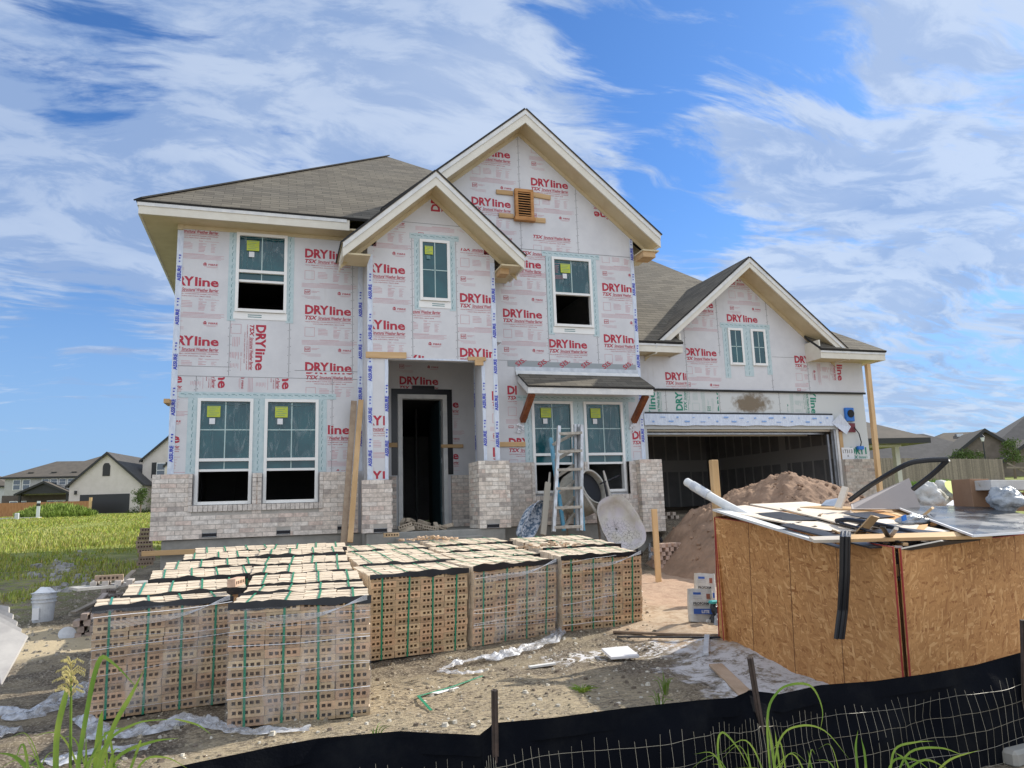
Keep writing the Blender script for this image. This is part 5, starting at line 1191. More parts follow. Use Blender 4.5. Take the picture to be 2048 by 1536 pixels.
# ---------------------------------------------------------------- sand pile
pc = Vector((8.75, 11.1))
def sand(u, v):
    x = 5.6+7.2*u; y = 7.9+5.9*v; dx = (x-pc.x)/(2.65 if x < pc.x else 3.6); dy = (y-pc.y)/(2.9 if y < pc.y else 2.6); r = sqrt(dx*dx+dy*dy)*(1+.12*noise.noise((x*.7, y*.7, 0)))
    base = ground_z(x, y, False); g = max(0, 1-r); h = 1.78*(g if g < .78 else .78+(g-.78)*.6)
    t = Vector((x, y, 0)); k = min(1, g*4); rgh = .10*noise.noise(t*1.7)+.07*noise.noise(t*4)+.045*abs(noise.noise(t*9))+.025*noise.noise(t*21)+.012*noise.noise(t*47)
    cl = max(0, noise.noise(t*6+Vector((3, 1, 0)))-.25)*.12*(1 if x > pc.x-1.2 else .2)
    return (x, y, base-.06+h+k*(rgh+cl)+.05*min(1, g*6))
M_sand = vary('damp masonry sand', (.34, .23, .16), (.23, .155, .108), 1.6, .95, .6, .02, 22, spec=.15)
m = MB().m(M_sand).grid(sand, 230, 190); o = m.build('sand_pile', origin=(pc.x, pc.y, .3), smooth=True); tag(o, 'big brown pile of masonry sand heaped before the garage opening', 'sand pile')
m = MB().m(M_sand); q = random.Random(12)
for k in range(1600):
    u, v = q.random(), q.random(); p = sand(u, v); 
    if p[2]-gh(p[0], p[1]) < .15: continue
    if p[0] < pc.x-.6 and q.random() < .7: continue
    s = q.choice((.012, .018, .025, .035)); a = Vector((q.random()-.5, q.random()-.5, q.random()-.5)).normalized(); b2 = a.cross(Vector((.3, .2, 1))).normalized(); m.obox((p[0], p[1], p[2]+s*.2), a, b2, a.cross(b2), s, s*.8, s*.6)
o = m.build('sand_clods', origin=(pc.x, pc.y, .3), bev=.008); tag(o, 'crumbly clods clinging to the crest of the sand pile', 'sand clods', kind='stuff')
# ---------------------------------------------------------------- debris bin of strand board
def _osb(m, b):
    P = OC(); sp = N('ShaderNodeSeparateXYZ'); setin(sp, 0, P); cb = N('ShaderNodeCombineXYZ'); setin(cb, 0, MA('ADD', sp.outputs[0], sp.outputs[1])); setin(cb, 1, sp.outputs[2]); Q = cb.outputs[0]
    wp = VM('ADD', Q, VM('SCALE', VM('SUBTRACT', NO(Q, 9, 3, .5, out=1), (.5, .5, .5)))); wp.node.inputs[1].links[0].from_node.inputs['Scale'].default_value = .05
    best = None
    for k, (ang, sx, sy) in enumerate(((12, 10, 46), (-70, 11, 52), (45, 10, 50), (-25, 12, 54), (85, 11, 56), (-50, 12, 66), (20, 10, 48), (65, 12, 60), (-5, 11, 56), (-35, 11, 52), (0, 13, 62), (100, 12, 56))):
        vv = N('ShaderNodeTexVoronoi'); vv.inputs['Scale'].default_value = 1; vv.voronoi_dimensions = '2D'; setin(vv, 'Vector', rot2(wp, radians(ang), sx, sy, (k*7.3, k*3.1, 0)))
        g = N('ShaderNodeSeparateColor'); setin(g, 0, vv.outputs['Color'])
        # each layer is a sparse set of strands lying over the ones before
        if best is None: best = g.outputs[1]
        else:
            mxx = N('ShaderNodeMix'); mxx.data_type = 'FLOAT'; setin(mxx, 0, MA('GREATER_THAN', g.outputs[0], .78)); setin(mxx, 2, best); setin(mxx, 3, g.outputs[1]); best = mxx.outputs[0]
    r = N('ShaderNodeValToRGB'); setin(r, 0, best); e = r.color_ramp.elements; e[0].color = (.32, .13, .04, 1); e[1].color = (.72, .42, .18, 1); e[0].position = .0
    x = e.new(.15); x.color = (.44, .21, .072, 1); x = e.new(.8); x.color = (.58, .30, .11, 1)
    c = MIX(MR(NO(Q, 1.1, 4, .6), .35, .7, 0, .4), r.outputs[0], (.42, .21, .08, 1)); c = MIX(MR(NO(wp, 30, 4, .7), .66, .72, 0, .8), c, (.14, .06, .02, 1)); setin(b, 'Base Color', c)
    bump(b, best, .35, .003)
M_osb = mat('oriented strand board', (.4, .24, .1), .75, 0, _osb, .35)
M_rededge = mat('red sealed edge', (.33, .035, .03), .7)
BL = Vector((4.27, 6.66, 1.34)); BC = Vector((4.15, 4.26, 1.14)); BR = Vector((6.20, 4.705, 1.155)); BB = Vector((6.3, 7.5, 1.38))
bin_ = thing('debris_bin', (4.15, 4.26, -.08), 'large open bin made of upright strand-board sheets filled with scrap', 'debris bin')
def panel(a, b2, h, lean, label=None):
    a, b2 = Vector(a), Vector(b2); d = (b2-a); n = Vector((d.y, -d.x, 0)).normalized(); dn = Vector((0, 0, -1))
    m = MB().m(M_osb); ba = Vector((a.x+lean[0], a.y+lean[1], a.z-h)); bb = Vector((b2.x+lean[2], b2.y+lean[3], b2.z-h)); t = n*-.011
    m.prism([a, b2, bb, ba], t); o = m.build('strand_board_panel', bin_)
    # nailing lines printed across the sheet, red edge paint
    k = MB().m(mat('panel line', (.08, .035, .02), .9))
    for f in (.25, .5, .75): p, q2 = a.lerp(b2, f), ba.lerp(bb, f); k.beam(p-t*.12, q2-t*.12, .004, .0015, n)
    k.build('panel_line', o)
    k = MB().m(M_rededge)
    for p, q2 in ((a, ba), (b2, bb)): k.beam(p-t*.3, q2-t*.3, .008, .010, n)
    k.beam(a+Vector((0, 0, .003)), b2+Vector((0, 0, .003)), .012, .005)
    k.build('red_edge', o); return o
panel(BL, BC, 1.22, (.06, .18, .06, .12)); panel(BC+Vector((.045, -.01, -.01)), BR, 1.22, (.04, .10, 0, 0)); panel(BB, BL, 1.2, (0, 0, 0, 0)); panel(BR, BB, 1.2, (0, 0, 0, 0))
m = MB().m(M_lum); P = PD(1433, 1030, 7.35); T = PD(1431, 922, 7.35); P = PD(1434, 1030, 7.72); m.box(P.x-.04, P.x+.04, P.y-.04, P.y+.02, .1, PY(1431, 920, P.y).z); m.build('corner_stake', bin_, bev=.004)
m = MB().m(M_lum); m.box(BC.x+.16, BC.x+.24, BC.y+.22, BC.y+.30, -.1, 1.0); m.build('corner_stake', bin_)
# heap surface inside
M_heap = vary('mixed dark scrap', (.05, .045, .04), (.12, .10, .085), 7, .9, .8, .05, 12)
def heap(u, v):
    u, v = .05+.9*u, .05+.9*v; p = BL.lerp(BB, u).lerp(BC.lerp(BR, u), v); k = 1-max(abs(2*u-1), abs(2*v-1))**3
    return (p.x, p.y, p.z-.30+.18*k+.06*k*noise.noise((u*6, v*6, 1)))
o = MB().m(M_heap).grid(heap, 30, 30).build('scrap_heap', origin=tuple(BC)); tag(o, 'dark tangle of mixed scrap filling the strand-board bin', 'scrap heap', kind='stuff')
def slab(name, corners, t, mt, label, cat='board', group=None, parent=None, **k):
    """board from pixel corners with depths along the view axis"""
    P = [PD(*c) for c in corners]; n = (P[1]-P[0]).cross(P[2]-P[0]).normalized()
    if n.z > 0: n = -n
    m = MB().m(mt).prism(P, n*t); 
    return solo(m, name, P[0], label, cat, group, **k)
M_cream = vary('raw gypsum board', (.62, .53, .42), (.70, .63, .53), 2.5, .75, .15, .002, 20)
M_ply = vary('plywood', (.55, .38, .2), (.44, .28, .13), 5, .7, .2, .002, 30, stretch=(.3, 1, 1))
g_ = 'scrap boards heaped on the debris bin'
slab('cream_board', [(1426, 1018, 7.5), (1490, 1010, 8.0), (1770, 1060, 6.2), (1668, 1063, 5.9)], .012, M_cream, 'wide cream board sloping across the left of the bin', group=g_)
slab('cream_board', [(1500, 1008, 8.2), (1612, 1003, 8.3), (1700, 1018, 7.4), (1560, 1020, 7.6)], .012, M_cream, 'cream board farthest back on the bin in front of the sand', group=g_)
slab('cream_board', [(1560, 1016, 7.6), (1640, 1012, 7.7), (1800, 1052, 6.2), (1720, 1056, 6.0)], .012, M_cream, 'cream board in the middle with a reddish long edge', group=g_)
slab('cream_board', [(1620, 1014, 7.7), (1720, 1018, 7.3), (1850, 1055, 6.0), (1790, 1062, 5.9)], .012, M_cream, 'cream board lying right of the reddish edge', group=g_)
slab('cream_board', [(1700, 1040, 6.4), (1760, 1034, 6.6), (1900, 1062, 5.6), (1830, 1072, 5.5)], .012, M_cream, 'narrow cream board under the black curved strips', group=g_)
slab('white_lath', [(1425, 1018, 7.45), (1445, 1016, 7.5), (1640, 1078, 5.75), (1622, 1078, 5.7)], .02, M_white, 'long pale lath overhanging the left edge of the bin', group=g_)
slab('lath', [(1618, 1073, 5.55), (1690, 1071, 5.5), (1690, 1079, 5.45), (1628, 1080, 5.5)], .025, M_cream, 'short pale board end sticking out over the left panel', group=g_)
slab('lath', [(1700, 1069, 5.45), (1960, 1062, 5.5), (1985, 1071, 5.4), (1700, 1078, 5.35)], .025, M_lumx, 'long lumber strip along the front corner of the bin', group=g_)
slab('lath', [(1600, 1014, 7.6), (1640, 1011, 7.7), (1830, 1018, 6.9), (1840, 1024, 6.8)], .03, M_lumx, 'long thin lumber strip crossing the cream boards', group=g_)
slab('lumber_piece', [(1700, 1022, 7.2), (1726, 1018, 7.3), (1860, 1060, 5.8), (1838, 1065, 5.7)], .04, M_ply, 'brown lumber lying beside the orange plywood', group=g_)
slab('plywood_piece', [(1730, 1024, 6.9), (1762, 1020, 7.0), (1852, 1052, 6.0), (1820, 1060, 5.9)], .02, mat('orange plywood', (.55, .27, .07), .6), 'orange plywood strip between the lumber pieces', group=g_)
slab('lumber_piece', [(1742, 1014, 7.3), (1790, 1012, 7.3), (1830, 1032, 6.6), (1806, 1034, 6.5)], .03, M_lumx, 'short bright lumber block behind the plastic bottle', group=g_)
slab('plywood_piece', [(1838, 1050, 5.9), (1856, 1048, 5.95), (1848, 1066, 5.6), (1828, 1066, 5.6)], .01, mat('orange plywood', (.5, .25, .1), .6), 'small orange card scrap at the front of the bin', group=g_)
slab('lumber_piece', [(1669, 1014, 7.2), (1681, 1015, 7.15), (1696, 974, 7.25), (1684, 972, 7.3)], .03, M_cream, 'pale lumber offcut sticking up out of the bin', group=g_)
slab('vent_panel', [(1642, 1010, 7.6), (1668, 1012, 7.5), (1676, 996, 7.6), (1652, 1000, 7.7)], .02, vary('grey vinyl', (.40, .45, .52), (.34, .39, .46), 20, .5), 'small grey-blue slotted panel beside the pale offcut', 'vent')
for k, (a, b2, c_, d_) in enumerate((((1440, 1026, 7.3), (1446, 1024, 7.3), (1700, 1096, 5.35), (1690, 1098, 5.33)), ((1560, 1050, 6.2), (1580, 1046, 6.3), (1780, 1092, 5.3), (1740, 1094, 5.3)), ((1800, 1096, 5.2), (1880, 1080, 5.35), (1960, 1078, 5.6), (1820, 1098, 5.25)))):
    slab('black_sheeting', [a, b2, c_, d_], .012, M_black, ('black sheeting poking out along the left panel rim', 'shredded black plastic between cream boards and left rim', 'black sheeting along the right panel rim')[k], 'sheeting')
# crumpled shredded black plastic
m = MB().m(M_black); q = random.Random(2)
for k in range(46):
    f = q.random()*.8+.1; P = BL.lerp(BC, f)+Vector((.04+q.random()*.14, 0, -.02+q.random()*.045)); a = Vector((q.uniform(-.12, .12), -1, q.uniform(-.1, .1))).normalized(); m.beam(P, P+a*q.uniform(.1, .3), q.uniform(.01, .03), .006)
for k in range(20):
    f = q.random(); P = BC.lerp(BR, f*.9+.03)+Vector((-.03, .06+q.random()*.1, q.random()*.03)); m.beam(P, P+Vector((q.uniform(.1, .4), q.uniform(.0, .12), q.uniform(-.03, .03))), q.uniform(.02, .05), .008)
o = m.build('shredded_plastic', origin=tuple(BL)); tag(o, 'shreds of black plastic packed along the rims of the bin', 'plastic shreds', kind='stuff')
m = MB().m(M_paper); 
for k in range(12):
    u, v = q.uniform(.05, .75), q.uniform(.25, .97); P = Vector(heap(u, v))+Vector((0, 0, .10)); a = Vector((q.uniform(-1, 1), q.uniform(-1, 1), q.uniform(-.2, .2))).normalized(); m.beam(P, P+a*q.uniform(.04, .16), q.uniform(.02, .07), .006)
o = m.build('paper_shreds', origin=tuple(BL)); tag(o, 'small white paper and foam shreds among the boards in the bin', 'paper shreds', kind='stuff')

q = random.Random(77)
for k, (c0, c1, c2, c3, lab) in enumerate((((1500, 1030, 7.2), (1560, 1026, 7.3), (1640, 1042, 6.7), (1570, 1044, 6.6), 'black sheet added as the shaded gap between the first two cream boards'), ((1688, 1030, 6.7), (1740, 1026, 6.8), (1790, 1036, 6.5), (1735, 1040, 6.4), 'dark sheet lying across the middle cream boards'), ((1860, 1030, 6.4), (1905, 1032, 6.4), (1930, 1048, 6.0), (1880, 1050, 5.9), 'dark plastic flap beside the glazing sheet'), ((1730, 1064, 5.7), (1800, 1058, 5.8), (1900, 1068, 5.55), (1800, 1076, 5.45), 'flat black sheet in the front corner of the bin'))):
    slab('black_sheeting', [(c[0], c[1]-3, c[2]) for c in (c0, c1, c2, c3)], .006, M_black, lab, 'sheeting')  # first sheet stands in for the dark shade between two boards
# black profile strips
def profile(name, pts, r, label, mt=None, n=8, cat='strip'):
    P = [PD(*p) for p in pts]; 
    S_ = []
    for i in range(len(P)-1):
        a, b2 = P[i], P[i+1]; a0 = P[i-1] if i else a*2-b2; b0 = P[i+2] if i+2 < len(P) else b2*2-a
        for t in range(6): t /= 6; S_.append(.5*((2*a)+(b2-a0)*t+(2*a0-5*a+4*b2-b0)*t*t+(3*a-a0-3*b2+b0)*t**3))
    S_.append(P[-1]); m = MB().m(mt or M_black); m.tube(S_, r, n); return solo(m, name, P[0], label, cat, smooth=False)
profile('black_profile', [(1700, 1000, 6.6), (1745, 968, 6.4), (1810, 930, 6.2), (1850, 921, 6.15), (1896, 919, 6.1)], .022, 'black vinyl profile arching up against the wood fence')
profile('black_profile', [(1896, 919, 6.1), (1865, 948, 6.2), (1826, 978, 6.35)], .022, 'lower leg of the black vinyl triangle above the grey board')
profile('black_profile', [(1672, 1042, 6.3), (1700, 1040, 6.2), (1760, 1050, 5.9), (1810, 1062, 5.65), (1838, 1071, 5.5)], .020, 'upper curved black strip lying over the cream boards')
profile('black_profile', [(1680, 1046, 6.2), (1740, 1062, 5.8), (1800, 1080, 5.4)], .012, 'thin black strip curving beside the upper one')
hang = thing('hanging_seal', tuple(PD(1688, 1070, 5.35)), 'black rubber seal hanging down over the left panel of the bin', 'rubber seal')
for dx, r in ((-5, .016), (3, .018), (9, .012)):
    m = MB().m(M_black); m.tube([PD(1690+dx, 1066, 5.42), PD(1689+dx, 1074, 5.32), PD(1688+dx, 1150, 5.32), PD(1684+dx, 1220, 5.33), PD(1677+dx, 1278, 5.30)], r, 8); m.build('seal_lip', hang)
slab('gypsum_triangle', [(1702, 1008, 7.0), (1818, 956, 7.1), (1842, 1018, 6.9), (1704, 1018, 6.8)], .013, vary('grey board face', (.40, .36, .33), (.36, .32, .30), 2, .8, .05, .001, 20), 'large grey angular board standing up at the middle of the bin')
def _smoke(m, b):
    b.inputs['Base Color'].default_value = (.06, .07, .075, 1); b.inputs['Alpha'].default_value = 1; b.inputs['Coat Weight'].default_value = .25; b.inputs['Coat Roughness'].default_value = .15
    setin(b, 'Base Color', MIX(MR(NO(OC(), 2.5, 6, .6), .4, .65), (.03, .035, .04, 1), (.12, .125, .125, 1))); setin(b, 'Roughness', MR(NO(OC(), 4, 5, .6), .4, .6, .22, .5)); bump(b, NO(OC(), 2, 3, .5), .15, .02)
M_smoke = mat('dusty glazing', (.07, .08, .09), .2, 0, _smoke, 1.0)
sh = slab('window_sheet', [(1780, 1010, 7.2), (1985, 1014, 6.6), (2100, 1040, 5.9), (2100, 1062, 5.3), (1946, 1072, 5.2)], .008, M_smoke, 'large dusty dark glazing sheet lying over the right of the bin', 'glazing sheet')
P = [PD(1780, 1010, 7.2), PD(1946, 1072, 5.2), PD(2100, 1062, 5.3)]; m = MB().m(M_paper); m.beam(P[0], P[1], .012, .016); m.beam(P[1], P[2], .012, .016); o = m.build('white_edge'); o.parent = sh; o.location = -Vector(sh.location)
# rubbish on the right
def sack(name, c, rx, ry, rz, mt, label, seed, cat='bag', bumpy=.45, n=44):
    c = Vector(c); m = MB().m(mt)
    def fn(u, v):
        a, b2 = 2*pi*u, pi*(v-.5); d = Vector((cos(a)*cos(b2), sin(a)*cos(b2), sin(b2))); k = 1+bumpy*(noise.noise(d*1.6+Vector((seed, 0, 0)))-.7*abs(noise.noise(d*2.4+Vector((0, seed, 0))))-.18*abs(noise.noise(d*7+Vector((seed, 0, 2))))+.25)
        return (c.x+d.x*rx*k, c.y+d.y*ry*k, c.z+d.z*rz*k)
    m.grid(fn, n, n//2+4); return solo(m, name, (c.x, c.y, c.z-rz), label, cat, smooth=True)
M_bag = vary('white woven bag', (.58, .58, .55), (.42, .42, .40), 5, .7, .8, .02, 14)
M_clear = vary('cloudy plastic bag', (.42, .45, .48), (.22, .25, .28), 7, .3, .9, .03, 14)
sack('paper_sack', PD(1856, 1000, 7.6), .18, .14, .16, M_bag, 'white sack with faint red print behind the grey board', 1)
sack('woven_bag', PD(1915, 993, 7.8), .34, .2, .17, M_bag, 'long white bag with a yellow-green patch', 2); P = PD(1910, 978, 7.55)
m = MB().m(M_lime); m.lathe([(.10, 0), (.11, .004)], P, (0, -.75, .6), 16); solo(m, 'lime_patch', P, 'yellow-green patch printed on the long white bag', 'label')
sack('black_bag', PD(1943, 1012, 7.0), .12, .1, .08, M_black, 'small shiny black bag left of the cardboard box', 3)
slab('panel_offcut', [(1892, 1010, 7.1), (1905, 1000, 7.2), (1945, 1010, 7.0), (1950, 1016, 6.9)], .01, M_paper, 'white panel offcut lying below the long white bag')
M_card = vary('cardboard', (.30, .185, .115), (.26, .155, .095), 4, .85, .1, .002, 25)
def boxpd(name, x0, x1, y0, y1, D, dep, mt, label, cat='box'):
    a, b2 = PD(x0, y1, D), PD(x1, y1, D); h = (PD(x0, y0, D)-a).length; d = (b2-a).normalized(); n = Vector((-d.y, d.x, 0)).normalized(); m = MB().m(mt); m.prism([a, b2, b2+Vector((0, 0, h)), a+Vector((0, 0, h))], n*dep); return solo(m, name, a, label, cat, bev=.004)
bx1 = boxpd('cardboard_box', 1948, 1986, 958, 1020, 6.7, .3, M_card, 'upright brown cardboard box with a faded curved mark')
m = MB().m(vary('pale tape', (.5, .42, .33), (.45, .38, .3), 5, .6)); P = [PD(x, y, 6.66) for x, y in ((1955, 964), (1960, 973), (1967, 978), (1973, 977))]; m.tube(P, .005, 4); o = m.build('curved_mark', origin=tuple(P[0])); o.parent = bx1; o.location = P[0]-Vector(bx1.location)
boxpd('cardboard_box', 2018, 2090, 985, 1022, 6.6, .3, M_card, 'brown cardboard box at the right edge under the foam tray')
boxpd('foam_tray', 1984, 2090, 960, 980, 6.5, .35, vary('white foam', (.62, .61, .59), (.5, .48, .45), 6, .8, .2, .004, 20), 'white foam tray resting on the boxes at the right edge', 'tray')
sack('clear_bag', PD(2010, 998, 6.45), .14, .12, .10, M_clear, 'clear crumpled plastic bag beneath the foam tray', 5)
sack('clear_bag', PD(1826, 1041, 6.1), .13, .07, .045, M_clear, 'crumpled clear packaging with a blue label among the boards', 7)
m = MB().m(M_blueplastic); P = PD(1808, 1036, 6.0); m.obox(P, (.8, .1, .2), (0, 1, 0), (0, 0, 1), .025, .01, .02); solo(m, 'blue_label', P, 'small blue label on the clear packaging', 'label')
profile('cardboard_tube', [(1374, 964, 7.9), (1400, 980, 7.7), (1440, 1004, 7.5), (1500, 1036, 7.2)], .045, 'fat pale cardboard tube sticking out left of the bin', M_white, 14, 'tube')
m = MB().m(M_pail); P, Q = PD(1385, 971, 7.8), PD(1418, 991, 7.6); m.tube([P, Q], .050, 14); solo(m, 'tube_sleeve', P, 'milky plastic sleeve wrapped round the cardboard tube', 'sleeve')

q = random.Random(55)
for nm, mt, cnt, lab in (('wood_scraps', M_lumx, 26, 'short sawn wood offcuts strewn over the boards in the bin'), ('board_scraps', M_cream, 22, 'broken cream board pieces strewn over the bin'), ('grey_scraps', MATS['grey board face'] if 'grey board face' in MATS else M_gyp, 16, 'grey card and board pieces strewn over the bin'), ('black_scraps', M_black, 20, 'strips of black plastic strewn over the bin')):
    m = MB().m(mt)
    for k in range(cnt):
        u, v = q.uniform(.03, .97), q.uniform(.25, .96); P = BL.lerp(BB, u).lerp(BC.lerp(BR, u), v)+Vector((0, 0, q.uniform(-.03, .055))); a = Vector((q.uniform(-1, 1), q.uniform(-1, 1), q.uniform(-.25, .25))).normalized()
        L = q.uniform(.08, .5); m.beam(P-a*L/2, P+a*L/2, q.uniform(.02, .09), q.uniform(.006, .03), (q.uniform(-.4, .4), q.uniform(-.4, .4), 1))
    tag(m.build(nm, origin=tuple(BL)), lab, 'scraps', kind='stuff')
# bags of joint compound
def cbag(cx, cy, w, h, d, ang, label, z0, full=True):
    t = thing('compound_bag', (cx, cy, z0), label, 'bag', 'boxes of joint compound beside the bin'); t.rotation_euler = (radians(-4), radians(3), radians(ang)); t['_o'] = (0, 0, 0)
    m = MB().m(M_bag); m.grid(lambda u, v: (lambda a, hh: (w/2*(abs(cos(a))**.5*(1 if cos(a) > 0 else -1))*(1+.05*sin(pi*v)+.05*v), d/2*(abs(sin(a))**.55*(1 if sin(a) > 0 else -1))*(1-.55*v*v)+.008*noise.noise((u*6, v*5, cx)), hh))(2*pi*u, h*v+.01*noise.noise((u*9, v, 0))), 32, 8)
    m.add([(-w/2, -d*.2, h*.97), (w/2, -d*.2, h*.97), (w/2, d*.2, h*.97), (-w/2, d*.2, h*.97)], [(0, 1, 2, 3)]); b_ = m.build('bag_body', t, smooth=True)
    y = -d/2-.014; q2 = MB().m(M_blackmatte)
    tr = lambda tris, mt: (q2.m(mt), [q2.add([(a, y+.04*max(0, (b3/h-.45))*.9, b3) for a, b3 in k], [tuple(range(len(k)))]) for k in tris])
    tr(fit(glyphs('PROFORM', .03), -w*.40, h*.52, w=w*.66, h=h*.085), M_blackmatte); tr(rect2(-w*.40, h*.485, w*.26, h*.495), M_blackmatte)
    tr(rect2(-w*.40, h*.24, w*.42, h*.40), mat('bag blue', (.03, .10, .38), .5)); tr(rect2(-w*.38, h*.83, -w*.05, h*.90), MATS['bag blue'])
    y -= .002; tr(fit(glyphs('LITE', .03), -w*.06, h*.275, w=w*.33, h=h*.09), M_paper); tr(rect2(w*.18, h*.70, w*.34, h*.86), mat('trowel brown', (.25, .08, .05), .6))
    for k in range(2): tr(rect2(-w*.38, h*(.70+.05*k), w*.0, h*(.715+.05*k)), mat('bag grey', (.35, .36, .38), .6))
    q2.build('bag_print', t); return t
P = PZ(1408, 1262, .05); cbag(P.x, P.y+.05, .27, .36, .16, -14, 'white joint-compound box standing upright at the left end of the bin', ground_z(P.x, P.y))
P = PZ(1418, 1232, .05); cbag(P.x+.02, P.y+.1, .25, .40, .16, -22, 'joint-compound box behind, half hidden by the bin panel', ground_z(P.x, P.y)+.03)
P = PZ(1436, 1262, .05); o = sack('rubbish_bag', (P.x+.02, P.y+.02, .17), .09, .08, .18, M_black, 'black rubbish bag squeezed between the boxes and the bin', 9)
m = MB().m(mat('teal lid', (.05, .45, .45), .4)); m.box(P.x-.1, P.x+.03, P.y-.08, P.y+.0, .36, .39); solo(m, 'teal_lid', (P.x, P.y, .36), 'small teal plastic lid on top of the black bag', 'lid', bev=.006)
sack('clear_bag', (P.x-.05, P.y-.1, .1), .06, .05, .12, M_clear, 'thin clear plastic bag hanging before the black bag', 4)
# ---------------------------------------------------------------- silt fence
FP = [(-3.2, 3.15, .50), (-1.6, 3.2, .52), (-.33, 3.37, .54), (.34, 3.58, .53), (.99, 3.50, .53), (1.69, 3.57, .49), (2.41, 3.55, .49), (2.9, 3.61, .485), (3.71, 3.67, .47), (4.56, 3.76, .49), (5.8, 3.9, .5)]
TOPPX = [(360, 1532), (560, 1490), (640, 1476), (800, 1462), (960, 1470), (985, 1446), (1100, 1436), (1250, 1416), (1400, 1400), (1470, 1395), (1497, 1380), (1560, 1388), (1640, 1370), (1750, 1362), (1850, 1348), (1950, 1330), (2048, 1303), (2140, 1285)]
def dep(px): 
    T = [(0, 2.75), (360, 2.9), (700, 3.3), (990, 3.4), (1250, 3.65), (1500, 3.85), (1640, 4.05), (1850, 4.35), (2048, 4.7), (2200, 4.95)]
    for (a, b2), (c_, d_) in zip(T, T[1:]):
        if px <= c_: return b2+(d_-b2)*(px-a)/(c_-a)
    return 4.95
TP = [PD(-200, 1660, 2.7), PD(100, 1590, 2.8)]+[PD(x, y, dep(x)) for x, y in TOPPX]
def ftop(u):
    t = u*(len(TP)-1); i = min(int(t), len(TP)-2); a, b2 = TP[i], TP[i+1]; return a.lerp(b2, t-i)
fence = thing('silt_fence', (1.5, 3.6, -.1), 'low black fabric silt fence with wire mesh on dark stakes across the foreground', 'silt fence')
def fab(u, v, off=0.0):
    p = ftop(u); h = p.z+.13; sag = .03*sin(u*47)+.035*noise.noise((u*22, v*2, 0))+.02*noise.noise((u*60, v*5, 1)); k = sin(pi*min(1, (1-v)*1.1))
    return Vector((p.x+.015*noise.noise((u*30, v*3, 5)), p.y-.05*(1-v)+sag*k-off, p.z-h*(1-v)))
M_fab = vary('black silt fabric', (.002, .003, .006), (.008, .009, .011), 3.5, .8, .5, .006, 70, spec=.08, lo=.45, hi=.75)
m = MB().m(M_fab); m.grid(lambda u, v: fab(u, v), 300, 14); m.grid(lambda u, v: fab(u, 1)+Vector((.0, -.004-.015*abs(noise.noise((u*40, 0, 3)))*v, -.09*v)), 300, 2); m.build('fence_fabric', fence, smooth=True)
m = MB().m(mat('mesh wire', (.30, .275, .21), .5, .0)); Ltot = sum((TP[i+1]-TP[i]).length for i in range(len(TP)-1)); nv = int(Ltot/.052)
for k in range(nv):
    u = k/nv; wob = .0012*sin(k*1.7); m.tube([fab(u+wob*sin(v*5+k)*1.0, v, .014) for v in (0, .2, .4, .6, .80-.03*sin(k))], .001, 3, False)
for r in range(5):
    v = .08+.165*r; m.tube([fab(i/260, v+.012*sin(i*.21+r), .014+.0) for i in range(261)], .001, 3, False)
m.build('wire_mesh', fence)
def stake(bt, tp, w=.028):
    m = MB().m(vary('dark stake', (.045, .035, .03), (.08, .055, .045), 12, .8, .3, .002, 40)); m.beam(bt, tp, w, w*.5, (0, 1, 0)); m.beam(bt, tp, w*.35, w*1.1, (0, 1, 0))
    m.build('stake', fence)
for (bx0, by0, tx0, ty0, D) in ((992, 1640, 989, 1380, 3.36), (1552, 1640, 1500, 1315, 3.80), (2052, 1500, 2045, 1240, 4.6)): stake(PD(bx0, by0, D-.0), PD(tx0, ty0, D))
# concrete block at lower right and pavement edge
P = PD(2010, 1500, 4.55); m = MB().m(M_conc); m.obox((P.x+.12, P.y, P.z-.0), (1, .12, 0), (-.12, 1, 0), (0, 0, 1), .26, .14, .05); solo(m, 'concrete_block', (P.x+.1, P.y, P.z-.05), 'flat grey concrete block at the bottom right below the silt fence', 'concrete block', bev=.02)
m = MB().m(vary('pavement concrete', (.42, .40, .36), (.34, .32, .28), 3, .9, .3, .003, 40)); m.box(-40, 60, 1.2, 3.0, -.2, -.085); m.build('pavement')['kind'] = 'structure'
m = MB().m(vary('road asphalt', (.06, .06, .06), (.05, .05, .05), 3, .9, .3, .003, 60)); m.box(-60, 80, -9, 1.0, -.3, -.2+.0); m.build('road')['kind'] = 'structure'
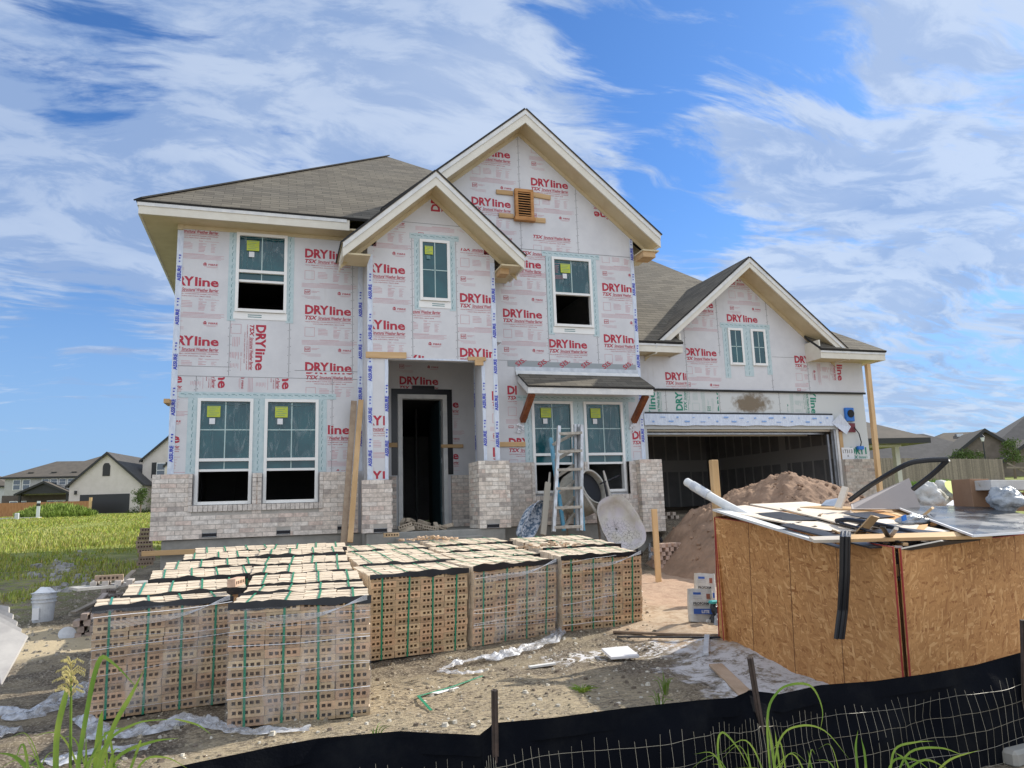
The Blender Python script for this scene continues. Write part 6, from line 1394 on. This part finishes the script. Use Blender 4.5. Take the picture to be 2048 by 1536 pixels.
# ---------------------------------------------------------------- weeds
def _leaf(m, b):
    v = MIX(MR(NO(OC(), 3, 4, .6), .35, .65), (.10, .20, .022, 1), (.24, .32, .05, 1)); setin(b, 'Base Color', v)
    tr = N('ShaderNodeBsdfTranslucent'); mx = N('ShaderNodeMixShader'); setin(tr, 0, v); mx.inputs[0].default_value = .3; nt.links.new(b.outputs[0], mx.inputs[1]); nt.links.new(tr.outputs[0], mx.inputs[2]); nt.links.new(mx.outputs[0], nt.nodes['Material Output'].inputs[0])
M_leaf = mat('grass leaf', (.15, .3, .03), .5, 0, _leaf)
M_seed = mat('seed head', (.42, .36, .14), .8)
def blade(m, pts, w):
    """pts world positions; ribbon with folded midrib"""
    n = len(pts); L = []
    P = [Vector(p) for p in pts]; S_ = []
    for i in range(n-1):
        a, b2 = P[i], P[i+1]; a0 = P[i-1] if i else a*2-b2; b0 = P[i+2] if i+2 < n else b2*2-a
        for t in range(5): t /= 5; S_.append(.5*((2*a)+(b2-a0)*t+(2*a0-5*a+4*b2-b0)*t*t+(3*a-a0-3*b2+b0)*t**3))
    S_.append(P[-1]); k = len(S_); vs = []
    for i, p in enumerate(S_):
        d = (S_[min(i+1, k-1)]-S_[max(i-1, 0)]).normalized(); s = d.cross(Vector((.25, 1, .15))).normalized(); f = i/(k-1); ww = w*min(1, (1-f)*2.2+.02)*(.55+.45*min(1, f*5))
        up_ = s.cross(d).normalized(); vs += [p-s*ww/2+up_*ww*.15, p, p+s*ww/2+up_*ww*.15]
    m.add(vs, [f for i in range(k-1) for f in ((3*i, 3*i+1, 3*i+4, 3*i+3), (3*i+1, 3*i+2, 3*i+5, 3*i+4))])
D = 2.35
wd = thing('tall_weed', tuple(PD(150, 1640, D)), 'tall green weed with a feathery seed head at the bottom left', 'weed')
bl_ = [([(140, 1640), (165, 1470), (195, 1328), (225, 1326), (282, 1385)], .020), ([(170, 1640), (220, 1470), (262, 1390), (288, 1340)], .020), ([(112, 1640), (112, 1480), (132, 1385), (134, 1370)], .026), ([(60, 1640), (65, 1560), (30, 1515), (-10, 1505)], .022), ([(190, 1620), (230, 1520), (300, 1485), (360, 1476)], .016),
       ([(180, 1640), (205, 1500), (270, 1448), (350, 1438)], .012), ([(350, 1438), (395, 1450), (423, 1470)], .008), ([(205, 1640), (190, 1560), (200, 1450), (205, 1420)], .030), ([(230, 1620), (260, 1540), (280, 1485), (281, 1484)], .012), ([(150, 1640), (170, 1540), (172, 1470)], .014), ([(100, 1640), (80, 1540), (50, 1465)], .008), ([(240, 1640), (280, 1530), (330, 1515), (380, 1540)], .010), ([(215, 1640), (216, 1560), (210, 1480), (207, 1460)], .01), ([(130, 1640), (155, 1560), (160, 1500)], .018)]
for k, (pts, w) in enumerate(bl_): m = MB().m(M_leaf); blade(m, [PD(x, y, D+.04*(k % 5)-.02*i) for i, (x, y) in enumerate(pts)], w*.74); m.build('leaf', wd, smooth=True)
q = random.Random(31)
for k in range(20):
    x0 = 150+q.uniform(-90, 110); s = q.choice((-1, 1)); h = q.uniform(70, 190); l = s*q.uniform(20, 120); m = MB().m(M_leaf); blade(m, [PD(x0, 1650, D+.03*k-.3), PD(x0+l*.15, 1650-h*.6, D+.03*k-.3), PD(x0+l*.5, 1650-h, D+.03*k-.3), PD(x0+l, 1650-h*q.uniform(.75, 1.05), D+.03*k-.3)], q.uniform(.003, .008)); m.build('leaf', wd, smooth=True)
m = MB().m(M_leaf); m.tube([PD(139, 1640, D), PD(141, 1500, D), PD(142, 1400, D), PD(141, 1345, D)], [.005, .0045, .004, .002], 6); m.build('stem', wd)
m = MB().m(M_seed); q = random.Random(1)
for k in range(42):
    y0 = 1395-q.random()*75; x0 = 141; L = q.uniform(14, 48)*(1-.4*(1395-y0)/75); s = q.choice((-1, 1)); a = q.uniform(.2, 1.0); dz = q.uniform(-.05, .05); pts = [PD(x0, y0, D), PD(x0+s*L*.5*a, y0-L*.42, D+dz), PD(x0+s*L*a, y0-L*.45*(1-a)-L*.15, D+dz*2)]; m.tube(pts, .0009, 3)
    for t in range(9): f = t/8; p = pts[0].lerp(pts[1], f*2) if f < .5 else pts[1].lerp(pts[2], f*2-1); m.obox(p+Vector((0, 0, -.002)), (q.random()-.5, q.random()-.5, -1), (0, 1, 0), (1, 0, 0), .0035, .0012, .0012)
m.build('seed_head', wd)
D = 3.0
wd = thing('tall_weed', tuple(PD(1560, 1640, D)), 'bright green arching grass in front of the fence stake', 'weed')
bl_ = [([(1545, 1600), (1535, 1440), (1555, 1385), (1590, 1368), (1625, 1375), (1645, 1420), (1640, 1465)], .016), ([(1560, 1620), (1545, 1500), (1535, 1440)], .018), ([(1540, 1590), (1560, 1480), (1600, 1452), (1650, 1462), (1700, 1520)], .013), ([(1570, 1600), (1555, 1500), (1550, 1460)], .013), ([(1450, 1600), (1436, 1500), (1445, 1465), (1475, 1495), (1500, 1540)], .013), ([(1500, 1600), (1520, 1560), (1560, 1530), (1570, 1510)], .010),
       ([(1520, 1600), (1500, 1530), (1495, 1490)], .012), ([(1640, 1600), (1625, 1540), (1615, 1500)], .010)]
for k, (pts, w) in enumerate(bl_): m = MB().m(M_leaf); blade(m, [PD(x, y, D+.05*(k % 4)) for i, (x, y) in enumerate(pts)], w*.66); m.build('leaf', wd, smooth=True)
q = random.Random(41)
for k in range(22):
    x0 = 1560+q.uniform(-110, 130); s = q.choice((-1, 1)); h = q.uniform(60, 160); l = s*q.uniform(10, 110); m = MB().m(M_leaf); blade(m, [PD(x0, 1640, D+.02*k), PD(x0+l*.15, 1640-h*.6, D+.02*k), PD(x0+l*.5, 1640-h, D+.02*k), PD(x0+l, 1640-h*q.uniform(.7, 1.05), D+.02*k)], q.uniform(.003, .007)); m.build('leaf', wd, smooth=True)
D = 3.7
wd = thing('grass_tuft', tuple(PD(1790, 1560, D)), 'low spreading tuft of grass at the foot of the fence on the right', 'grass tuft')
for k, pts in enumerate((((1780, 1560), (1790, 1500), (1830, 1485), (1870, 1482)), ((1790, 1560), (1820, 1505), (1880, 1496), (1930, 1512)), ((1770, 1560), (1790, 1520), (1830, 1520), (1860, 1540)), ((1720, 1570), (1712, 1500), (1716, 1460)), ((1735, 1570), (1730, 1510), (1722, 1475)), ((1800, 1550), (1850, 1520), (1900, 1540)), ((1860, 1560), (1900, 1520), (1960, 1500)), ((1830, 1560), (1810, 1520), (1790, 1505)))):
    m = MB().m(M_leaf); blade(m, [PD(x, y, D+.05*(k % 3)) for x, y in pts], .012); m.build('leaf', wd, smooth=True)
def tuft(px, py, z, n, h, label, seed, name='grass_tuft', spread=.10):
    P = PZ(px, py, z); g = ground_z(P.x, P.y); q = random.Random(seed); m = MB().m(M_leaf)
    for k in range(n):
        a = q.random()*2*pi; r = q.random()*spread*.3; b0 = Vector((P.x+r*cos(a), P.y+r*sin(a), g)); hh = h*q.uniform(.5, 1); o = Vector((cos(a), sin(a), 0))*spread*q.uniform(.4, 1.2)
        blade(m, [b0, b0+o*.35+Vector((0, 0, hh*.7)), b0+o+Vector((0, 0, hh*q.uniform(.6, 1)))], .006)
    return solo(m, name, (P.x, P.y, g), label, 'grass tuft', smooth=True)
tuft(1165, 1395, .0, 50, .06, 'small low green tuft on the shaded soil', 1, spread=.12); tuft(1330, 1395, .0, 14, .20, 'thin green seedling on the shaded soil near the fence', 2, spread=.08); tuft(748, 1530, -.1, 8, .12, 'small green shoot poking above the fence at the bottom', 3)
tuft(640, 1445, .0, 10, .12, 'small tuft at the foot of the nearest brick pack', 4); tuft(1320, 1420, 0, 12, .16, 'pale tuft leaning beside the silt fence', 6)
# ---------------------------------------------------------------- background
M_field = vcol('field grass', .9, 10, 0, .001, .15, .15)
def fieldgrass(name, n, reg, hr, label, mt, seed, w=.03):
    q = random.Random(seed); vs = []; fs = []
    for k in range(n):
        x, y = reg(q); g = ground_z(x, y, False); h = q.uniform(*hr)*(.7+.6*noise.noise((x*.25, y*.12, 0))); a = q.random()*pi; ww = w*(.6+y/60); dx, dy = cos(a)*ww, sin(a)*ww; lx, ly = q.uniform(-.4, .4)*h, q.uniform(-.4, .4)*h
        o = len(vs); vs += [(x-dx, y-dy, g-.03), (x+dx, y+dy, g-.03), (x+lx, y+ly, g+h)]; fs.append((o, o+1, o+2))
    m = MB().m(mt); m.v = vs; m.f = fs; m.mi = [0]*len(fs); pal = ((.27, .31, .055), (.31, .34, .07), (.35, .37, .09), (.38, .38, .12), (.23, .28, .05)); m.col = [tuple(c*(.85+.3*q.random()) for c in pal[min(4, int(q.random()*5))]) if noise.noise((vs[3*i][0]*.22, vs[3*i][1]*.12, 7)) > -.1 or q.random() < .7 else (.36*(.9+.2*q.random()), .35, .13) for i in range(len(fs))]; o = m.build(name, origin=(0, 0, 0)); return tag(o, label, 'grass', kind='stuff')
def _reg1(q):
    y = 26+q.random()**1.5*58; s = y*sin(YAW); x = -1-q.random()*(y*.55+4); return x, y
fieldgrass('field_grass', 60000, _reg1, (.05, .20), 'bright yellow-green grass covering the open lot on the left', M_field, 1)
def _reg2(q):
    y = 12.5+q.random()*14
    for _ in range(5):
        x = -2.5-q.random()*(y*.5); 
        if noise.noise((x*.8, y*.5, 3)) > -.12+.02*(20-y): return x, y
    return x, y+8
fieldgrass('rough_grass', 13000, _reg2, (.05, .16), 'rough darker grass in the shade left of the house', vcol('rough grass', .9, 10, 0, .001, .3, .15), 2, .02)
fieldgrass('rough_grass', 9000, lambda q: (18+q.random()*34, 12+q.random()*24), (.06, .16), 'short green grass in front of the wooden fence on the right', MATS['rough grass'], 3, .03)
M_wbrick = vary('pale brick far', (.66, .60, .55), (.60, .545, .49), 1.2, .85, .2, .01, 8)
M_darkroof = vary('grey shingles far', (.115, .10, .082), (.09, .08, .068), 1.5, .95, .3, .01, 12)
M_blueroof = vary('dark grey shingles far', (.085, .082, .08), (.068, .066, .066), 1.5, .95, .3, .01, 12)
M_stucco = vary('grey stucco', (.46, .45, .43), (.42, .41, .39), 2, .9)
M_dbrick = vary('dark brick far', (.13, .105, .09), (.10, .08, .07), 2, .9)
M_brownbrick = vary('brown brick far', (.20, .165, .135), (.15, .125, .10), 1.5, .9)
M_trim = mat('black trim', (.02, .02, .02), .5); M_wglass = mat('far glass', (.04, .07, .10), .08, spec=1.0)
def hframe(c, ang):
    ca, sa = cos(radians(ang)), sin(radians(ang)); return lambda x, y, z: (c[0]+x*ca-y*sa, c[1]+x*sa+y*ca, c[2]+z)
class House:
    """building in its own frame: x right, y away, z up"""
    def __init__(s, c, ang, label, name='suburban_house', cat='house'): s.r = thing(name, c, label, cat); s.r.rotation_euler = (0, 0, radians(ang)); s.r['_o'] = (0, 0, 0)
    def part(s, name, m, **k): return m.build(name, s.r, **k)
    def walls(s, x0, x1, y0, y1, z0, z1, mt): m = MB().m(mt); m.box(x0, x1, y0, y1, z0, z1); return s.part('wall', m)
    def hip(s, x0, x1, y0, y1, z, h, mt, ov=.4, ridge='x', trim=M_trim):
        x0, x1, y0, y1 = x0-ov, x1+ov, y0-ov, y1+ov; m = MB().m(mt)
        if ridge == 'x': d = min((y1-y0)/2, (x1-x0)/2-.01); a, b2 = (x0+d, (y0+y1)/2, z+h), (x1-d, (y0+y1)/2, z+h)
        else: d = min((x1-x0)/2, (y1-y0)/2-.01); a, b2 = ((x0+x1)/2, y0+d, z+h), ((x0+x1)/2, y1-d, z+h)
        v = [(x0, y0, z), (x1, y0, z), (x1, y1, z), (x0, y1, z), a, b2]
        m.add(v, [(0, 1, 5, 4), (1, 2, 5), (2, 3, 4, 5), (3, 0, 4)] if ridge == 'x' else [(0, 1, 4), (1, 2, 5, 4), (2, 3, 5), (3, 0, 4, 5)]); o = s.part('roof', m)
        m = MB().m(trim); m.box(x0, x1, y0, y1, z-.2, z-.004); s.part('eave_trim', m); return o
    def gable(s, x0, x1, y0, y1, z, h, mw, mr, ov=.3, trim=M_trim):
        """gable facing -y"""
        xc = (x0+x1)/2; m = MB().m(mw); m.prism([(x0, y0, z), (x1, y0, z), (xc, y0, z+h)], (0, .2, 0)); s.part('gable_wall', m); k = h/((x1-x0)/2); zz = z-ov*k; t = .16
        m = MB().m(mr); m.prism([(x0-ov, y0-ov, zz+t), (xc, y0-ov, z+h+t), (xc, y0-ov, z+h+.02), (x0-ov, y0-ov, zz+.02)], (0, y1-y0+ov, 0)); m.prism([(xc, y0-ov, z+h+t), (x1+ov, y0-ov, zz+t), (x1+ov, y0-ov, zz+.02), (xc, y0-ov, z+h+.02)], (0, y1-y0+ov, 0)); s.part('roof', m)
        m = MB().m(trim); m.prism([(x0-ov, y0-ov-.03, zz+t+.02), (xc, y0-ov-.03, z+h+t+.02), (xc, y0-ov-.03, z+h-.12), (x0-ov, y0-ov-.03, zz-.1)], (0, .03, 0)); m.prism([(xc, y0-ov-.03, z+h+t+.02), (x1+ov, y0-ov-.03, zz+t+.02), (x1+ov, y0-ov-.03, zz-.1), (xc, y0-ov-.03, z+h-.12)], (0, .03, 0)); s.part('rake_trim', m)
    def win(s, x, z, w, h, y, mt=None, shut=False, axis='y'):
        m = MB().m(mt or M_vinyl); 
        m.box(x-w/2-.08, x+w/2+.08, y-.06, y-.01, z-.08, z+h+.08); f = s.part('window', m); g = MB().m(M_wglass); g.box(x-w/2, x+w/2, y-.075, y-.062, z, z+h); g.m(M_vinyl); g.box(x-w/2, x+w/2, y-.085, y-.076, z+h*.48, z+h*.53); g.build('pane', f)
        if shut:
            for d in (-1, 1): k = MB().m(M_trim); k.box(x+d*(w/2+.35)-.25, x+d*(w/2+.35)+.25, y-.07, y-.01, z-.1, z+h+.15); s.part('shutter', k)
# left: pale brick house with gabled garage (faces the camera)
cA = PD(208, 1027, 79.5); fA = 18.5*79.5/80
H1 = House((cA.x, cA.y, cA.z), -12, 'pale brick house with black-trimmed gables and dark garage door at the left')
H1.walls(-3.7, 3.8, 0, 9, -1, 3.1, M_wbrick); H1.gable(-3.7, 3.8, 0, 12, 3.1, 3.35, M_wbrick, M_blueroof)
m = MB().m(mat('dark garage door', (.018, .02, .022), .35)); m.box(-2.55, 2.55, -.05, .02, -.4, 2.05); H1.part('garage_door', m)
m = MB().m(M_trim); m.prism([(-.38, -.05, 4.0), (.38, -.05, 4.0), (.38, -.05, 5.1), (.2, -.05, 5.4), (-.2, -.05, 5.4), (-.38, -.05, 5.1)], (0, .04, 0)); H1.part('attic_vent', m)
m = MB().m(M_trim); m.box(-3.1, -2.9, -.2, 0, 2.1, 2.5); H1.part('wall_lamp', m)
m = MB().m(M_conc); m.box(-2.8, 2.8, -9, -.02, -.6, -.36); H1.part('driveway', m)
H1.walls(2.6, 14, 3, 16, -1, 5.9, M_wbrick); 
H1.gable(2.6, 16.5, 3, 16, 5.9, 6.2, M_wbrick, M_blueroof, .3); H1.hip(-1, 9, 8, 20, 5.6, 3.6, M_blueroof, .3)
H1.walls(5.8, 15, .8, 3.0, -1, 5.0, M_wbrick); H1.gable(5.8, 15.5, .9, 4, 5.0, 4.2, M_wbrick, M_blueroof, .2)
H1.win(4.6, 3.9, .8, 1.5, 3.0, None, True); H1.win(4.9, .8, .8, 1.8, 3.0)
# left: two-storey house with long hip roof
cB = PD(95, 1030, 96); H2 = House((cB.x, cB.y, cB.z), -4, 'two-storey grey house with a long hip roof and black porch gable, far left')
H2.walls(-5.2, 9, 0, 12, 2.6, 4.95, M_stucco); H2.walls(-5.4, 9, 0, 12, -1, 2.62, M_dbrick); H2.hip(-5.3, 9, 0, 9.0, 4.95, 2.3, M_darkroof, .4); H2.hip(-2.4, 10.4, 1.2, 14, 5.0, 3.2, M_darkroof, .2)
H2.gable(-2.8, 3.0, -2.2, 3, 2.7, 1.4, M_trim, M_darkroof, .35)
m = MB().m(M_trim)
for x in (-2.6, 2.8): m.box(x-.12, x+.12, -2.2, -1.9, -1, 2.7)
H2.part('porch_post', m)
for x in (-3.8, -2.7): H2.win(x, 3.35, .75, 1.2, 0, M_vinyl)
for x in (-.5, .5, 1.5, 2.5): H2.win(x, 3.9, .7, .7, 0, M_vinyl)
for x in (-4.0, -3.0, .3, 1.3, 2.3): H2.win(x, .6, .8, 1.2, 0, M_vinyl)
for x in (-2.5, .2, 2.6): m = MB().m(M_trim); m.box(x-.3, x+.3, .6, 1.0, 5.35, 5.6); H2.part('roof_vent', m)
m = MB().m(M_trim); m.lathe([(.08, 0), (.08, .8)], (5.7, 5.5, 7.0), n=8); H2.part('vent_pipe', m)
cC = PD(-10, 1030, 100); H3 = House((cC.x-4.0, cC.y+2, cC.z), 0, 'sliver of a white house with grey roof at the far left edge'); H3.walls(-5, 4.6, 0, 8, -1, 4.0, mat('white siding', (.6, .6, .58), .8)); H3.hip(-5, 4.6, 0, 8, 4.0, 2.4, M_darkroof)
# small fence, utility box and flag post at the left
cF = PD(60, 1022, 74)
m = MB().m(vary('new cedar fence', (.42, .21, .10), (.34, .16, .07), 1.5, .85, .2, .005, 20, stretch=(5, 1, 1))); m.box(cF.x-9, cF.x+5.2, cF.y, cF.y+.1, cF.z-.8, cF.z+.85); fo = thing('wooden_fence', (cF.x, cF.y, cF.z-.8), 'low orange-brown wooden fence in front of the far left house', 'fence'); m.build('fence_boards', fo)
m = MB().m(M_lum); m.box(cF.x+5.2, cF.x+5.45, cF.y-.05, cF.y+.15, cF.z-.8, cF.z+1.2); m.build('fence_post', fo)
P = PD(33, 1030, 60); m = MB().m(M_pail); m.box(P.x-.14, P.x+.14, P.y, P.y+.25, P.z-.6, P.z+.15); solo(m, 'utility_box', (P.x, P.y, P.z-.6), 'short pale utility pedestal standing in the left field', 'utility box', bev=.03)
P = PD(76, 1022, 60); m = MB().m(M_paper); m.box(P.x-.12, P.x+.12, P.y, P.y+.05, P.z-.5, P.z+.8); m.m(M_trim).box(P.x-.14, P.x+.14, P.y-.02, P.y+.03, P.z+.4, P.z+.62); solo(m, 'lot_sign', (P.x, P.y, P.z-.5), 'small white lot sign with a dark panel by the left fence', 'sign')
m = MB().m(mat('pale concrete far', (.55, .53, .5), .9)); P = PD(10, 1037, 62); m.box(P.x-6, P.x+2.3, P.y, P.y+1.5, P.z-.4, P.z+.05); m.build('pavement')['kind'] = 'structure'
# trees
def tree(px, py, Dp, h, r, label, seed, name='small_tree', dark=(.06, .09, .025), n=1400):
    P = PD(px, py, Dp); g = P.z; t = thing(name, (P.x, P.y, g), label, 'tree'); q = random.Random(seed)
    m = MB().m(mat('bark', (.16, .12, .09), .9)); m.tube([(P.x, P.y, g-.3), (P.x+.05, P.y, g+h*.4), (P.x-.05, P.y, g+h*.8)], [.10, .07, .02], 7)
    for k in range(7): a = q.random()*2*pi; z = g+h*(.35+.06*k); m.tube([(P.x, P.y, z), (P.x+cos(a)*r*.7, P.y+sin(a)*r*.7, z+h*.2)], [.035, .008], 5)
    m.build('trunk', t); m = MB().m(vary('foliage '+name, dark, tuple(c*1.9 for c in dark), 2.5, .8, 0, .001, 10)); 
    cl = [(q.gauss(0, .42)*r, q.gauss(0, .42)*r, g+h*q.uniform(.38, .98)) for _ in range(22)]
    for k in range(n):
        c_ = q.choice(cl); v = Vector((q.gauss(0, 1), q.gauss(0, 1), q.gauss(0, 1)))*r*.17; p = Vector((P.x+c_[0], P.y+c_[1], c_[2]))+v; a = Vector((q.gauss(0, 1), q.gauss(0, 1), q.gauss(0, 1))).normalized(); b2 = a.cross(Vector((q.random(), 1, q.random()))).normalized(); s = r*q.uniform(.05, .10)
        m.add([p-a*s, p+b2*s*.6, p+a*s, p-b2*s*.6], [(0, 1, 2, 3)])
    m.build('crown', t); return t
tree(280, 1024, 76, 2.5, .9, 'young tree in front of the pale brick house on the left', 1)
tree(255, 1024, 70, .5, .5, 'x', 2) if False else None
def bush(px, py, Dp, r, label, seed, col=(.13, .21, .035), h=.8, cat='bush', n=900):
    P = PD(px, py, Dp); q = random.Random(seed); m = MB().m(vary('bush '+str(col[0]), col, tuple(c*1.6 for c in col), 2, .8, 0, .001, 10))
    for k in range(n):
        a = q.random()*2*pi; rr_ = r*sqrt(q.random()); z = h*q.random()*(1-(rr_/r)**2); p = Vector((P.x+rr_*cos(a)*1.2, P.y+rr_*sin(a)*.6, P.z+z)); d = Vector((q.gauss(0, .5), q.gauss(0, .5), 1)).normalized(); b2 = d.cross(Vector((q.random()-.5, q.random()-.5, .1))).normalized(); s = r*.09
        m.add([p-b2*s*.4, p+b2*s*.4, p+d*s*2.4], [(0, 1, 2)])
    return solo(m, 'bush', tuple(P), label, cat)
bush(112, 1034, 66, 2.6, 'tall clump of wild grass before the garage door on the left', 3, (.16, .22, .04), h=.95, n=3600)
for k, (px, lab) in enumerate(((272, 'dark shrub beside the young tree on the left'), (300, 'round dark shrub nearest the brick corner on the left'))): bush(px, 1027, 77, .9, lab, 7+k, (.05, .07, .02), .7, n=400)
# right: neighbour's porch corner
cN = PD(1822, 968, 30); H4 = House((23.0, 22.2, cN.z), -8, 'neighbouring house corner with open porch right behind the garage')
M_cream2 = mat('cream stucco', (.55, .53, .48), .85)
ze = 3.62-cN.z
m = MB().m(M_cream2); m.box(-3.0, -2.86, .3, .5, -1.5, ze); H4.part('porch_column', m); H4.walls(-10, -3.4, 1.2, 10, -1, ze, M_cream2); m = MB().m(M_cream2); m.box(-.45, -.27, .3, .5, -1.5, ze); H4.part('porch_column', m); m = MB().m(M_cream2); m.box(-9, -.2, .25, .55, ze-.28, ze-.02); H4.part('porch_beam', m)
H4.hip(-12, .15, .1, 12, ze, 3.3, M_darkroof, .45); m = MB().m(mat('green door', (.03, .12, .07), .5)); m.box(-3.38, -3.3, 2.0, 3.2, -.8, 1.4); H4.part('green_door', m)
m = MB().m(mat('green door', (.03, .12, .07), .5)); m.box(-5.2, -3.9, 1.1, 1.19, -.6, 1.6); H4.part('green_door', m)
# right: houses beyond the fence
def placeH(px, py, D, ang, label, **k): P = PD(px, py, D); return House((P.x, P.y, P.z), ang, label, **k), D/FPX
Hh, s = placeH(1842, 965, 76, -25, 'large grey hip-roofed house beyond the wooden fence, right of centre')
Hh.walls(-6.0, 9, 0, 10, -3, 2.3, M_brownbrick); Hh.hip(-7.0, 8.5, 0, 11, 2.2, 3.2, M_blueroof, .4); Hh.hip(-2, 3.2, -3, 4, 1.0, 1.6, M_blueroof, .4); Hh.gable(3.2, 8.8, -3, 4, .6, 2.5, M_brownbrick, M_blueroof, .35); Hh.win(6.0, 1.0, .7, 1.0, -3)
Hh.walls(3.2, 8.8, -3, 1, -3, .6, M_brownbrick); Hh.walls(-2, 3.2, -2.7, 1, -3, 1.0, mat('greygreen siding', (.26, .29, .28), .85))
Hh, s = placeH(1790, 968, 95, -20, 'small white gabled house beyond the fence, nearest the porch column')
Hh.walls(-1.5, 4.5, 0, 8, -3, 4.2, mat('white siding', (.6, .6, .58), .8)); Hh.gable(-1.2, 2.2, -1.0, 4, 3.2, 2.4, mat('white siding', (.6, .6, .58), .8), M_blueroof, .5); Hh.hip(-6, -1.6, 2, 9, 2.2, 2.6, M_blueroof); Hh.walls(-6, -1.5, 2, 9, -3, 2.3, mat('greygreen siding', (.26, .29, .28), .85)); Hh.win(.4, .6, 1.0, 2.0, -.02); Hh.win(3.4, 1.6, .7, 1.8, -.02)
Hh.hip(3.5, 9.5, 0, 8, 3.9, 2.1, M_darkroof)
Hh, s = placeH(2030, 950, 60, -35, 'brown brick house with stacked gables at the right edge')
Hh.walls(-2.2, 10, 0, 10, -3, 1.4, M_brownbrick); Hh.hip(-2, 16, .5, 12, 1.4, 4.2, M_blueroof, .4); Hh.gable(-5.6, 1.2, -1.5, 5, .9, 2.7, M_brownbrick, M_darkroof, .35); Hh.walls(-5.6, 1.2, -1.5, 1, -3, .9, M_brownbrick)
Hh.gable(-2.8, 3.8, -3.2, 5, .2, 2.4, M_brownbrick, M_darkroof, .35); Hh.walls(-2.8, 3.8, -3.2, 1, -3, .2, M_brownbrick)
Hh, s = placeH(1975, 945, 110, -20, 'distant low grey roof with two vents between the houses on the right')
Hh.walls(-6, 8, 0, 10, -3, 4.0, M_brownbrick); Hh.hip(-8, 9, 0, 10, 3.9, 2.6, M_darkroof); 
for x in (-1.5, 2.2): m = MB().m(M_metal); m.box(x-.5, x+.5, 3.2, 3.8, 5.7, 6.15); Hh.part('roof_vent', m)
# long fence
A = Vector((17.5, 33.5, 0)); B = Vector((46.6, 36.5, 0))
A = PD(1742, 976, 44); B = PD(2012, 971, 50)
f = thing('wooden_fence', tuple(A), 'long weathered grey plank fence behind the garage on the right', 'fence')
M_gfence = vcol('weathered fence', .9, 30, .3, .005, .2); m = MB().m(M_gfence); q = random.Random(6); n = 150; dv = (B-A)/n; up1 = Vector((0, 0, 1.78))
for k in range(n):
    v = q.uniform(.75, 1.15); m.c = (.27*v, .225*v, .18*v); a = A+dv*k; b2 = A+dv*(k+.94); z = Vector((0, 0, -.6)); t = Vector((0, 0, 1.78+q.uniform(-.015, .015))); m.prism([a+z, b2+z, b2+t, a+t], (0, .02, 0))
m.c = None; m.build('fence_boards', f)
C2 = B+Vector((14, -9, -.2)); f = thing('wooden_fence', tuple(B), 'short low fence with slanting braces running off the right edge', 'fence'); m = MB().m(vary('grey rail', (.30, .25, .2), (.22, .18, .15), 3, .9))
for k in range(8): a = B+Vector((.4+k*1.4, -.8*k, 0)); m.beam(a+Vector((0, 0, 1.5-.12*k)), a+Vector((1.7, -1.0, .25-.12*k)), .1, .1)
m.beam(B+Vector((.3, 0, 1.2)), B+Vector((12, -7, .6)), .12, .12); m.build('fence_rail', f)
bush(1870, 976, 40, 1.6, 'grassy weeds at the foot of the long grey fence', 12, h=.25, n=700)
P = PD(1884, 979, 34); m = MB().m(mat('red plastic', (.6, .03, .02), .5)); m.box(P.x-.35, P.x+.35, P.y-.2, P.y+.2, P.z-.25, P.z+.12); solo(m, 'red_crate', (P.x, P.y, P.z-.25), 'small red crate on the grass before the long fence', 'crate', bev=.02)
for px, lab, sd_ in ((1950, 'green treetop above the fence beside the street lamp', 4), (1925, 'hazy green treetop behind the fence, left of the lamp', 5)): tree(px, 956, 55, 1.9, .8, lab, sd_, dark=(.05, .07, .035), n=1200)
for px, D_, lab in ((2030, 52, 'slim dark evergreen at the right edge behind the fence'),): tree(px, 950, D_, 2.4, .8, lab, 8, dark=(.03, .07, .06))
# street lamp
B0, T0 = PD(1978, 972, 50), PD(1973, 880, 50); lp = thing('street_lamp', tuple(B0), 'black street lamp with a lantern head behind the long fence', 'street lamp')
m = MB().m(M_trim); m.tube([(B0.x, B0.y, B0.z-2), (B0.x, B0.y, T0.z-.05)], .04, 8); m.build('lamp_post', lp); m = MB().m(M_paper); m.lathe([(.07, 0), (.13, .24), (.13, .26)], (B0.x, B0.y, T0.z-.05), n=8); m.build('lantern_glass', lp); m = MB().m(M_trim); m.lathe([(.16, .0), (.07, .12), (.02, .2)], (B0.x, B0.y, T0.z+.25), n=8); m.build('lantern_cap', lp)
# stop sign with street name
T0 = PD(1847, 913, 105); sg = thing('stop_sign', (T0.x, T0.y, T0.z-2.4), 'red stop sign with a green street-name blade on top', 'road sign')
m = MB().m(M_metal); m.box(T0.x-.04, T0.x+.04, T0.y+.03, T0.y+.09, T0.z-2.6, T0.z+.62); m.build('sign_post', sg)
m = MB().m(mat('stop red', (.5, .02, .03), .5)); m.lathe([(.36, 0), (.36, .02)], T0, (-.35, -.93, 0), 8); o = m.build('octagon', sg)
q2 = MB().m(M_paper); s0 = Vector((.93, -.35, 0)); nn = Vector((-.35, -.93, 0))
for t in fit(glyphs('STOP', .02), -.30, -.11, w=.6, h=.22): q2.add([T0+nn*.028+s0*a+Vector((0, 0, b3)) for a, b3 in t], [tuple(range(len(t)))])
q2.build('stop_lettering', sg); m = MB().m(mat('sign green', (.02, .25, .14), .5)); m.obox(T0+Vector((0, 0, .68)), (.95, -.3, 0), (.3, .95, 0), (0, 0, 1), .55, .012, .12); m.build('street_name_blade', sg)
for k in (None,):
    P = PD(1703, 890, 56)
S.render.film_transparent = False
for o in bpy.data.objects:
    for k in ('_o', 'ci'):
        if k in o.keys(): del o[k]
